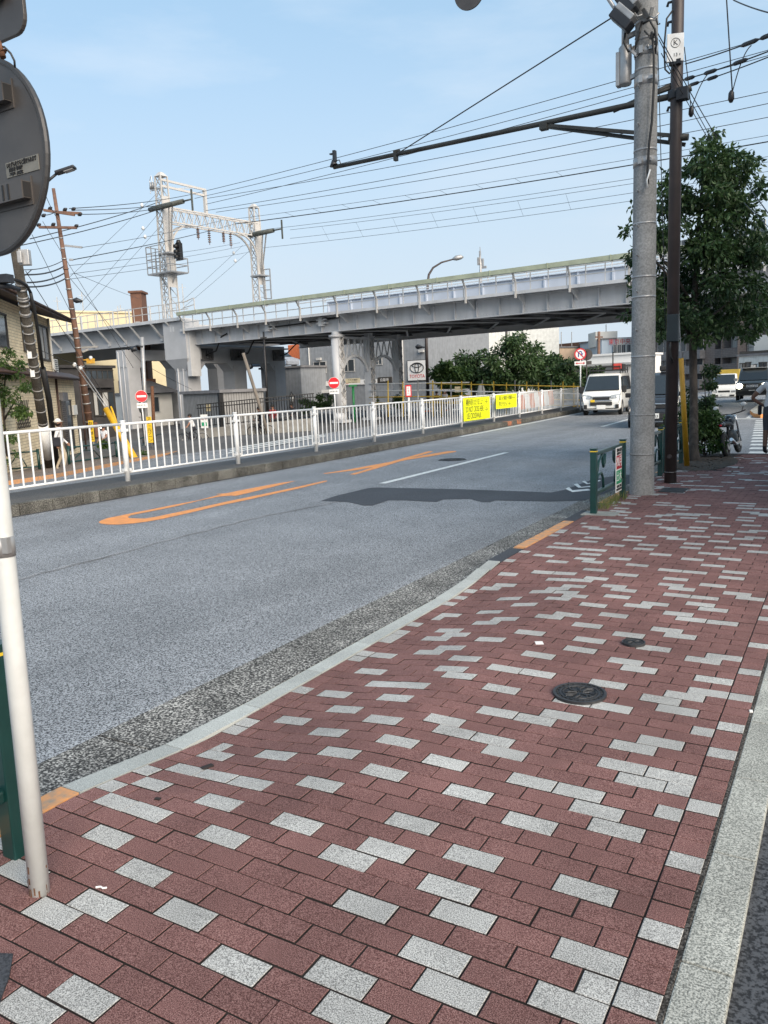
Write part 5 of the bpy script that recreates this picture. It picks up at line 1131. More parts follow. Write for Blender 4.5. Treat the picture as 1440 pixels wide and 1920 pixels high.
# ================================================================== BUILDINGS
def bricktex(name, c1, c2, mortar, w, h, ms=.012, bump=.5, off=.5):
    m = bpy.data.materials.new(name); m.use_nodes = True; n, l, b = nd(m); b.inputs['Roughness'].default_value = .8
    t = n.new('ShaderNodeTexCoord'); br = n.new('ShaderNodeTexBrick'); br.offset = off
    sp = n.new('ShaderNodeSeparateXYZ'); cb = n.new('ShaderNodeCombineXYZ'); ad = n.new('ShaderNodeMath'); ad.operation = 'ADD'
    l(t.outputs['Object'], sp.inputs[0]); l(sp.outputs['X'], ad.inputs[0]); l(sp.outputs['Y'], ad.inputs[1]); l(ad.outputs[0], cb.inputs['X']); l(sp.outputs['Z'], cb.inputs['Y'])
    l(cb.outputs[0], br.inputs['Vector']); br.inputs['Color1'].default_value = tuple(c1)+(1,); br.inputs['Color2'].default_value = tuple(c2)+(1,); br.inputs['Mortar'].default_value = tuple(mortar)+(1,)
    br.inputs['Scale'].default_value = 1; br.inputs['Brick Width'].default_value = w; br.inputs['Row Height'].default_value = h; br.inputs['Mortar Size'].default_value = ms
    no = n.new('ShaderNodeTexNoise'); no.inputs['Scale'].default_value = 2.5; no.inputs['Detail'].default_value = 6; l(t.outputs['Object'], no.inputs['Vector'])
    mr = n.new('ShaderNodeMapRange'); mr.inputs['From Min'].default_value = .3; mr.inputs['From Max'].default_value = .7; mr.inputs['To Min'].default_value = .86; mr.inputs['To Max'].default_value = 1.1; l(no.outputs['Fac'], mr.inputs['Value'])
    vm = n.new('ShaderNodeVectorMath'); vm.operation = 'SCALE'; l(br.outputs['Color'], vm.inputs[0]); l(mr.outputs[0], vm.inputs['Scale']); l(vm.outputs[0], b.inputs['Base Color'])
    bp = n.new('ShaderNodeBump'); bp.inputs['Strength'].default_value = bump; bp.inputs['Distance'].default_value = .02; bp.invert = True; l(br.outputs['Fac'], bp.inputs['Height']); l(bp.outputs[0], b.inputs['Normal'])
    return m
M['siding'] = bricktex('tan_siding', (.84, .71, .49), (.77, .64, .43), (.45, .35, .23), .46, .115, .010)
M['shed_metal'] = bricktex('corrugated_grey', (.27, .27, .268), (.255, .255, .252), (.17, .17, .17), .18, 9, .03, 1.0, 0)
M['grey_clad'] = bricktex('grey_cladding', (.24, .258, .28), (.235, .253, .276), (.185, .20, .218), .35, 9, .02, .5, 0)
M['beige_clad'] = bricktex('beige_cladding', (.52, .48, .40), (.51, .47, .39), (.43, .40, .33), .3, 9, .03, .5, 0)
M['white_clad'] = bricktex('white_cladding', (.56, .58, .57), (.55, .57, .56), (.49, .51, .50), .5, 9, .02, .3, 0)
M['cream'] = mat('cream_wall', (.62, .54, .36), .9, var=.05, scale=.6)
M['brown_tile'] = bricktex('brown_tile', (.145, .112, .104), (.132, .102, .096), (.09, .07, .066), .6, .2, .02, .2)
M['brown_tile2'] = bricktex('grey_brown_tile', (.19, .165, .155), (.18, .155, .146), (.12, .1, .095), .6, .2, .02, .2)
M['chimney'] = mat('brown_block', (.16, .078, .05), .85, var=.1, scale=2)
M['roof_brown'] = mat('brown_roof', (.075, .042, .032), .6, var=.2, scale=3)
M['roof_grey'] = mat('grey_roof', (.20, .20, .21), .8, var=.15, scale=2)
M['glass'] = glassy('window_glass', (.045, .055, .065)); M['curtain'] = mat('curtain', (.42, .42, .40), .8, var=.1, scale=9, stretch=(6, 6, .3)); M['frame'] = mat('window_frame', (.50, .50, .49), .5); M['dark_frame'] = mat('dark_frame', (.05, .045, .04), .5)
M['dark_wall'] = mat('dark_wall', (.045, .042, .042), .8, var=.2, scale=2); M['tan_wall'] = mat('tan_wall', (.50, .38, .28), .9, var=.06, scale=1); M['pale_blue'] = mat('pale_blue_wall', (.48, .57, .66), .8, var=.04, scale=.6)
M['off_white'] = mat('off_white_wall', (.68, .67, .63), .85, var=.05, scale=.8); M['plain_conc'] = mat('plain_concrete', (.25, .245, .23), .9, var=.15, scale=2, c2=(.16, .155, .145)); M['orange_sun'] = mat('orange_tarp', (.60, .16, .06), .7)
class Bld:
    """a box building: a front edge A->B on the ground, depth going away from it, walls and parts in world axes about A"""
    def __init__(s, name, label, A, B, z0, z1, depth, m, cat='building', group=None, roof=None):
        s.A, s.B = Vector((A.x, A.y, 0)), Vector((B.x, B.y, 0)); s.u = (s.B-s.A).normalized(); s.L = (s.B-s.A).length; s.n = Vector((-s.u.y, s.u.x, 0)); s.z0 = z0
        s.r = math.atan2(s.u.y, s.u.x); s.t = thing(name, label, cat, (s.A.x, s.A.y, z0), s.r, group)
        b = MB(); b.box((s.L/2, depth/2, (z1-z0)/2), (s.L, depth, z1-z0)); s.w = b.build('wall', m, s.t)
        b = MB(); b.box((s.L/2, depth/2, z1-z0+.08), (s.L+.3, depth+.3, .18)); b.build('roof', roof or M['roof_grey'], s.t)
    def box(s, nm, x0, x1, y0, y1, z0, z1, m, parent=None):      # z in world height
        b = MB(); b.box(((x0+x1)/2, (y0+y1)/2, (z0+z1)/2-s.z0), (x1-x0, y1-y0, z1-z0)); return b.build(nm, m, parent or s.t)
    def win(s, x0, x1, z0, z1, fm=None, cur=False, bars=1, y=0.0, side=None):
        fm = fm or M['frame']; f = .06; b = MB(); zc = s.z0
        for a in ((x0, x1, z0-f, z0), (x0, x1, z1, z1+f)): b.box(((a[0]+a[1])/2, y-.02, (a[2]+a[3])/2-zc), (x1-x0+2*f, .1, f))
        for k in range(bars+2):
            xx = x0+(x1-x0)*k/(bars+1); b.box((xx, y-.015, (z0+z1)/2-zc), (f, .08, z1-z0))
        fr = b.build('window', fm, s.t); b = MB(); b.box(((x0+x1)/2, y-.004, (z0+z1)/2-zc), (x1-x0, .03, z1-z0)); b.build('pane', M['glass'], fr)
        if cur: b = MB(); b.box((x0+(x1-x0)*.27, y-.025, (z0+z1)/2-zc), ((x1-x0)*.42, .02, (z1-z0)*.96)); b.build('curtain', M['curtain'], fr)
        return fr
    def px(s, px, py):      # pixel to (x along the front, world z) on the front plane
        d = ray(px, py); t = (s.A-CP).dot(s.n)/d.dot(s.n); p = CP+d*t; return (p-s.A).dot(s.u), p.z
    def winpx(s, x0, y0, x1, y1, **k):
        a, z1 = s.px(x0, y0); c, _ = s.px(x1, y0); _, z0 = s.px((x0+x1)/2, y1); _, z1 = s.px((x0+x1)/2, y0); return s.win(a, c, z0, z1, **k)

# ---- brick house on the left
A, B = WG(-75, 912), WG(152, 862)
h = Bld('brick_house', 'tan brick clad two storey house with brown eaves on the far left', A, B, -1.3, 2.1, 7, M['siding'])
x2, _ = h.px(107, 700); zr = h.px(107, 603)[1]; L_ = h.L
ze = h.px(107, 735)[1]
b = MB(); b.box((x2/2, 3.6, (2.1+zr)/2+1.3), (x2, 6.9, zr-2.1)); b.build('upper_wall', M['siding'], h.t)
# brown awning roof between the storeys
def slab(nm, x0, x1, z_in, z_out, y_out, m, th=.12, y_in=.15):
    b = MB(); vs = [(x, y, z-h.z0+dz) for dz in (0, -th) for x, y, z in ((x0, y_in, z_in), (x1, y_in, z_in), (x1, y_out, z_out), (x0, y_out, z_out))]
    b.add(vs, [(3, 2, 1, 0), (4, 5, 6, 7), (0, 1, 5, 4), (1, 2, 6, 5), (2, 3, 7, 6), (3, 0, 4, 7)]); return b.build(nm, m, h.t)
za = h.px(150, 712)[1]
for o in list(h.t.children):
    if o.name.startswith('roof'): bpy.data.objects.remove(o)
h.box('upper_wall', 0, L_, 0, .2, 2.1, za+.1, M['siding'])
slab('awning', -.5, L_+.25, za+.28, za-.02, -.55, M['roof_brown'])
b = MB(); b.tube([(-.5, -.58, za-h.z0-.05), (L_+.3, -.58, za-h.z0-.05)], .045, 8); b.build('gutter', M['roof_brown'], h.t)
slab('roof', -.5, x2+.9, zr+1.3, zr+.0, -.85, M['roof_brown'], .16, 3.6); b = MB(); b.add([(x2+.9, 3.6, zr+1.3-h.z0), (x2+.9, 7.6, zr-h.z0), (-.5, 7.6, zr-h.z0), (-.5, 3.6, zr+1.3-h.z0)], [(0, 1, 2, 3)]); b.build('roof', M['roof_brown'], h.t)
b = MB(); b.tube([(-.5, -.9, zr-h.z0-.06), (x2+.9, -.9, zr-h.z0-.06)], .045, 8); b.build('gutter', M['roof_brown'], h.t)
h.winpx(74, 612, 93, 672, fm=M['dark_frame'], cur=True, y=.15); h.winpx(-20, 585, 16, 645, fm=M['dark_frame'], cur=True, y=.15); h.winpx(45, 592, 51, 655, fm=M['dark_frame'], y=.15, bars=0)
sw = h.winpx(112, 752, 131, 845, fm=M['dark_frame'], bars=0)
a0, z1 = h.px(112, 745); a1, z0 = h.px(131, 850); z1 = h.px(121, 742)[1]; zt_ = z1-.25
k = 0
while zt_ > h.px(121, 845)[1]: 
    b = MB(); b.box(((a0+a1)/2, -.05, zt_-h.z0), (a1-a0-.1, .035, .075)); b.build('shutter_slat', mat('shutter', (.10, .09, .085), .5) if 'shutter' not in bpy.data.materials else bpy.data.materials['shutter'], h.t); zt_ -= .095; k += 1
h.box('shutter_box', a0-.1, a1+.1, -.16, 0, z1-.25, z1+.15, M['roof_grey'])
bx0, bz1 = h.px(132, 760); bx1, _ = h.px(139, 760); bz0 = h.px(135, 778)[1]; h.box('meter_box', bx0, bx1, -.14, 0, bz0, bz1, M['off_white'])
for px_ in (107, 151): x_, _ = h.px(px_, 760); b = MB(); b.tube([(x_, -.07, 0), (x_, -.07, za-h.z0-.05)], .05, 8); b.build('downpipe', M['roof_brown'], h.t)
x_, zb_ = h.px(104, 690); b = MB(); b.tube([(x_-.1, .08, zr-h.z0), (x_-.1, .08, zb_-h.z0), (x_+.15, .02, zb_-h.z0-.15)], .05, 8); b.build('downpipe', M['off_white'], h.t)
x_, z_ = h.px(119, 685); b = MB(); b.box((x_+.05, .5, z_-h.z0), (.85, .35, .62)); ac = b.build('air_conditioner', M['off_white'], h.t, bevel=.02)
for k in range(6): b = MB(); b.box((x_+.05-.02, .315, z_-h.z0-.22+.09*k), (.6, .012, .03)); b.build('grille_slat', M['dark_frame'], ac)
b = MB(); q = z_-h.z0-.38
for dx in (-.3, .3): b.bar((x_+dx, .4, q), (x_+dx+.5, -.5, q-.25), .04)
b.build('stand', M['frame'], h.t)
# lattice screen by the shrub
x_, z0 = h.px(30, 805); x1_, _ = h.px(56, 805); _, z1 = h.px(45, 750); lt = MB()
for k in range(9):
    f0 = k/8; lt.bar((x_+(x1_-x_)*f0, -.06, z0-h.z0), (x_+(x1_-x_)*min(1, f0+.5), -.06, z0-h.z0+(z1-z0)*min(1, (1-f0)*2)), .025, .02); lt.bar((x_+(x1_-x_)*f0, -.05, z0-h.z0), (x_+(x1_-x_)*max(0, f0-.5), -.05, z0-h.z0+(z1-z0)*min(1, f0*2)), .025, .02)
lt.build('trellis', M['dark_frame'], h.t)
# ---- behind the viaduct, left
def simple(name, label, x0, x1, ytop, d0, d1, m, zb=-2.0, depth=10, roof=None, cat='building', group=None):
    A, B = D(x0, 745, d0), D(x1, 745, d1); z1 = D((x0+x1)/2, ytop, (d0+d1)/2).z
    return Bld(name, label, A, B, zb, z1, depth, m, cat, group, roof)
g = simple('cream_building', 'cream walled building with antennas rising behind the left viaduct span', 60, 266, 588, 80, 86, M['cream'], depth=12, roof=M['cream'])
for px_, py_ in ((157, 545), (110, 555), (225, 572), (230, 570), (347, 530)):
    x_, z_ = g.px(px_, py_); b = MB(); b.tube([(x_, 1, 8), (x_, 1, z_-g.z0)], .05, 5); b.bar((x_-.4, 1, z_-g.z0-.4), (x_+.4, 1, z_-g.z0-.4), .03); b.build('antenna', M['galv'], g.t)
g = simple('brown_block', 'narrow brown tower block between the gantry and the cream building', 261, 281, 552, 74, 74, M['chimney'], depth=1.6, roof=M['chimney']); 
g.win(.35, .65, 8, 8.5, bars=0)
simple('cream_annex', 'cream wall of a lower block seen between the two left piers', 250, 332, 672, 88, 90, M['cream'], depth=6, roof=M['cream'])
g = simple('dark_restaurant', 'dark fronted building with wide windows under the left viaduct span', 118, 216, 690, 50, 54, M['dark_wall'], depth=6, roof=M['dark_wall'])
g.winpx(173, 735, 188, 779, fm=M['dark_frame'], cur=True); g.winpx(190, 735, 212, 779, fm=M['dark_frame'], bars=1, cur=True); g.winpx(160, 695, 210, 712, fm=M['dark_frame'], bars=4)
x_, z_ = g.px(160, 722); g.box('balcony_band', x_, x_+2.2, -.3, 0, z_-.2, z_+.4, M['dark_wall']); x_, z_ = g.px(186, 801); b = MB(); b.ball((x_, -.2, z_-g.z0), .09, 8, 6); b.build('lit_lantern', mat('lamp_glow', (1, .75, .5), .5, emit=3), g.t)
x_, z_ = g.px(176, 806); g.box('red_curtain', x_-.4, x_+.3, -.06, -.02, z_-.5, z_+.5, M['chimney'])
g = simple('white_house', 'white house with a grey hipped roof between the left piers', 258, 322, 738, 62, 64, M['off_white'], depth=7)
x_, z_ = g.px(284, 709); g.box('upper_storey', x_, x_+1.5, 2.2, 6, z_-1.6, z_, M['chimney'])
b = MB(); xa, z_ = g.px(256, 738); b.add([(xa, -.7, z_-g.z0), (g.L+.6, -.7, z_-g.z0), (g.L-1, 3, z_-g.z0+1.3), (xa+1.5, 3, z_-g.z0+1.3)], [(0, 1, 2, 3)]); b.build('roof', M['roof_grey'], g.t)
g.winpx(287, 745, 297, 772, bars=0)
# ---- grey corrugated shed, iron fence on a low wall
cA, cB, cC = D(418, 800, 47.0), D(497, 790, 49.0), D(371, 805, 50.5)
g = Bld('grey_shed', 'low grey corrugated metal shed behind the iron fence below the pier', cA, cB, -1.6, D(418, 736, 47).z, 4.5, M['shed_metal'])
g.box('corner_post', -.14, .12, -.06, .12, -1.6, D(418, 736, 47).z-.02, M['black'])
# wall thing with the fence
def onwest(px, py, dd): p = D(px, py, dd); return Vector((p.x, p.y, west_z(p.x, p.y)))
pts = [onwest(374, 830, 44.5), onwest(480, 818, 44), onwest(592, 800, 44.5)]
t = thing('iron_fence', 'black iron bar fence on a low concrete wall in front of the grey shed', 'fence', pts[0])
for a, c in zip(pts[:-1], pts[1:]):
    a, c = a-pts[0], c-pts[0]; u = (c-a).normalized(); b = MB(); b.bar(a+Vector((0, 0, .3)), c+Vector((0, 0, .3)), .22, 1.0, up=(0, 0, 1)); b.build('low_wall', M['plain_conc'], t)
    for z in (.95, 1.95, 2.15): b = MB(); b.bar(a+Vector((0, 0, z)), c+Vector((0, 0, z)), .05, .05); b.build('rail', M['black'], t)
    n_ = int((c-a).length/.145); b = MB()
    for k in range(n_): p = a.lerp(c, (k+.5)/n_); b.bar(p+Vector((0, 0, .9)), p+Vector((0, 0, 2.15)), .03, .03)
    o = b.build('bars', M['black'], t); o['kind'] = 'stuff'
p = D(391, 764, 44.3); b = MB(); b.box(p-pts[0], (.24, .2, .42), .3); b.build('mail_box', M['yellow_band'] if False else M['cream'], t, bevel=.03)
p = D(383, 790, 44.0); b = MB(); b.box(p, (.42, .03, .75), .3); o = b.build('notice_board', M['white'], origin=tuple(p)); tag(o, 'small white notice with red and green print on the iron fence', 'notice')
b = MB(); b.box((0, -.02, .18), (.3, .02, .14), .3); b.build('red_print', M['poster_red'], o); b = MB(); b.box((.01, -.025, -.15), (.3, .02, .2), .3); b.build('green_print', M['poster_green'], o)
# ---- grey dealership
yB = 62.0; A, B = YP(566, 740, yB), YP(801, 735, yB); g = Bld('grey_dealership', 'wide grey clad building with white signs behind the lattice columns', A, B, -1.8, 8.2, 14, M['grey_clad'])
for q in ((588, 679, 611, 699), (640, 675, 664, 696), (703, 670, 716, 683)): g.winpx(*q)
for px_ in (582, 757): x_, _ = g.px(px_, 700); b = MB(); b.tube([(x_, -.08, 0), (x_, -.08, 9.5)], .07, 8); b.build('downpipe', M['frame'], g.t)
def gsign(nm, x0, y0, x1, y1, m): a, z1 = g.px(x0, y0); c, _ = g.px(x1, y0); z0 = g.px((x0+x1)/2, y1)[1]; z1 = g.px((x0+x1)/2, y0)[1]; return g.box(nm, a, c, -.12, 0, z0, z1, m), (a+c)/2, (z0+z1)/2, c-a, z1-z0
gm = lambda x, z: frame_m((x, -.135, z-g.z0), (1, 0, 0), (0, 0, 1))
s_, x_, z_, w_, hh_ = gsign('sign_panel', 596, 713, 708, 722, M['white']); text('T', hh_*.9, M['red'], gm(x_-w_*.30, z_), s_); text('Mcle', hh_*.85, M['red'], gm(x_-w_*.02, z_), s_); text('S', hh_*.85, M['ink'], gm(x_+w_*.30, z_), s_)
s_, x_, z_, w_, hh_ = gsign('sign_panel', 709, 707, 735, 718, M['dark_frame']); text('自動車', hh_*.6, M['white'], gm(x_, z_), s_)
s_, x_, z_, w_, hh_ = gsign('emblem_sign', 765, 676, 800, 713, M['white']); text('TOYOTA', hh_*.25, M['red'], gm(x_, z_-hh_*.3), s_, fit=w_*.82)
b = MB()
for sx_, sz_, dz in ((.36, .25, .13), (.24, .09, .25), (.10, .24, .13)):
    c_ = Vector((x_, -.14, z_-g.z0+hh_*(dz-.0))); b.tube([c_+Vector((w_*sx_*math.cos(k*math.pi/14), 0, hh_*sz_*math.sin(k*math.pi/14))) for k in range(29)], .035, 5)
b.build('emblem', M['ink'], s_)
s_, x_, z_, w_, hh_ = gsign('emblem_border', 764, 675, 801, 714.5, M['ink']); s_.location.y += .04
x_, z_ = g.px(604, 735); g.box('canopy', x_, x_+1.6, -.9, 0, z_-.1, z_+.2, M['white']); g.winpx(604, 741, 622, 760)
x_, z_ = g.px(598, 674); 
for px_, py_ in ((599, 673), (791, 658)): x_, z_ = g.px(px_, py_); g.box('wall_lamp', x_-.2, x_+.25, -.3, 0, z_-.12, z_+.1, M['frame'])
A, B = YP(492, 740, 58), YP(566, 740, 58); g = Bld('parking_deck', 'lower grey deck with two parked cars on its roof left of the dealership', A, B, -1.8, YP(540, 690, 58).z, 16, M['grey_clad'])
x0_, z_ = g.px(508, 690); g.box('back_wall', 0, g.L, 15.5, 15.8, z_, z_+4, M['grey_clad'])
pc_ = YP(560, 660, 72); b = MB(); b.box(pc_, (2.2, 1, 1.6)); tag(b.build('orange_tarp', M['orange_sun'], origin=tuple(pc_), bevel=.1), 'orange covered shape above the parking deck left of the dealership', 'cover')
DECK_Z = z_
# ---- further right, behind the trees
g = simple('beige_warehouse', 'windowless beige clad building beside the trees under the viaduct', 801, 861, 634, 84, 88, M['beige_clad'], depth=14)
g = simple('stair_tower', 'grey tower with an outside spiral staircase between beige and white blocks', 861, 890, 610, 96, 98, M['roof_grey'], depth=6)
g.winpx(868, 640, 884, 665, bars=1); cx_, z_ = g.px(898, 660); b = MB(); b.tube([(cx_, -.2, 0), (cx_, -.2, 13)], .1, 8)
b.build('stair_post', M['galv'], g.t)
for k in range(40):
    a_ = k*.42; b = MB(); c_ = Vector((cx_+.55*math.cos(a_), -.2+.55*math.sin(a_), 2+k*.27)); b.box(c_, (1.0, .34, .06), a_); b.build('stair_step', M['galv'], g.t)
b = MB(); b.tube([(cx_+1.05*math.cos(k*.42), -.2+1.05*math.sin(k*.42), 2.9+k*.27) for k in range(40)], .05, 5); b.tube([(cx_+1.05*math.cos(k*.42), -.2+1.05*math.sin(k*.42), 2.0+k*.27) for k in range(40)], .08, 5); b.build('stair_rail', M['galv'], g.t)
g = simple('white_block', 'large plain white clad block behind the trees', 906, 1049, 585, 108, 112, M['white_clad'], depth=20)
g = simple('tan_flats', 'tan and brown flats beyond the trees left of the round sign', 1050, 1118, 652, 118, 122, M['tan_wall'], depth=12)
x_, z_ = g.px(1064, 648); g.box('tall_part', x_+4, x_+8, -.3, 6, 0, g.px(1112, 640)[1], M['chimney'])
for px_ in (1080, 1089): g.winpx(px_, 655, px_+3, 660, bars=0)
for px_ in (1052, 1072): x_, z_ = g.px(px_, 620); b = MB(); b.tube([(x_+2, 2, 4), (x_+2, 2, z_-g.z0)], .06, 5); b.build('antenna', M['galv'], g.t)
g = simple('pale_blue_building', 'pale blue and white building with red lettering beside the concrete pole', 1128, 1200, 636, 108, 108, M['pale_blue'], depth=12)
x_, z_ = g.px(1156, 644); g.box('white_front', x_, g.L, -.25, 0, -1, z_+.7, M['off_white'])
for px_ in (1149, 1157, 1165, 1175): g.winpx(px_, 647, px_+6, 665, bars=1, y=-.25)
x_, z_ = g.px(1171, 641); text('東京中央病院', .8, M['red'], frame_m((x_, -.27, z_-g.z0), (1, 0, 0), (0, 0, 1)), g.t, fit=4.4)
x_, z_ = g.px(1148, 605); b = MB(); b.tube([(x_, 3, 5), (x_, 3, z_-g.z0)], .07, 5); b.build('antenna', M['galv'], g.t); x_, z_ = g.px(1138, 634); g.box('roof_room', x_-1, x_+2, 2, 6, z_-1, z_+1.0, M['off_white'])
g = simple('white_low_building', 'long low white building with a stepped flat roof behind the white van', 1092, 1184, 667, 74, 71, M['white'], depth=7, roof=M['white'])
x_, z_ = g.px(1150, 683); g.box('eave', -.2, g.L+.3, -.9, .1, z_-.1, z_+.1, M['frame'])
t = thing('wooden_pole', 'brown wooden utility pole among the far buildings above the van', 'utility pole', D(1122, 745, 90)); b = MB(); b.tube([(0, 0, 0), D(1123, 622, 90)-Vector(t.location)], [.2, .16], 8); b.build('shaft', M['rusty_pole'], t); b = MB(); b.bar(D(1116, 632, 90)-Vector(t.location), D(1130, 632, 90)-Vector(t.location), .15); b.build('crossarm', M['rusty_pole'], t)
# flats on the right: brown apartment house with recessed balconies
A, B = D(1335, 745, 96), D(1560, 740, 78); g = Bld('brown_apartments', 'big brown tiled apartment house with balconies behind the street tree', A, B, -1, 13.6, 14, M['brown_tile'])
fl = [D(1360, y_, 94).z for y_ in (652, 680, 708)]
for z_ in [fl[0]+2.9*k for k in range(4, 0, -1)]+fl:
    for x0_ in (.6, 3.4, 6.2):
        fr = g.win(x0_, x0_+2.2, z_-.2, z_+1.5, bars=2, cur=True)
        if x0_ < 5: g.box('balcony', x0_-.4, x0_+2.5, -1.1, -.02, z_-1.2, z_-.15, M['brown_tile2'])
for k in range(5): g.box('wall_pier', .2+2.8*k if k < 3 else 9+k*3, .35+2.8*k if k < 3 else 9.25+k*3, -1.15 if k < 3 else -.1, 0, 0, 13.4, M['brown_tile2'])
for x_, z_ in ((10.2, fl[0]+2.2), (10.2, fl[1]), (14, fl[0]+2)): g.win(x_, x_+.5, z_, z_+.7, bars=0)
A, B = D(1195, 745, 104), D(1338, 745, 94); g = Bld('grey_brown_apartments', 'greyish brown apartment wing with balconies seen between the two poles', A, B, -1, 13.2, 12, M['brown_tile2'])
for z_ in [fl[0]+2.9*k for k in range(4, 0, -1)]+fl:
    for k in range(4):
        x0_ = .8+2.5*k; g.win(x0_, x0_+1.8, z_-.1, z_+1.4, bars=1, cur=k % 2 == 0); g.box('balcony', x0_-.3, x0_+2.1, -1.0, -.02, z_-1.15, z_-.15, M['roof_grey'])
A, B = D(1383, 745, 70), D(1470, 742, 66); g = Bld('white_shop_house', 'white shop house with dark windows behind the car with lit headlights', A, B, -.6, D(1400, 668, 70).z, 8, M['white_clad'], roof=M['roof_grey'])
g.winpx(1388, 682, 1397, 712, fm=M['dark_frame'], cur=True); g.winpx(1399, 680, 1408, 700, fm=M['dark_frame'], bars=0); g.winpx(1413, 684, 1418, 700, fm=M['dark_frame'], bars=0); g.winpx(1424, 680, 1438, 712, fm=M['dark_frame'])
x_, z_ = g.px(1425, 655); g.box('upper_part', x_-1, x_+3, .5, 6, z_-.6, z_+1.2, M['off_white']); g.box('terrace_rail', .1, g.L, -.05, .0, z_-.5, z_-.1, M['dark_frame'])
# unseen house, added to throw shade over the far end of the pavement
A, B = Vector((3.4, 15.0, 0)), Vector((3.4, 6.5, 0)); g = Bld('added_shade_house', 'plain pale house added out of view on the right to cast shade', A, B, -.02, 9, 8, M['off_white'])
for fz in (.9, 3.8, 6.7):
    for j in range(3): g.win(.6+2.4*j, 2.2+2.4*j, fz, fz+1.3)
# roof antenna mast seen over the viaduct
t = thing('antenna_mast', 'thin lattice antenna mast rising just above the viaduct rail', 'antenna', D(902, 600, 108)); ub = Vector(t.location); Lq = lambda px, py: D(px, py, 108)-ub
b = MB(); b.tube([(0, 0, 0), Lq(901, 497), Lq(900, 463)], [.3, .16, .05], 6); b.build('mast', M['galv'], t)
for px_, py_, w_ in ((897, 490, .5), (905, 492, .5), (900, 478, .35), (908, 501, 1.2)): b = MB(); b.box(Lq(px_, py_), (w_*.5, .3, 1.0 if w_ < 1 else .3)); b.build('aerial', M['galv'], t)
# yellow and white pipe barrier of the works by the trees
t = thing('pipe_barrier', 'yellow and white scaffold pipe barrier in front of the green trees', 'barrier', D(692, 775, 50)); ub = Vector(t.location)
M['pipe_yellow'] = mat('pipe_yellow', (.62, .42, .06), .5, var=.15, scale=3)
def pz(px_): return 52-(px_-690)*.012
for y_ in (716, 729, 741, 752):
    b = MB(); b.tube([D(692, y_+4, pz(692))-ub, D(880, y_+1, pz(880))-ub], .035, 6); b.build('pipe', M['white_paint'] if y_ < 740 else M['pipe_yellow'], t); b = MB(); b.tube([D(800, y_+3, pz(800)-1.5)-ub, D(1088, y_+9, pz(1088)-1.5)-ub], .035, 6); b.build('pipe', M['pipe_yellow'] if y_ != 729 else M['white_paint'], t)
for k, px_ in enumerate([700, 728, 756, 784, 812, 828, 846, 866, 884, 905, 926, 950, 966, 988, 1010, 1034, 1056, 1076]):
    tp = 711+(k % 3)*2+(px_-700)*.008; b = MB(); b.tube([D(px_, 782, pz(px_)-1)-ub, D(px_-.5, tp, pz(px_)-1)-ub], .042, 6); b.build('standard', M['pipe_yellow'] if k % 3 else M['galv'], t)
p = D(858, 730, 49); b = MB(); b.box(p-ub, (.35, .03, .35), .4); b.build('tag_plate', M['cream'], t)
p = D(902, 726, 50); b = MB(); b.tube([p-Vector((0, 0, 1.8)), p-Vector((0, 0, .2)), p+Vector((0, 0, .22))], [.26, .26, .12], 10); tag(b.build('concrete_bollard', M['off_white'], origin=tuple(p-Vector((0, 0, 1.8)))), 'pale round topped concrete post among the yellow pipes', 'post')
t = thing('red_white_barrier', 'red and white construction barrier panels lying along the path behind the fence', 'barrier', WG(835, 770)); ub = Vector(t.location); dd = (ub-CP).dot(CF)
for k in range(6):
    a, c = D(790+k*18, 774-k*.9, dd)-ub, D(808+k*18, 773-k*.9, dd)-ub; b = MB(); b.bar(a, c, .05, .30); b.build('panel', M['orange_sun'] if k % 2 == 0 else M['white_paint'], t)
for k in range(7):
    a, c = D(975+k*9, 765-k*1.5, 44)-ub, D(984+k*9, 763.5-k*1.5, 44)-ub; b = MB(); b.bar(a+Vector((0, 0, .3)), c+Vector((0, 0, .3)), .05, .8); b.build('panel', M['orange_sun'] if k % 2 == 0 else M['white_paint'], t)
# ================================================================== VEHICLES
M['van_white'] = mat('van_white', (.74, .75, .73), .3, var=.02, coat=.4); M['car_black'] = mat('car_black', (.022, .026, .034), .25, var=.05, coat=.6); M['car_dark'] = mat('car_dark', (.05, .05, .045), .3, var=.05, coat=.4)
M['car_glass'] = glassy('car_glass', (.02, .026, .032), .04); M['chrome'] = mat('chrome', (.62, .63, .64), .15, .9, var=.03); M['lamp_clear'] = mat('lamp_clear', (.55, .58, .60), .1, .3, var=.25, scale=14)
M['head_on'] = mat('headlight_on', (1.0, .93, .70), .3, var=.01, emit=9); M['plastic'] = mat('black_plastic', (.02, .02, .021), .6); M['plate_w'] = mat('plate_white', (.72, .73, .72), .5, var=.04)
def loft(b, secs, mi=0):
    """secs: list of (y, [(x, z)...]) right half profiles from the bottom to the roof middle; mirrored"""
    n = len(secs[0][1]); ring_n = 2*n; o = len(b.v)
    for y, pr in secs: b.v += [(x, y, z) for x, z in pr]+[(-x, y, z) for x, z in reversed(pr)]
    for i in range(len(secs)-1):
        for k in range(ring_n):
            k2 = (k+1) % ring_n; b.f.append([o+i*ring_n+k, o+(i+1)*ring_n+k, o+(i+1)*ring_n+k2, o+i*ring_n+k2]); b.m.append(mi); b.sm.append(True)
    b.f.append([o+k for k in range(ring_n)]); b.m.append(mi); b.sm.append(False); e = o+(len(secs)-1)*ring_n; b.f.append([e+k for k in range(ring_n-1, -1, -1)]); b.m.append(mi); b.sm.append(False)
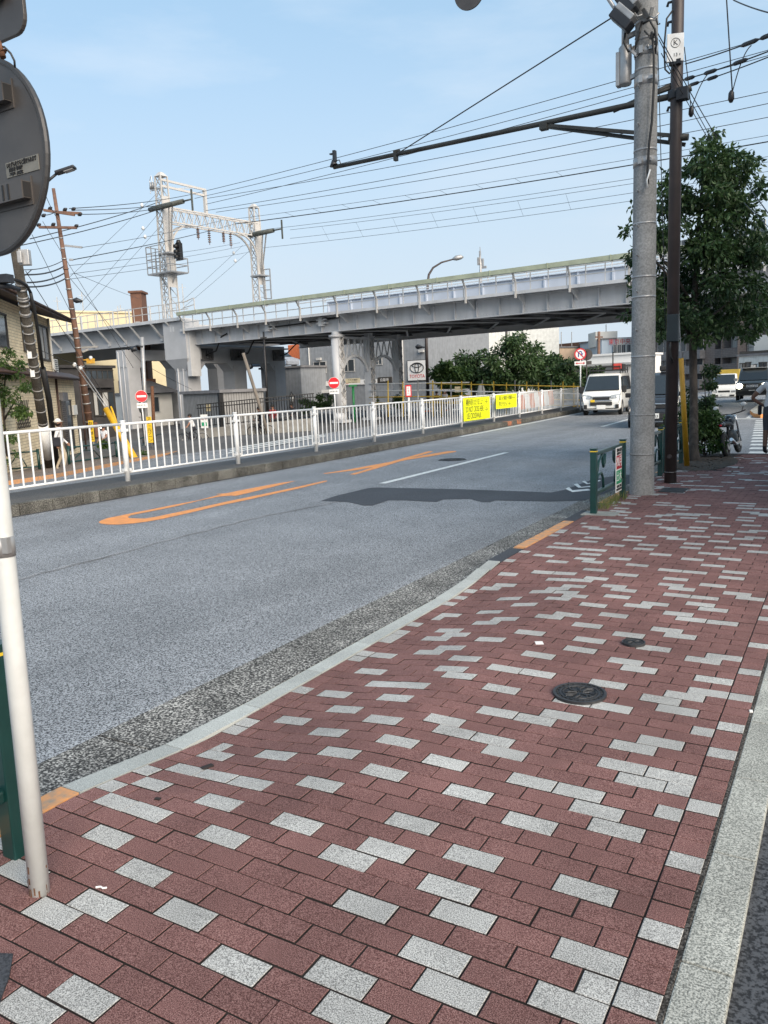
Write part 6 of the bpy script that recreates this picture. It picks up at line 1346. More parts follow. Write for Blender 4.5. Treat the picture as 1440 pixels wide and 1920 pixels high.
def vehicle(name, label, cat, loc, rz, paint, W, stations, belt, wheels, wr=.32, group=None):
    """front looks along local -y. stations: (y, z_bottom, z_top, narrowing at the top)"""
    t = thing(name, label, cat, loc, rz, group); b = MB(); secs = []
    for y, z0, z1, nr, ff in stations:
        h = W/2*ff; zb = min(belt, z1-.05)
        secs.append((y, [(h*.93, z0), (h, z0+.12), (h, zb*.6+z0*.4), (h*.99, zb), (h*(1-nr)+.02, z1-.06), (h*(1-nr)-.05, z1-.008), (h*.4, z1)]))
    loft(b, secs); body = b.build('body', paint, t)
    tyre = MB(); tyre.tube([(-.09, 0, 0), (-.08, 0, 0), (.08, 0, 0), (.09, 0, 0)], [wr*.93, wr, wr, wr*.93], 20); tm = tyre.mesh('wheel', M['rubber']); rim = MB(); rim.tube([(-.095, 0, 0), (.095, 0, 0)], wr*.6, 14); rm = rim.mesh('rim', M['galv'])
    for wy in wheels:
        for sx in (-1, 1):
            wh = inst('wheel', tm, t, (sx*(W/2-.085), wy, wr)); inst('rim', rm, wh, (0, 0, 0))
            a = MB(); a.tube([(sx*(W/2-.02), wy, wr+.02), (sx*(W/2+.006), wy, wr+.02)], wr*1.17, 20); a.build('wheel_arch', M['plastic'], t)
    return t
def panel(t, nm, pts, m, th=.012, parent=None):
    P = [Vector(p) for p in pts]; n = (P[1]-P[0]).cross(P[2]-P[0]).normalized(); b = MB(); k = len(P)
    b.add([p+n*th for p in P]+[p-n*.02 for p in P], [list(range(k)), list(range(2*k-1, k-1, -1))]+[(i, k+i, k+(i+1) % k, (i+1) % k) for i in range(k)]); return b.build(nm, m, parent or t)
# -- white van with a roof rack
vp = G(1127, 779, -.1); vp.z = -.1
v = vehicle('white_van', 'white van with a black roof rack driving towards the camera in the far lane', 'van', vp, -.04+.16, M['van_white'], 1.80,
    [(0, .30, .62, .02, .90), (.05, .26, .92, .02, .96), (.18, .26, 1.08, .03, 1), (.34, .26, 1.18, .05, 1), (.62, .26, 1.52, .12, 1), (.95, .26, 1.90, .17, 1), (1.3, .26, 2.0, .17, 1), (4.4, .26, 2.02, .16, 1), (4.68, .3, 1.9, .16, .99), (4.72, .35, 1.1, .02, .98)], 1.16, (.72, 3.7), .33)
panel(v, 'windscreen', [(-.80, .31, 1.20), (.80, .31, 1.20), (.70, .93, 1.86), (-.70, .93, 1.86)], M['car_glass'])
for s_ in (-1, 1):
    q = [(s_*.885, .50, 1.16), (s_*.80, .98, 1.80), (s_*.78, 1.45, 1.84), (s_*.885, 1.45, 1.16)]; panel(v, 'side_window', q if s_ < 0 else q[::-1], M['car_glass'], .014)
    q = [(s_*.885, 1.55, 1.16), (s_*.78, 1.55, 1.84), (s_*.78, 4.3, 1.84), (s_*.885, 4.3, 1.16)]; panel(v, 'side_window', q if s_ < 0 else q[::-1], M['car_glass'], .014)
    panel(v, 'headlight', [(s_*.86, .10, .80), (s_*.48, .005, .80), (s_*.48, .03, .98), (s_*.86, .17, 1.02)][::s_*-1 if s_ > 0 else 1] if False else ([(s_*.86, .06, .78), (s_*.86, .12, 1.00), (s_*.46, .03, .95), (s_*.46, .005, .78)] if s_ > 0 else [(s_*.86, .06, .78), (s_*.46, .005, .78), (s_*.46, .03, .95), (s_*.86, .12, 1.00)]), M['lamp_clear'])
    b = MB(); b.box((s_*.74, .0, .42), (.16, .10, .20)); b.build('fog_recess', M['plastic'], v, bevel=.02)
    b = MB(); b.box((s_*1.0, .52, 1.22), (.20, .12, .32)); b.bar((s_*.87, .52, 1.15), (s_*1.0, .52, 1.15), .05); b.build('mirror', M['plastic'], v, bevel=.03)
    b = MB(); b.box((s_*.905, 1.42, 1.02), (.02, .16, .04)); b.build('door_handle', M['plastic'], v)
for nm, c_, sz, m_ in (('upper_grille', (0, .0, .80), (.78, .06, .13), 'plastic'), ('grille_bar', (0, -.015, .89), (.94, .04, .05), 'chrome'), ('grille_bar', (0, -.015, .70), (1.0, .04, .05), 'chrome'), ('lower_grille', (0, -.02, .56), (1.02, .07, .16), 'plastic'), ('number_plate', (0, -.055, .40), (.42, .02, .19), 'plate_w'), ('bumper_line', (0, -.01, .33), (1.5, .05, .04), 'plastic'), ('yellow_sticker', (-.40, -.02, .69), (.20, .05, .12), 'yellow_band'), ('cowl', (0, .30, 1.19), (1.6, .06, .03), 'plastic')):
    b = MB(); b.box(c_, sz); b.build(nm, M[m_], v, bevel=.01)
b = MB()
for s_ in (-.72, .72): b.bar((s_, 1.2, 2.14), (s_, 4.3, 2.14), .05)
for k in range(7): b.bar((-.74, 1.2+.5*k, 2.14), (.74, 1.2+.5*k, 2.14), .045)
for k in range(4):
    for s_ in (-.72, .72): b.bar((s_, 1.25+k, 1.95), (s_, 1.25+k, 2.3), .04)
b.bar((-.74, 1.2, 2.3), (.74, 1.2, 2.3), .045); b.build('roof_rack', M['plastic'], v)
b = MB(); b.box((.55, 1.5, 2.3), (.45, .5, .28)); b.build('red_load', mat('red_load', (.55, .06, .05), .6), v, bevel=.05); b = MB(); b.box((.82, 1.6, 2.24), (.16, .6, .34)); b.build('dark_load', M['plastic'], v, bevel=.04)
b = MB(); b.tube([(.38, 1.2, 2.1), (.38, 1.2, 3.0)], .03, 6); b.build('aerial', M['plastic'], v)
# -- black minivan in the near lane, behind the concrete pole
vp = G(1222, 803, -.1); v = vehicle('black_minivan', 'boxy black minivan standing in the near lane behind the concrete pole', 'car', vp, .12, M['car_black'], 1.62,
    [(0, .28, .55, .02, .9), (.05, .24, .82, .02, .96), (.2, .24, .98, .03, 1), (.75, .24, 1.10, .06, 1), (1.05, .24, 1.42, .10, 1), (1.45, .24, 1.80, .13, 1), (1.8, .24, 1.88, .13, 1), (3.5, .24, 1.86, .13, 1), (3.75, .3, 1.7, .12, .98), (3.8, .35, 1.0, .02, .97)], 1.04, (.62, 3.1), .30)
panel(v, 'windscreen', [(-.70, .74, 1.13), (.70, .74, 1.13), (.62, 1.42, 1.76), (-.62, 1.42, 1.76)], M['car_glass'])
for nm, c_, sz, m_ in (('grille', (0, .01, .72), (1.0, .06, .10), 'plastic'), ('chrome_strip', (0, .03, .82), (1.3, .06, .04), 'chrome'), ('emblem', (.06, .0, .72), (.12, .08, .09), 'chrome'), ('lower_grille', (0, -.01, .42), (1.2, .06, .16), 'plastic'), ('hood_line', (0, .42, 1.045), (1.4, .02, .02), 'plastic')):
    b = MB(); b.box(c_, sz); b.build(nm, M[m_], v, bevel=.012)
b = MB(); b.box((.07, -.045, .42), (.33, .02, .17)); npl = b.build('number_plate', M['plate_w'], v); text('53', .12, M['ink'], Matrix.Translation((.15, -.058, .40)) @ Matrix.Rotation(math.pi/2, 4, 'X'), npl)
for s_ in (-1, 1):
    panel(v, 'headlight', [(s_*.78, .09, .66), (s_*.78, .14, .86), (s_*.52, .05, .82), (s_*.52, .02, .66)] if s_ > 0 else [(s_*.78, .09, .66), (s_*.52, .02, .66), (s_*.52, .05, .82), (s_*.78, .14, .86)], M['lamp_clear'])
    b = MB(); b.box((s_*.9, .95, 1.12), (.18, .1, .16)); b.build('mirror', M['plastic'], v, bevel=.03); b = MB(); b.bar((s_*.6, 1.7, 1.95), (s_*.6, 3.2, 1.95), .05); b.build('roof_rail', M['plastic'], v)
    q = [(s_*.80, 1.0, 1.06), (s_*.71, 1.5, 1.66), (s_*.71, 3.4, 1.66), (s_*.80, 3.4, 1.06)]; panel(v, 'side_window', q if s_ < 0 else q[::-1], M['car_glass'], .014)
b = MB(); b.box((.35, 1.9, 2.02), (.5, .6, .2)); b.build('roof_box', M['plastic'], v, bevel=.05)
# -- small white truck and a dark car with lit headlights, far down the street
vp = D(1357, 751, 60); vp.z = -.02; vt = vehicle('white_truck', 'small white cab truck far down the street beside the lit car', 'truck', D(1357, 751, 58), .05, M['van_white'], 1.70,
    [(0, .30, .7, .02, .94), (.05, .26, 1.05, .03, .98), (.2, .26, 1.14, .05, 1), (.45, .26, 1.49, .09, 1), (.75, .26, 1.9, .14, 1), (1.5, .26, 1.95, .14, 1), (1.75, .3, 1.8, .13, .99), (1.8, .4, 1.0, .02, .98)], 1.12, (.7, 3.4), .32)
panel(vt, 'windscreen', [(-.74, .17, 1.18), (.74, .17, 1.18), (.66, .69, 1.86), (-.66, .69, 1.86)], M['car_glass'], .03)
for nm, c_, sz, m_ in (('grille', (0, .02, .66), (.80, .06, .14), 'plastic'), ('number_plate', (0, -.03, .40), (.34, .02, .16), 'plate_w'), ('hood_line', (0, .10, 1.06), (1.5, .04, .03), 'plastic')):
    b = MB(); b.box(c_, sz); b.build(nm, M[m_], vt, bevel=.012)
b = MB(); b.box((0, 3.1, .75), (1.6, 2.6, .5)); b.build('load_bed', M['yellow'], vt); b = MB(); b.box((0, 2.6, 1.6), (1.7, 1.7, 1.3)); b.build('yellow_load', mat('load_yellow', (.42, .30, .04), .7), vt)
for s_ in (-1, 1):
    b = MB(); b.box((s_*.62, .03, .64), (.34, .06, .18)); b.build('headlight', M['lamp_clear'], vt, bevel=.02); b = MB(); b.box((s_*.98, .4, 1.35), (.16, .1, .3)); b.build('mirror', M['plastic'] if s_ < 0 else M['white_paint'], vt, bevel=.02); b = MB(); b.box((s_*.55, -.01, .36), (.32, .05, .12)); b.build('bumper_recess', M['plastic'], vt)
vc = vehicle('dark_car', 'dark high bodied car with both headlights lit coming down the street', 'car', D(1409, 751, 47), .03, M['car_dark'], 1.80,
    [(0, .34, .7, .02, .93), (.05, .30, .95, .03, .98), (.2, .30, 1.08, .05, 1), (1.1, .30, 1.16, .06, 1), (1.5, .30, 1.60, .10, 1), (1.75, .30, 1.86, .13, 1), (2.1, .3, 1.92, .13, 1), (4.0, .3, 1.9, .13, 1), (4.4, .35, 1.6, .12, .98), (4.45, .4, 1.0, .02, .97)], 1.1, (.85, 3.5), .36)
panel(vc, 'windscreen', [(-.78, 1.09, 1.19), (.78, 1.09, 1.19), (.68, 1.72, 1.80), (-.68, 1.72, 1.80)], M['car_glass'])
for nm, c_, sz, m_ in (('grille', (0, .02, .86), (.66, .06, .16), 'chrome'), ('emblem', (0, -.02, .86), (.16, .04, .12), 'white'), ('number_plate', (0, -.03, .55), (.34, .02, .16), 'plate_w'), ('bumper', (0, .0, .48), (1.7, .1, .2), 'plastic'), ('roof_trim', (0, 1.95, 1.93), (1.4, .5, .04), 'white'), ('roof_lamp', (-.1, 1.9, 2.02), (.24, .2, .16), 'white')):
    b = MB(); b.box(c_, sz); b.build(nm, M[m_], vc, bevel=.012)
for s_ in (-1, 1):
    b = MB(); b.tube([(s_*.68, .06, .86), (s_*.68, .005, .86)], [.17, .15], 14); b.build('headlight', M['head_on'], vc); b = MB(); b.box((s_*1.0, 1.2, 1.25), (.2, .1, .18)); b.build('mirror', M['white'], vc, bevel=.03)
# -- two cars on the parking deck
for k, (px_, m_) in enumerate(((526, 'car_blue'), (551, 'car_grey'))):
    M[m_] = mat(m_, (.16, .24, .36) if k == 0 else (.30, .33, .38), .3, coat=.4)
    p = D(px_, 689, 71+k); v = vehicle('parked_car', ['blue car on the roof of the grey parking deck', 'greyish car parked at the right on the grey deck roof'][k], 'car', (p.x, p.y, DECK_Z), 1.4, M[m_], 1.65, [(0, .25, .5, .02, .9), (.1, .2, .75, .03, 1), (.9, .2, .95, .05, 1), (1.5, .2, 1.42, .14, 1), (2.9, .2, 1.42, .14, 1), (3.7, .2, .95, .06, 1), (4.1, .25, .6, .02, .9)], .92, (.75, 3.2), .3, 'cars on the parking deck')
    panel(v, 'windscreen', [(-.7, .92, .98), (.7, .92, .98), (.6, 1.46, 1.38), (-.6, 1.46, 1.38)], M['car_glass'])
# -- motorcycle parked at the end of the pavement
mp_ = PG(1374, 852); mc = thing('motorcycle', 'black motorcycle parked at the end of the pavement beside the bush', 'motorcycle', mp_, -.10); mc.scale = (.8, .8, .8); lean = Matrix.Rotation(-.16, 4, 'Y')
def mpart(b, nm, m): b.v = [tuple(lean @ Vector(x)) for x in b.v]; return b.build(nm, m, mc)
def wheel_(y): 
    b = MB(); n = 28; b.tube([(0, y+.25*math.cos(2*math.pi*k/n), .29+.25*math.sin(2*math.pi*k/n)) for k in range(n+1)], .055, 8, cap=False); w_ = mpart(b, 'wheel', M['rubber'])
    b = MB()
    for k in range(5): b.bar((0, y, .29), (0, y+.2*math.cos(k*1.2566), .29+.2*math.sin(k*1.2566)), .04, .03)
    b.tube([(-.05, y, .29), (.05, y, .29)], .06, 10); b.tube([(.07, y, .29), (.085, y, .29)], .13, 16); o = mpart(b, 'rim', M['galv']); o.parent = w_
wheel_(-.62); wheel_(.66)
for nm, pts, r, m_ in (('frame', [(0, -.1, .75), (0, -.25, .45), (0, .2, .35), (0, .45, .85)], .035, 'plastic'), ('fork', [(.09, .66, .29), (.09, .50, .80), (.09, .44, .98)], .026, 'chrome'), ('fork', [(-.09, .66, .29), (-.09, .50, .80), (-.09, .44, .98)], .026, 'chrome'), ('handlebar', [(-.38, .30, 1.08), (-.25, .38, 1.05), (0, .44, 1.02), (.25, .38, 1.05), (.38, .30, 1.08)], .016, 'plastic'), ('swing_arm', [(.08, -.1, .38), (.08, -.62, .29)], .03, 'galv'), ('exhaust', [(.16, .1, .30), (.17, -.3, .28), (.19, -.75, .42)], .045, 'chrome'), ('side_stand', [(-.1, 0, .3), (-.28, .05, -.02)], .014, 'plastic')):
    b = MB(); b.tube(pts, r, 8); mpart(b, nm, M[m_])
for nm, c_, r, sc_, m_ in (('tank', (0, .16, .88), .2, (.75, 1.3, .75), 'car_black'), ('seat', (0, -.30, .80), .2, (.7, 1.9, .36), 'plastic'), ('engine', (0, .08, .45), .2, (.8, 1.0, 1.0), 'clutter'), ('tail', (0, -.68, .82), .12, (.7, 1.2, .6), 'car_black'), ('headlight', (0, .58, .92), .10, (1, .8, 1), 'lamp_clear'), ('tail_lamp', (0, -.82, .80), .03, (1.2, .6, .8), 'red'), ('front_fender', (0, .66, .56), .1, (.7, 2.0, .35), 'car_black'), ('mirror', (.34, .38, 1.24), .07, (1, .3, .7), 'white'), ('mirror', (-.34, .38, 1.24), .07, (1, .3, .7), 'white')):
    b = MB(); b.ball(c_, r, 14, 8, sc=sc_); mpart(b, nm, M[m_])
for s_ in (-1, 1): b = MB(); b.tube([(s_*.28, .36, 1.06), (s_*.34, .38, 1.22)], .009, 5); mpart(b, 'mirror_stem', M['plastic'])

# ================================================================== PEOPLE
SK = mat('skin', (.36, .19, .13), .6, var=.08, scale=5); SKT = mat('tanned_skin', (.20, .10, .065), .6, var=.08, scale=5)
SHIRT_W = mat('white_shirt', (.66, .66, .67), .85, var=.07, scale=7); NAVY = mat('dark_cloth', (.022, .024, .034), .9, var=.2, scale=7); TAN = mat('beige_cloth', (.46, .39, .29), .9, var=.1, scale=7); GREYC = mat('grey_cloth', (.33, .33, .34), .9, var=.1, scale=6); SHORTS = mat('slate_cloth', (.075, .08, .095), .9, var=.15, scale=7); REDC = mat('red_cloth', (.32, .03, .035), .9, var=.1); HAIR = mat('dark_hair', (.014, .011, .010), .7, var=.2, scale=20); SHOE = mat('black_shoe', (.014, .015, .02), .7); SHOEW = mat('pale_shoe', (.5, .5, .48), .7); CAPW = mat('white_hat', (.68, .67, .63), .85, var=.05)
BASE = dict(pelvis=(0, 0, .93), belly=(0, 0, 1.08), chest=(0, .01, 1.30), neck=(0, .02, 1.47), skull=(0, 0, 1.60), crown=(0, .01, 1.68),
    hipL=(-.09, 0, .90), kneeL=(-.10, -.01, .50), ankL=(-.10, .03, .09), toeL=(-.11, -.12, .045), hipR=(.09, 0, .90), kneeR=(.10, -.01, .50), ankR=(.10, .03, .09), toeR=(.11, -.12, .045),
    shL=(-.17, .01, 1.40), elL=(-.23, .03, 1.13), wrL=(-.23, -.06, .90), haL=(-.23, -.09, .83), shR=(.17, .01, 1.40), elR=(.23, .03, 1.13), wrR=(.23, -.06, .90), haR=(.23, -.09, .83))
BONES = [('pelvis', 'belly'), ('belly', 'chest'), ('chest', 'neck'), ('neck', 'skull'), ('skull', 'crown')]
for s_ in 'LR': BONES += [('pelvis', 'hip'+s_), ('hip'+s_, 'knee'+s_), ('knee'+s_, 'ank'+s_), ('ank'+s_, 'toe'+s_), ('chest', 'sh'+s_), ('sh'+s_, 'el'+s_), ('el'+s_, 'wr'+s_), ('wr'+s_, 'ha'+s_)]
RAD = dict(pelvis=.135, belly=.13, chest=.15, neck=.058, skull=.098, crown=.075, hip=.10, knee=.062, ank=.042, toe=.036, sh=.075, el=.046, wr=.032, ha=.036)
def person(label, loc, rz, pose, shirt, legs, skin=SK, shoe=SHOE, hair=HAIR, scale=1.0, sleeve='el', shorts=False, cap=None, group=None, extra=None):
    J = {k: Vector(v) for k, v in BASE.items()}; J.update({k: Vector(v) for k, v in pose.items()}); t = thing('person', label, 'person', loc, rz, group); t.scale = (scale,)*3
    names = list(J); me = bpy.data.meshes.new('body'); me.from_pydata([J[k] for k in names], [(names.index(a), names.index(c)) for a, c in BONES], []); o = bpy.data.objects.new('body', me); COL.objects.link(o)
    o.modifiers.new('s', 'SKIN'); sub = o.modifiers.new('d', 'SUBSURF'); sub.levels = 1; sub.render_levels = 1
    for i, k in enumerate(names):
        r = RAD[k[:-1] if k[-1] in 'LR' and k not in RAD else k]; fl = 1.0; me.skin_vertices[0].data[i].radius = (r, r*(.78 if k in ('chest', 'belly', 'pelvis') else 1)); me.skin_vertices[0].data[i].use_root = (k == 'pelvis')
    dg = bpy.context.evaluated_depsgraph_get(); m2 = bpy.data.meshes.new_from_object(o.evaluated_get(dg)); bpy.data.objects.remove(o); m2.name = 'body'
    for m in (skin, shirt, legs, shoe): m2.materials.append(m)
    def seg(p, a, c): d = c-a; u = max(0, min(1, (p-a).dot(d)/max(d.length_squared, 1e-9))); return (p-(a+d*u)).length, u
    for f in m2.polygons:
        best = min(((seg(f.center, J[a], J[c])+(a, c)) for a, c in BONES), key=lambda q: q[0]-RAD.get(q[2].rstrip('LR'), .05)*.5); u, a, c = best[1], best[2].rstrip('LR'), best[3].rstrip('LR')
        if (a, c) in (('pelvis', 'belly'),): mi = 1 if u > .25 else 2
        elif c in ('chest', 'sh') or (a, c) == ('chest', 'neck') and u < .75: mi = 1
        elif (a, c) == ('sh', 'el'): mi = 1 if sleeve != 'short' or u < .6 else 0
        elif (a, c) == ('el', 'wr'): mi = 1 if sleeve == 'wr' else 0
        elif c == 'hip': mi = 2
        elif (a, c) == ('hip', 'knee'): mi = 2 if not shorts or u < .93 else 0
        elif (a, c) == ('knee', 'ank'): mi = 2 if not shorts else (0 if u < .85 else 3)
        elif c == 'toe': mi = 3
        else: mi = 0
        f.material_index = mi; f.use_smooth = True
    bm = bmesh.new(); bm.from_mesh(m2)      # fingers and nose belong to the same body
    def tub(pts, rs):
        q = MB(); q.tube(pts, rs, 6); vs = [bm.verts.new(v_) for v_ in q.v]
        for f in q.f:
            try: nf = bm.faces.new([vs[i] for i in f]); nf.material_index = 0; nf.smooth = True
            except ValueError: pass
    for s_ in 'LR':
        w_, h_ = J['wr'+s_], J['ha'+s_]; d = (h_-w_).normalized(); sd_ = d.cross(Vector((1, 0, .2))).normalized()
        for k in range(4): a = h_+sd_*(.026-.017*k)-d*.01; l_ = (.06, .07, .065, .05)[k]; cu_ = Vector((0, -.012, 0)); tub([a, a+d*l_*.6, a+d*l_+cu_], [.010, .009, .006])
        a = w_.lerp(h_, .45)+sd_*.03; tub([a, a+d*.03+sd_*.02, a+d*.055+sd_*.022], [.011, .01, .007])
    sk_ = J['skull']; fw = Vector(pose.get('face', (0, -1, 0))); tub([sk_+fw*.085+Vector((0, 0, .02)), sk_+fw*.115-Vector((0, 0, .01))], [.008, .016])
    bm.to_mesh(m2); bm.free()
    bo = bpy.data.objects.new('body', m2); COL.objects.link(bo); bo.parent = t
    side = fw.cross(Vector((0, 0, 1)))
    for k in (-1, 1):
        b = MB(); b.ball(sk_+fw*.088+side*.035*k+Vector((0, 0, .028)), .011, 6, 4); b.build('eye', M['ink'], t); b = MB(); b.ball(sk_+side*.1*k, .026, 8, 5, sc=(.6, .9, 1.2)); b.build('ear', skin, t)
    b = MB(); b.tube([sk_+fw*.098-side*.025-Vector((0, 0, .042)), sk_+fw*.098+side*.025-Vector((0, 0, .042))], .006, 5); b.build('mouth', REDC, t)
    c_ = J['crown']; b = MB(); b.ball(c_-fw*.012+Vector((0, 0, -.025)), .112, 14, 8, sc=(1, 1, .95)); 
    b.v = [v_ for v_ in b.v]; b.build('hair' if cap is None else 'hat', cap or hair, t)
    if cap: b = MB(); b.tube([c_+Vector((0, 0, -.03)), c_+Vector((0, 0, -.02))], [.165, .15], 16); b.build('brim', cap, t); b = MB(); b.ball(sk_-fw*.03, .1, 10, 6); b.build('hair', hair, t)
    b = MB(); nk = J['neck']; b.tube([nk.lerp(J['chest'], .22), nk.lerp(J['chest'], .1)], [.085, .07], 12); b.build('collar', shirt, t)
    if extra: extra(t)
    return t
def bag(c, sz, m, nm='shoulder_bag'):
    def f(t): b = MB(); b.box(c, sz); b.build(nm, m, t, bevel=.03)
    return f
HIPS = dict(elL=(-.34, .10, 1.15), wrL=(-.20, -.03, 1.00), haL=(-.13, -.08, .97), elR=(.34, .10, 1.15), wrR=(.20, -.03, 1.0), haR=(.13, -.08, .97))
HIPS.update(chest=(-.05, .01, 1.29), neck=(-.12, .02, 1.45), skull=(-.18, 0, 1.57), crown=(-.22, .01, 1.65), shL=(-.23, .01, 1.36), shR=(.13, .01, 1.41), elR=(.36, .08, 1.14), elL=(-.40, .10, 1.12))
p = PG(1444, 853); person('person in white T-shirt and dark shorts standing at the far pavement end', p, math.pi-.25, HIPS, SHIRT_W, SHORTS, SKT, SHOE, scale=1.0, sleeve='short', shorts=True, extra=bag((.22, .02, .90), (.06, .10, .20), NAVY))
WALK = dict(kneeL=(-.09, -.14, .52), ankL=(-.09, -.05, .12), toeL=(-.1, -.2, .07), kneeR=(.09, .03, .50), ankR=(.09, .22, .12), toeR=(.1, .10, .045), elL=(-.24, .10, 1.14), wrL=(-.24, .06, .9), haL=(-.24, .05, .83), wrR=(.24, -.16, .93), haR=(.24, -.2, .87))
p = WG(119, 884); person('person in white hat and white shirt with beige trousers walking past the brick house', p, 2.3, WALK, SHIRT_W, TAN, shoe=SHOEW, cap=CAPW, sleeve='wr', extra=bag((-.25, .03, 1.0), (.12, .3, .3), NAVY))
SIT = dict(pelvis=(0, 0, .50), belly=(0, 0, .66), chest=(0, .01, .88), neck=(0, .02, 1.05), skull=(0, 0, 1.18), crown=(0, .01, 1.26), hipL=(-.09, -.02, .48), kneeL=(-.11, -.42, .48), ankL=(-.11, -.40, .09), toeL=(-.11, -.55, .045), hipR=(.09, -.02, .48), kneeR=(.11, -.42, .48), ankR=(.11, -.40, .09), toeR=(.11, -.55, .045), shL=(-.17, .01, .98), elL=(-.22, -.02, .72), wrL=(-.14, -.25, .58), haL=(-.12, -.32, .56), shR=(.17, .01, .98), elR=(.22, -.02, .72), wrR=(.14, -.25, .58), haR=(.12, -.32, .56))
p = WG(197, 842); t = person('person in white top sitting on a stool outside the dark restaurant', p, .2, SIT, SHIRT_W, SHORTS, sleeve='short', shorts=True, scale=1.12)
b = MB(); b.tube([(0, 0, 0), (0, 0, .40)], [.16, .14], 10); b.tube([(0, 0, .40), (0, 0, .44)], .19, 12); tag(b.build('stool', M['black'], loc=p), 'small black stool under the sitting person', 'stool')
p = WG(836, 783); person('person in grey hooded jacket and dark trousers seen from behind beyond the fence', p, 2.8, WALK, GREYC, NAVY, hair=mat('grey_hood', (.45, .45, .46), .9), sleeve='wr')
p = WG(820, 778); person('person in dark clothes walking left of the grey hooded person', p, 2.9, WALK, NAVY, NAVY, sleeve='wr', scale=.92)
# bicycles and riders
def bicycle(loc, rz, label, frame_m_, basket=False, group='bicycles on the side road'):
    t = thing('bicycle', label, 'bicycle', loc, rz, group)
    def wh(y):
        b = MB(); n = 28; b.tube([(0, y+.32*math.cos(2*math.pi*k/n), .34+.32*math.sin(2*math.pi*k/n)) for k in range(n+1)], .02, 6, cap=False); w_ = b.build('wheel', M['rubber'], t)
        b = MB()
        for k in range(10): b.tube([(0, y, .34), (0, y+.31*math.cos(k*.628), .34+.31*math.sin(k*.628))], .004, 4)
        b.tube([(-.04, y, .34), (.04, y, .34)], .03, 8); b.build('spokes', M['galv'], w_)
    wh(-.54); wh(.52)
    F = {'frame': [[(0, -.40, .86), (0, .02, .30), (0, .14, .78)], [(0, -.38, .70), (0, .10, .60)], [(0, .02, .30), (.05, .52, .34), (0, .13, .72)]], 'fork': [[(0, -.54, .34), (0, -.42, .78), (0, -.38, .98)]], 'handlebar': [[(-.28, -.18, 1.02), (-.2, -.32, 1.02), (0, -.38, 1.0), (.2, -.32, 1.02), (.28, -.18, 1.02)]], 'crank': [[(.08, .02, .30), (.1, -.10, .20)], [(-.08, .02, .30), (-.1, .14, .40)]], 'mudguard': [[(0, .52+.36*math.cos(a), .34+.36*math.sin(a)) for a in (.2, .7, 1.2, 1.7, 2.2)]]}
    for k, L_ in F.items():
        for pts in L_: b = MB(); b.tube(pts, .018 if k == 'frame' else .012, 6); b.build(k, frame_m_ if k in ('frame', 'fork') else M['galv'], t)
    b = MB(); b.ball((0, .17, .86), .11, 10, 6, sc=(.8, 1.2, .45)); b.build('saddle', M['black'], t)
    if basket:
        b = MB()
        for z in (.82, .92, 1.02): b.tube([(-.17, -.42, z), (-.17, -.70, z), (.17, -.70, z), (.17, -.42, z), (-.17, -.42, z)], .008, 4)
        for x_ in (-.17, -.06, .06, .17): b.bar((x_, -.70, .82), (x_, -.70, 1.02), .008); b.bar((x_, -.42, .82), (x_, -.42, 1.02), .008)
        b.build('basket', M['galv'], t)
    return t
RIDE = dict(pelvis=(0, .14, .98), belly=(0, .09, 1.13), chest=(0, .0, 1.34), neck=(0, -.05, 1.50), skull=(0, -.09, 1.62), crown=(0, -.08, 1.70), hipL=(-.09, .12, .96), kneeL=(-.10, -.20, .66), ankL=(-.10, .10, .46), toeL=(-.1, -.04, .39), hipR=(.09, .12, .96), kneeR=(.10, -.18, .58), ankR=(.10, -.06, .22), toeR=(.1, -.2, .17), shL=(-.17, -.01, 1.42), elL=(-.23, -.14, 1.2), wrL=(-.24, -.24, 1.06), haL=(-.24, -.27, 1.04), shR=(.17, -.01, 1.42), elR=(.23, -.14, 1.2), wrR=(.24, -.24, 1.06), haR=(.24, -.27, 1.04))
hd = lambda a, c: math.atan2((Vector(c)-Vector(a)).y, (Vector(c)-Vector(a)).x)+math.pi/2
for k, (pa, pb_, lab, lb2, sh, lg, hr) in enumerate(((WG(349, 837), WG(376, 834), 'white shirted rider on a bicycle left of the low wall', 'dark bicycle ridden by the white shirted rider', SHIRT_W, NAVY, HAIR), (WG(478, 822), WG(503, 820), 'dark clothed rider with a black cap on a bicycle by the iron fence', 'bicycle under the rider with the black cap', NAVY, NAVY, HAIR), (WG(540, 812), WG(563, 809), 'second dark clothed rider on a silver bicycle near the lantern', 'silver bicycle ridden by the second dark rider', NAVY, SHORTS, HAIR))):
    c_ = (pa+pb_)/2; r_ = hd(pb_, pa) if k == 0 else hd(pb_, pa)
    bicycle((c_.x, c_.y, west_z(c_.x, c_.y)), r_, lb2, M['black'] if k < 2 else M['galv'], k > 0); person('person, '+lab, (c_.x, c_.y, west_z(c_.x, c_.y)), r_, RIDE, sh, lg, sleeve='short' if k == 0 else 'wr', scale=.97)
p = WG(514, 816); person('person in a dark red top standing between the two bicycle riders', p, 1.2, {}, REDC, NAVY)
for k, px_ in enumerate((650, 676, 700, 718)):
    p = WG(px_, 790-k*2.5); bicycle(p, .9+.2*k, 'bicycle parked near the lattice columns, %s' % ['beside the green post', 'at the foot of the middle column', 'left of the last column', 'nearest the red framed sign'][k], M['black'] if k % 2 else M['galv'], k % 2 == 0)
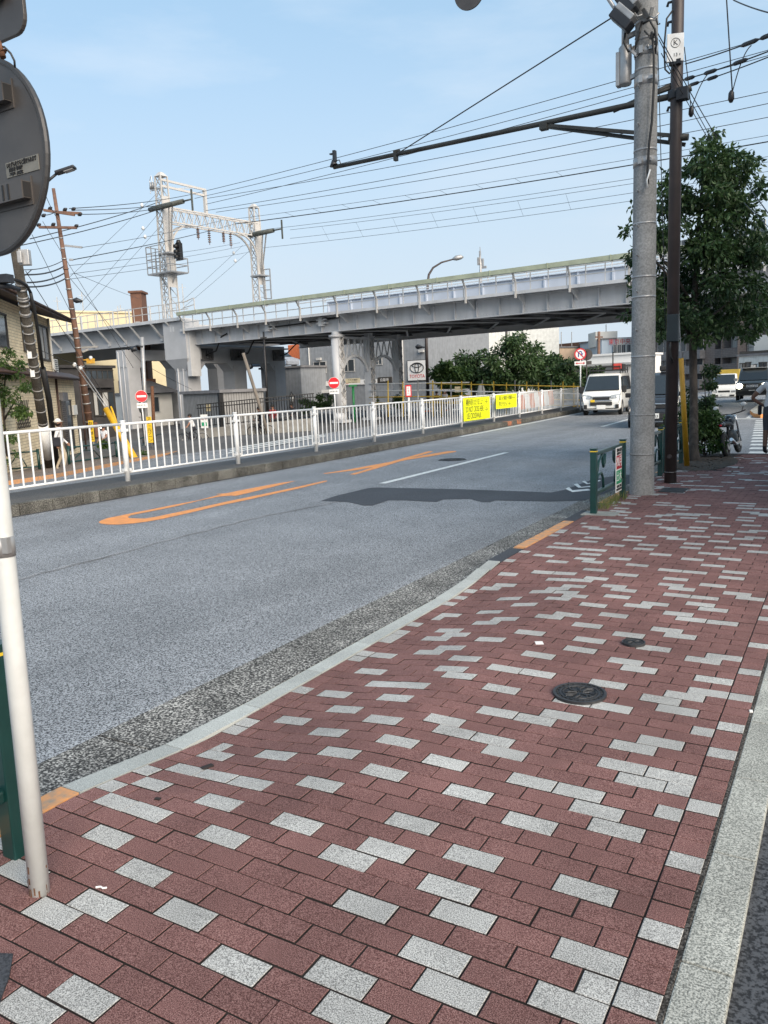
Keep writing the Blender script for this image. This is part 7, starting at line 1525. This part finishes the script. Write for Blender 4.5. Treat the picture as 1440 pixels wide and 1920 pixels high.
# ================================================================== TREES AND PLANTS
def leafmat(name, dark, light, spec=.35):
    m = bpy.data.materials.new(name); m.use_nodes = True; n, l, b = nd(m); b.inputs['Roughness'].default_value = .48; b.inputs['Specular IOR Level'].default_value = spec
    at = n.new('ShaderNodeAttribute'); at.attribute_name = 'tone'; rp = n.new('ShaderNodeValToRGB'); rp.color_ramp.elements[0].color = tuple(dark)+(1,); rp.color_ramp.elements[1].color = tuple(light)+(1,)
    l(at.outputs['Fac'], rp.inputs['Fac']); l(rp.outputs['Color'], b.inputs['Base Color'])
    tr = n.new('ShaderNodeBsdfTranslucent'); l(rp.outputs['Color'], tr.inputs['Color']); ms = n.new('ShaderNodeMixShader'); ms.inputs[0].default_value = .22; l(b.outputs[0], ms.inputs[1]); l(tr.outputs[0], ms.inputs[2]); l(ms.outputs[0], n['Material Output'].inputs['Surface'])
    return m
M['bark'] = mat('bark', (.075, .06, .05), .95, var=.35, scale=9, bump=.7, bscale=30, stretch=(1, 1, .3))
M['leaf_dark'] = leafmat('leaf_dark', (.014, .034, .014), (.068, .125, .040)); M['leaf_mid'] = leafmat('leaf_mid', (.016, .040, .016), (.075, .130, .045)); M['leaf_fresh'] = leafmat('leaf_fresh', (.020, .055, .014), (.115, .19, .05))
def leaves(name, clusters, n, size, m, parent, seed=1, droop=.5, origin=None):
    """clusters: (centre, radii). leaf blades spread through each clump, denser towards its outside"""
    r = np.random.default_rng(seed); w = np.array([c[1][0]*c[1][1]*c[1][2] for c in clusters])**.67; w = w/w.sum(); idx = r.choice(len(clusters), n, p=w)
    cen = np.array([tuple(c[0]) for c in clusters])[idx]; rad = np.array([tuple(c[1]) for c in clusters])[idx]
    d = r.normal(size=(n, 3)); d /= np.linalg.norm(d, axis=1)[:, None]; rr = r.random(n)**.45; off = d*rr[:, None]; p = cen+off*rad
    ct = r.random(len(clusters))[idx]
    a = d*.6+r.normal(size=(n, 3))*.55; a[:, 2] -= droop; a /= np.linalg.norm(a, axis=1)[:, None]      # along the blade
    s = np.cross(a, r.normal(size=(n, 3))); s /= np.linalg.norm(s, axis=1)[:, None]; nn = np.cross(a, s); L_ = size*(.65+.7*r.random(n))[:, None]; W_ = L_*.42
    V_ = np.stack([p, p+a*L_*.5+s*W_*.5+nn*L_*.08, p+a*L_-nn*L_*.05, p+a*L_*.5-s*W_*.5+nn*L_*.08], 1).reshape(-1, 3)
    o = np.array(origin if origin is not None else (0, 0, 0)); V_ = V_-o
    me = bpy.data.meshes.new(name); me.vertices.add(4*n); me.vertices.foreach_set('co', V_.ravel().astype(np.float32)); me.loops.add(6*n)
    base = np.arange(n)*4; me.loops.foreach_set('vertex_index', np.stack([base, base+1, base+2, base, base+2, base+3], 1).ravel().astype(np.int32))
    me.polygons.add(2*n); me.polygons.foreach_set('loop_start', np.arange(0, 6*n, 3, dtype=np.int32)); me.update(calc_edges=True); me.validate()
    tone = np.clip(.15+.5*ct+.45*(r.random(n)-.35), 0, 1); at = me.attributes.new('tone', 'FLOAT', 'FACE'); at.data.foreach_set('value', np.repeat(tone, 2).astype(np.float32))
    me.materials.append(m); ob = bpy.data.objects.new(name, me); COL.objects.link(ob)
    if parent: ob.parent = parent
    return ob
def clumps(c, rad, k, cr, seed):
    r = np.random.default_rng(seed); out = []
    for _ in range(k):
        d = r.normal(size=3); d /= np.linalg.norm(d); q = r.random()**.5*.85; e = cr*(.6+.8*r.random()); out.append((Vector(c)+Vector((d[0]*rad[0]*q, d[1]*rad[1]*q, d[2]*rad[2]*q)), (e, e, e*.7)))
    return out
def limbs(b, base, tips, r0, seed=3):
    for k, tp in enumerate(tips):
        m_ = Vector(base).lerp(Vector(tp), .5)+Vector((0, 0, .12)); b.tube([base, m_, tp], [r0, r0*.6, r0*.15], 6)
# the street tree on the right
tb = PG(1300, 864); tree = thing('street_tree', 'dark leafy street tree growing in the pavement pit on the right', 'tree', tb); T0 = Vector(tb)
def tl(px, py, d=15.9): return D(px, py, d)-T0
cl = []
for px_, py_, rx in ((1310, 300, .38), (1345, 290, .35), (1330, 340, .6), (1385, 330, .42), (1280, 380, .55), (1340, 400, .75), (1395, 390, .5), (1250, 440, .65), (1320, 470, .9), (1385, 460, .75), (1425, 420, .22), (1215, 480, .5), (1240, 540, .7), (1300, 560, .9), (1370, 550, .9), (1420, 530, .5), (1230, 600, .45), (1290, 610, .6), (1350, 600, .65), (1405, 585, .5), (1180, 425, .26), (1168, 435, .14), (1190, 390, .14), (1190, 520, .16), (1183, 590, .22), (1195, 560, .25), (1310, 262, .2), (1400, 300, .22), (1265, 330, .3), (1440, 560, .4), (1430, 480, .3)):
    for j in range(5 if rx > .4 else 2):
        q = tl(px_+random.uniform(-1, 1)*rx*45, py_+random.uniform(-1, 1)*rx*40, 15.9+random.uniform(-.9, .9)*min(1, rx*1.6)); e = rx*random.uniform(.35, .62); cl.append((q, (e, e, e*.62)))
for px_, py_, rx in ((1340, 258, .22), (1325, 282, .32), (1365, 292, .34), (1402, 305, .3), (1298, 318, .34), (1268, 348, .34), (1350, 320, .5), (1425, 350, .3), (1430, 450, .35), (1435, 600, .35), (1410, 620, .3), (1255, 350, .25), (1245, 395, .3), (1225, 560, .5), (1250, 620, .4), (1370, 370, .5), (1415, 470, .45)):
    for j in range(4): q = tl(px_+random.uniform(-1, 1)*rx*40, py_+random.uniform(-1, 1)*rx*40, 15.9+random.uniform(-.8, .8)); e = rx*random.uniform(.4, .65); cl.append((q, (e, e, e*.62)))
leaves('crown', cl, 19000, .125, M['leaf_dark'], tree, 5)
b = MB(); b.tube([(0, 0, -.1), (0, 0, .0), (.0, 0, .25), tl(1301, 760), tl(1299, 640), tl(1302, 560), tl(1310, 420), tl(1320, 300)], [.16, .14, .09, .078, .075, .06, .04, .012], 14); b.build('trunk', M['bark'], tree)
for px0, py0, px1, py1 in ((1299, 640, 1240, 560), (1300, 640, 1375, 560), (1302, 580, 1230, 470), (1302, 560, 1390, 440), (1306, 480, 1270, 380), (1308, 440, 1390, 330), (1302, 590, 1185, 440), (1304, 520, 1340, 330)):
    b = MB(); a, c = tl(px0, py0), tl(px1, py1, 15.9+random.uniform(-.6, .6)); b.tube([a, a.lerp(c, .5)+Vector((0, 0, .1)), c], [.035, .022, .006], 7); b.build('limb', M['bark'], tree)
b = MB(); n = 26
b.add([(-2.33, 15.6, .015)]+[(-2.33+(.52+.04*random.random())*math.cos(2*math.pi*k/n), 15.9+(1.35+.1*random.random())*math.sin(2*math.pi*k/n), .004) for k in range(n)], [(0, 1+k, 1+(k+1) % n) for k in range(n)], 0, True)
o = b.build('tree_pit', M['soil']); tag(o, kind='structure')
def bush(name, label, c, rad, n, sz, m, seed, k=9, cat='bush', stems=True, group=None):
    base = Vector((c[0], c[1], c[2]-rad[2])); t = thing(name, label, cat, base, group=group); cc_ = Vector(c)-base; leaves('foliage', clumps(cc_, rad, k, min(rad)*.55, seed), n, sz, m, t, seed)
    if stems:
        for j in range(4): b = MB(); b.tube([(0, 0, 0), cc_+Vector((random.uniform(-.6, .6)*rad[0], random.uniform(-.6, .6)*rad[1], random.uniform(-.2, .5)*rad[2]))], [.02, .006], 5); b.build('stem', M['bark'], t)
    return t
p = D(1322, 812, 16.0); bush('bush', 'low green bush at the foot of the street tree beside the motorcycle', p, (.36, .36, .48), 3800, .085, M['leaf_fresh'], 11)
p = D(1328, 735, 17.2); bush('slim_shrub', 'tall slim shrub right behind the trunk of the street tree', p, (.24, .24, .75), 1300, .09, M['leaf_mid'], 12)
p = D(1282, 775, 17.5); bush('slim_shrub', 'shrub between the brown pole and the street tree', p, (.25, .3, .75), 1300, .09, M['leaf_mid'], 13)
p = D(1247, 785, 13.9); bush('seedling', 'thin green sprigs left of the brown pole foot', p, (.10, .12, .18), 90, .07, M['leaf_fresh'], 14, 3)
# shrub tree in front of the brick house
p = D(15, 735, 27); t = thing('garden_tree', 'bushy garden tree in front of the brick house at the left edge', 'tree', WG(10, 890)); T0 = Vector(t.location)
cl = []
for px_, py_, rx in ((0, 690, .6), (25, 700, .45), (10, 740, .7), (45, 730, .4), (30, 770, .5), (-20, 720, .8), (0, 800, .5), (20, 820, .3), (-30, 780, .7), (15, 660, .25), (40, 680, .25), (30, 850, .2), (5, 860, .3)):
    for j in range(3): e = rx*random.uniform(.4, .7); cl.append((D(px_+random.uniform(-1, 1)*rx*22, py_+random.uniform(-1, 1)*rx*22, 26.8+random.uniform(-.5, .5))-T0, (e, e, e*.65)))
leaves('crown', cl, 4200, .13, M['leaf_fresh'], t, 21)
b = MB(); b.tube([(0, 0, 0), D(12, 850, 27)-T0, D(6, 780, 27)-T0, D(10, 700, 27)-T0], [.07, .06, .05, .02], 8); b.build('trunk', M['bark'], t)
b = MB(); b.tube([D(6, 790, 27)-T0, D(35, 740, 27)-T0], [.04, .01], 6); b.build('limb', M['bark'], t)
# trees beyond the viaduct
for k, (px_, py_, rx, rz_, d, m_, lab) in enumerate(((848, 706, 34, 40, 60, 'leaf_fresh', 'lighter green round tree at the left end of the row under the viaduct'), (888, 696, 38, 48, 66, 'leaf_mid', 'dark round tree in front of the beige warehouse'), (932, 706, 34, 40, 64, 'leaf_mid', 'lower tree in the dip left of the tallest tree'), (968, 680, 44, 62, 64, 'leaf_mid', 'tallest pointed tree in the row under the viaduct'), (1016, 694, 42, 50, 66, 'leaf_dark', 'broad dark tree right of the tallest tree'), (1058, 704, 38, 44, 62, 'leaf_dark', 'dark tree behind the no U-turn sign'), (1108, 716, 24, 38, 66, 'leaf_mid', 'tree behind the left side of the white van'))):
    c_ = D(px_, py_, d); a = c_.copy(); a.z = -.15; t = thing('leafy_tree', lab, 'tree', a, group='row of trees under the viaduct'); s_ = d/FPX; cc_ = c_-a; rad = (rx*s_, rx*s_*.9, rz_*s_)
    cl = clumps(cc_, rad, 26, rad[0]*.36, 40+k)
    if k == 3: cl += [(D(978, 628, d)-a, (.5, .5, .5)), (D(974, 645, d)-a, (.9, .9, .7)), (D(960, 650, d)-a, (.7, .7, .4)), (D(1000, 650, d)-a, (.8, .8, .4))]
    leaves('crown', cl, 4200, .34, M[m_], t, 60+k); b = MB(); b.tube([(0, 0, 0), (0, 0, cc_.z), (.1, 0, cc_.z+rad[2]*.6)], [.2, .14, .03], 8); b.build('trunk', M['bark'], t)
    for j in range(3): b = MB(); b.tube([(0, 0, cc_.z*.5), (random.uniform(-1, 1)*rad[0]*.7, random.uniform(-.5, .5), cc_.z+random.uniform(0, .5)*rad[2])], [.08, .02], 6); b.build('limb', M['bark'], t)
for k, (px_, py_) in enumerate(((574, 748), (594, 745), (614, 752), (742, 748), (700, 748))):
    c_ = D(px_, py_+6, 54); t = bush('cone_shrub', 'small conical green shrub by the grey dealership, %s' % ['leftmost', 'second from the left', 'third from the left', 'seen between the last two columns', 'right of the middle column'][k], c_, (.45, .45, .9), 500, .2, M['leaf_mid'], 80+k, 6, group='small shrubs by the dealership', stems=False)
for k, (px_, py_, lab) in enumerate(((186, 833, 'yellow green potted plants by the sitting person'), (262, 858, 'grass tuft at the foot of the slanted yellow guard'))):
    c_ = D(px_, py_, 32+k*0); bush('potted_plant' if k == 0 else 'grass_tuft', lab, c_, (.5, .3, .22), 350, .13, M['leaf_fresh'], 90+k, 5, cat='plants', stems=False)
# weeds by the railing foot
p0 = G(1148, 938, 0); r = np.random.default_rng(3); b = MB()
for k in range(240):
    q = Vector((-2.72+r.normal()*.06, 9.9+r.random()*1.15, 0)); h_ = .05+.12*r.random(); a_ = r.random()*6.28; d_ = Vector((math.cos(a_), math.sin(a_), 0)); b.add([q-d_*.004, q+d_*.004, q+d_*h_*.5*r.random()+Vector((r.normal()*.02, r.normal()*.02, h_))], [(0, 1, 2)])
o = b.build('weeds', mat('weeds', (.16, .17, .05), .8, var=.35, scale=12, c2=(.06, .09, .02), coord='world')); tag(o, kind='stuff')
b = MB()
for k in range(220):
    q = Vector((-2.33+r.normal()*.3, 15.7+r.normal()*.8, .012)); a_ = r.random()*6.28; s_ = .02+.03*r.random(); d_ = Vector((math.cos(a_), math.sin(a_), .2*r.normal())); e_ = Vector((-math.sin(a_), math.cos(a_), .2*r.normal())); b.add([q-d_*s_, q+e_*s_*.5, q+d_*s_, q-e_*s_*.5], [(0, 1, 2, 3)])
o = b.build('fallen_leaves', mat('fallen_leaves', (.10, .055, .025), .8, var=.4, scale=9, coord='world')); tag(o, kind='stuff')

# ================================================================== OVERHEAD WIRES
def wire(a, c, label, r=.012, sag=.15, beads=None, name='overhead_wire', group='overhead wires', m=None):
    a, c = Vector(a), Vector(c); n = 14; pts = [a.lerp(c, k/n)-Vector((0, 0, sag*4*(k/n)*(1-k/n))) for k in range(n+1)]
    b = MB(); b.tube(pts, r, 5); o = b.build(name, m or M['wire'], origin=tuple(a)); tag(o, label, 'wire', group)
    if beads:
        for f, L_ in beads:
            q = b_pt(pts, f)-a; q2 = b_pt(pts, min(1, f+L_/(c-a).length))-a; e = MB(); e.tube([q, q.lerp(q2, .2), q.lerp(q2, .8), q2], [r*1.2, r*3.2, r*3.2, r*1.2], 6); s = e.build('splice', M['wire'], o)
    return pts
def b_pt(pts, f):
    x = f*(len(pts)-1); i = min(int(x), len(pts)-2); return pts[i].lerp(pts[i+1], x-i)
def rail_wire(off, p0, p1, label, r=.014, sag=.1, drop=None, **k):
    """a wire along the track, given where it meets two pixels"""
    a, c = solve_d(*p0, off), solve_d(*p1, off); u = c-a; a2 = a-u*.0; c2 = a+u*1.12; pts = wire(a2, c2, label, r, sag, group='railway wires along the viaduct', **k)
    return a, c
RW = [(1.2, (352, 366), (1440, 65), 'top railway wire nearest the gantry head'), (4.0, (365, 372), (1440, 90), 'second railway wire below the top one'), (3.5, (388, 372), (1440, 168), 'railway wire leaving the tip of the upper dark arm'), (2.5, (386, 383), (1440, 100), 'railway wire over the upper dark arm'), (3.2, (386, 395), (1440, 190), 'railway wire below the tip of the upper dark arm'), (5.5, (405, 398), (1440, 216), 'thin railway wire behind the truss beam top'), (6.5, (430, 412), (1440, 250), 'thin railway wire from the upper truss'), (7.5, (440, 420), (1440, 262), 'thick contact wire with clips over the second track'), (8.2, (500, 430), (1440, 290), 'fine railway wire below the contact wire'), (9.4, (544, 431), (1440, 300), 'railway wire from the upper tip of the lower dark arm'), (9.6, (544, 447), (1440, 318), 'railway wire from the lower tip of the lower dark arm'), (10.2, (490, 465), (1440, 335), 'lowest railway wire over the far track')]
for i, (off, p0, p1, lab) in enumerate(RW):
    rail_wire(off, p0, p1, lab, .032 if i == 7 else (.017 if i < 6 else .013), .25)
    if i in (5, 6, 7, 8, 10):      # droppers and marker clips
        pass
def at_s(off, p0, p1, sv):      # the point of a railway wire at a distance along the track
    a, c = solve_d(*p0, off), solve_d(*p1, off); sa, sc2 = (a-VO).dot(VE), (c-VO).dot(VE); f = (sv-sa)/(sc2-sa)/1.12; c = a+(c-a)*1.12; return a.lerp(c, f)-Vector((0, 0, .25*4*f*(1-f)))
for k in range(9):
    sv = -9+2.6*k; a, c = at_s(6.5, (430, 412), (1440, 250), sv), at_s(7.5, (440, 420), (1440, 262), sv); b = MB(); b.tube([a, c], .009, 4); tag(b.build('dropper', M['wire'], origin=tuple(a)), 'short hanging link between two railway wires above the viaduct', 'wire link', 'droppers of the railway wires')
for k in range(7):
    sv = -8+3.2*k; a, c = at_s(9.4, (544, 431), (1440, 300), sv), at_s(10.2, (490, 465), (1440, 335), sv); b = MB(); b.tube([a, c], .008, 4); tag(b.build('dropper', M['wire'], origin=tuple(a)), 'fine hanging link between the lowest railway wires', 'wire link', 'droppers of the lowest wires')
# left of the gantry: wires running on to the poles
for i, (px0, py0, px1, py1, d0, d1, lab, r_) in enumerate(((130, 391, 352, 366, 36, 56.5, 'top wire from the rusty pole to the gantry', .02), (140, 394, 330, 380, 36, 56.5, 'second wire from the rusty pole to the gantry', .02), (150, 402, 310, 388, 36, 56.5, 'third wire from the rusty pole to the gantry', .02), (56, 448, 300, 378, 40, 58, 'thick cable passing behind the rusty pole to the gantry', .026), (40, 460, 300, 392, 40, 58, 'lower thick cable passing behind the rusty pole to the gantry', .026), (154, 464, 420, 412, 36, 62, 'wire from the rusty pole bracket to the truss', .012), (137, 487, 440, 420, 36, 66, 'clipped cable from the rusty pole to the truss', .022), (130, 498, 450, 455, 36, 66, 'wire below the clipped cable left of the gantry', .012), (132, 514, 480, 456, 36, 68, 'fine wire towards the far mast', .011), (125, 524, 480, 470, 36, 68, 'lowest fine wire towards the far mast', .011), (45, 506, 122, 486, 26, 36, 'cable from the dark pole to the rusty pole, topmost', .016), (46, 515, 122, 498, 26, 36, 'black spiral cable between dark and rusty poles', .03), (48, 530, 124, 510, 26, 36, 'second black spiral cable between dark and rusty poles', .03), (52, 538, 126, 520, 26, 36, 'third black spiral cable between dark and rusty poles', .03), (-20, 545, 60, 505, 22, 26, 'cable entering from the left to the dark pole', .016), (65, 400, 107, 395, 30, 34, 'short wire from behind the round sign to the rusty pole', .018), (83, 360, 110, 412, 27, 34, 'steep wire descending behind the round sign edge', .012))):
    wire(D(px0, py0, d0), D(px1, py1, d1), lab, r_, .12, group='wires on the left side')
for i, (px0, py0, px1, py1, d0, d1, lab) in enumerate(((48, 508, 215, 770, 24, 31, 'guy wire from the dark pole head down to the right'), (80, 415, 250, 690, 34, 38, 'thin guy wire crossing behind the rusty pole'), (130, 520, 275, 690, 36, 41, 'cable from the rusty pole down to the grey cable pole'), (302, 355, 130, 520, 57, 45, 'stay wire from the gantry head down to the left'), (303, 393, 150, 570, 57, 48, 'stay wire from the gantry mast down to the left'), (304, 420, 140, 600, 57, 48, 'lower stay wire from the gantry mast'), (455, 460, 335, 570, 66, 58, 'stay wire from the far mast down to the near deck'), (468, 470, 340, 580, 66, 58, 'second stay wire from the far mast'), (140, 512, 260, 560, 36, 60, 'thin wire from the rusty pole toward the brown block'), (283, 690, 360, 730, 40, 44, 'service cable from the grey cable pole to the right'), (60, 440, 140, 600, 30, 36, 'thin wire left of the rusty pole'), (40, 640, 160, 690, 25, 30, 'cable over the house eave to the yellow guard'))):
    wire(D(px0, py0, d0), D(px1, py1, d1), lab, .011, .04, group='guy wires on the left side')
for (px_, py_, d_, w_) in ((268, 428, 56, 'upper one left of the gantry mast'), (272, 444, 56, 'lower one left of the gantry mast'), (266, 385, 56.5, 'left of the gantry head'), (438, 474, 64, 'upper one left of the far mast'), (441, 489, 63, 'lower one left of the far mast'), (140, 684, 33, 'left of the two beside the rusty pole'), (151, 690, 33, 'right of the two beside the rusty pole')):
    b = MB(); p = D(px_, py_, d_); r_ = .13 if py_ < 600 else .09; b.tube([p-Vector((.0, 0, r_)), p, p+Vector((0, 0, r_))], [r_*.5, r_, r_*.5], 8); tag(b.build('stay_insulator', M['white_paint'], origin=tuple(p)), 'small pale insulator in a stay wire, '+w_, 'insulator', 'stay insulators')
# near wires fixed to the two right poles
W_ = lambda px, py, y: YP(px, py, y)
for i, (a, c, lab, r_, sg, bd) in enumerate((
    (W_(742, 290, 12.7), W_(1152, 30, 11.6), 'taut wire from the long arm up to the concrete pole', .010, 0, None),
    (W_(1285, 120, 13.4), W_(1470, 55, 11.0), 'wire with thick splices at the upper right', .009, .02, [(.62, .5), (.8, .4)]),
    (W_(1280, 150, 13.4), W_(1470, 85, 11.2), 'second spliced wire right of the brown pole', .009, .02, [(.02, .35), (.25, .4), (.55, .4)]),
    (W_(1276, 165, 13.4), W_(1470, 95, 11.4), 'third wire right of the brown pole', .008, .02, [(.1, .3), (.3, .3)]),
    (W_(1375, 0, 12), W_(1470, 30, 10), 'thin wire crossing the upper right corner', .008, .02, None),
    (W_(1361, -20, 12), W_(1373, 172, 12), 'wire hanging steeply at the upper right', .009, 0, None),
    (W_(1409, 85, 12), W_(1374, 170, 12), 'looped lead at the upper right', .007, -.1, None),
    (W_(1328, 138, 13), W_(1296, 205, 13), 'looped lead beside the brown pole', .007, -.06, None),
    (W_(1283, 88, 12.8), W_(1296, 205, 13), 'wire down the right side of the brown pole', .007, 0, None),
    (W_(1232, 60, 11.5), W_(1345, 260, 14.5), 'wire from the concrete pole down into the tree', .007, .02, None),
    (W_(1236, 75, 11.5), W_(1335, 262, 14.5), 'second wire from the concrete pole into the tree', .006, .02, None),
    (W_(1240, 100, 11.5), W_(1330, 264, 14.5), 'third wire from the concrete pole into the tree', .006, .02, None),
    (W_(1232, 30, 11.8), W_(1248, 620, 12.9), 'thin wire running down between the two right poles', .006, 0, None),
    (W_(1400, 345, 14), W_(1470, 440, 12), 'slanting wire right of the street tree', .008, 0, None),
    (W_(1395, 380, 14), W_(1470, 455, 12), 'second slanting wire right of the street tree', .006, 0, None))):
    wire(a, c, lab, r_, sg, bd, group='wires on the right poles')
for (px_, py_, y_, w_) in ((1371, 180, 12, 'dark insulator on the steep wire at the right edge'), (1296, 208, 13, 'dark hanging insulator just right of the brown pole')):
    b = MB(); p = W_(px_, py_, y_); b.tube([p+Vector((0, 0, .07)), p+Vector((0, 0, .04)), p-Vector((0, 0, .04)), p-Vector((0, 0, .08))], [.015, .035, .04, .02], 8); tag(b.build('strain_insulator', M['insulator_dark'], origin=tuple(p)), w_, 'insulator', 'hanging insulators')
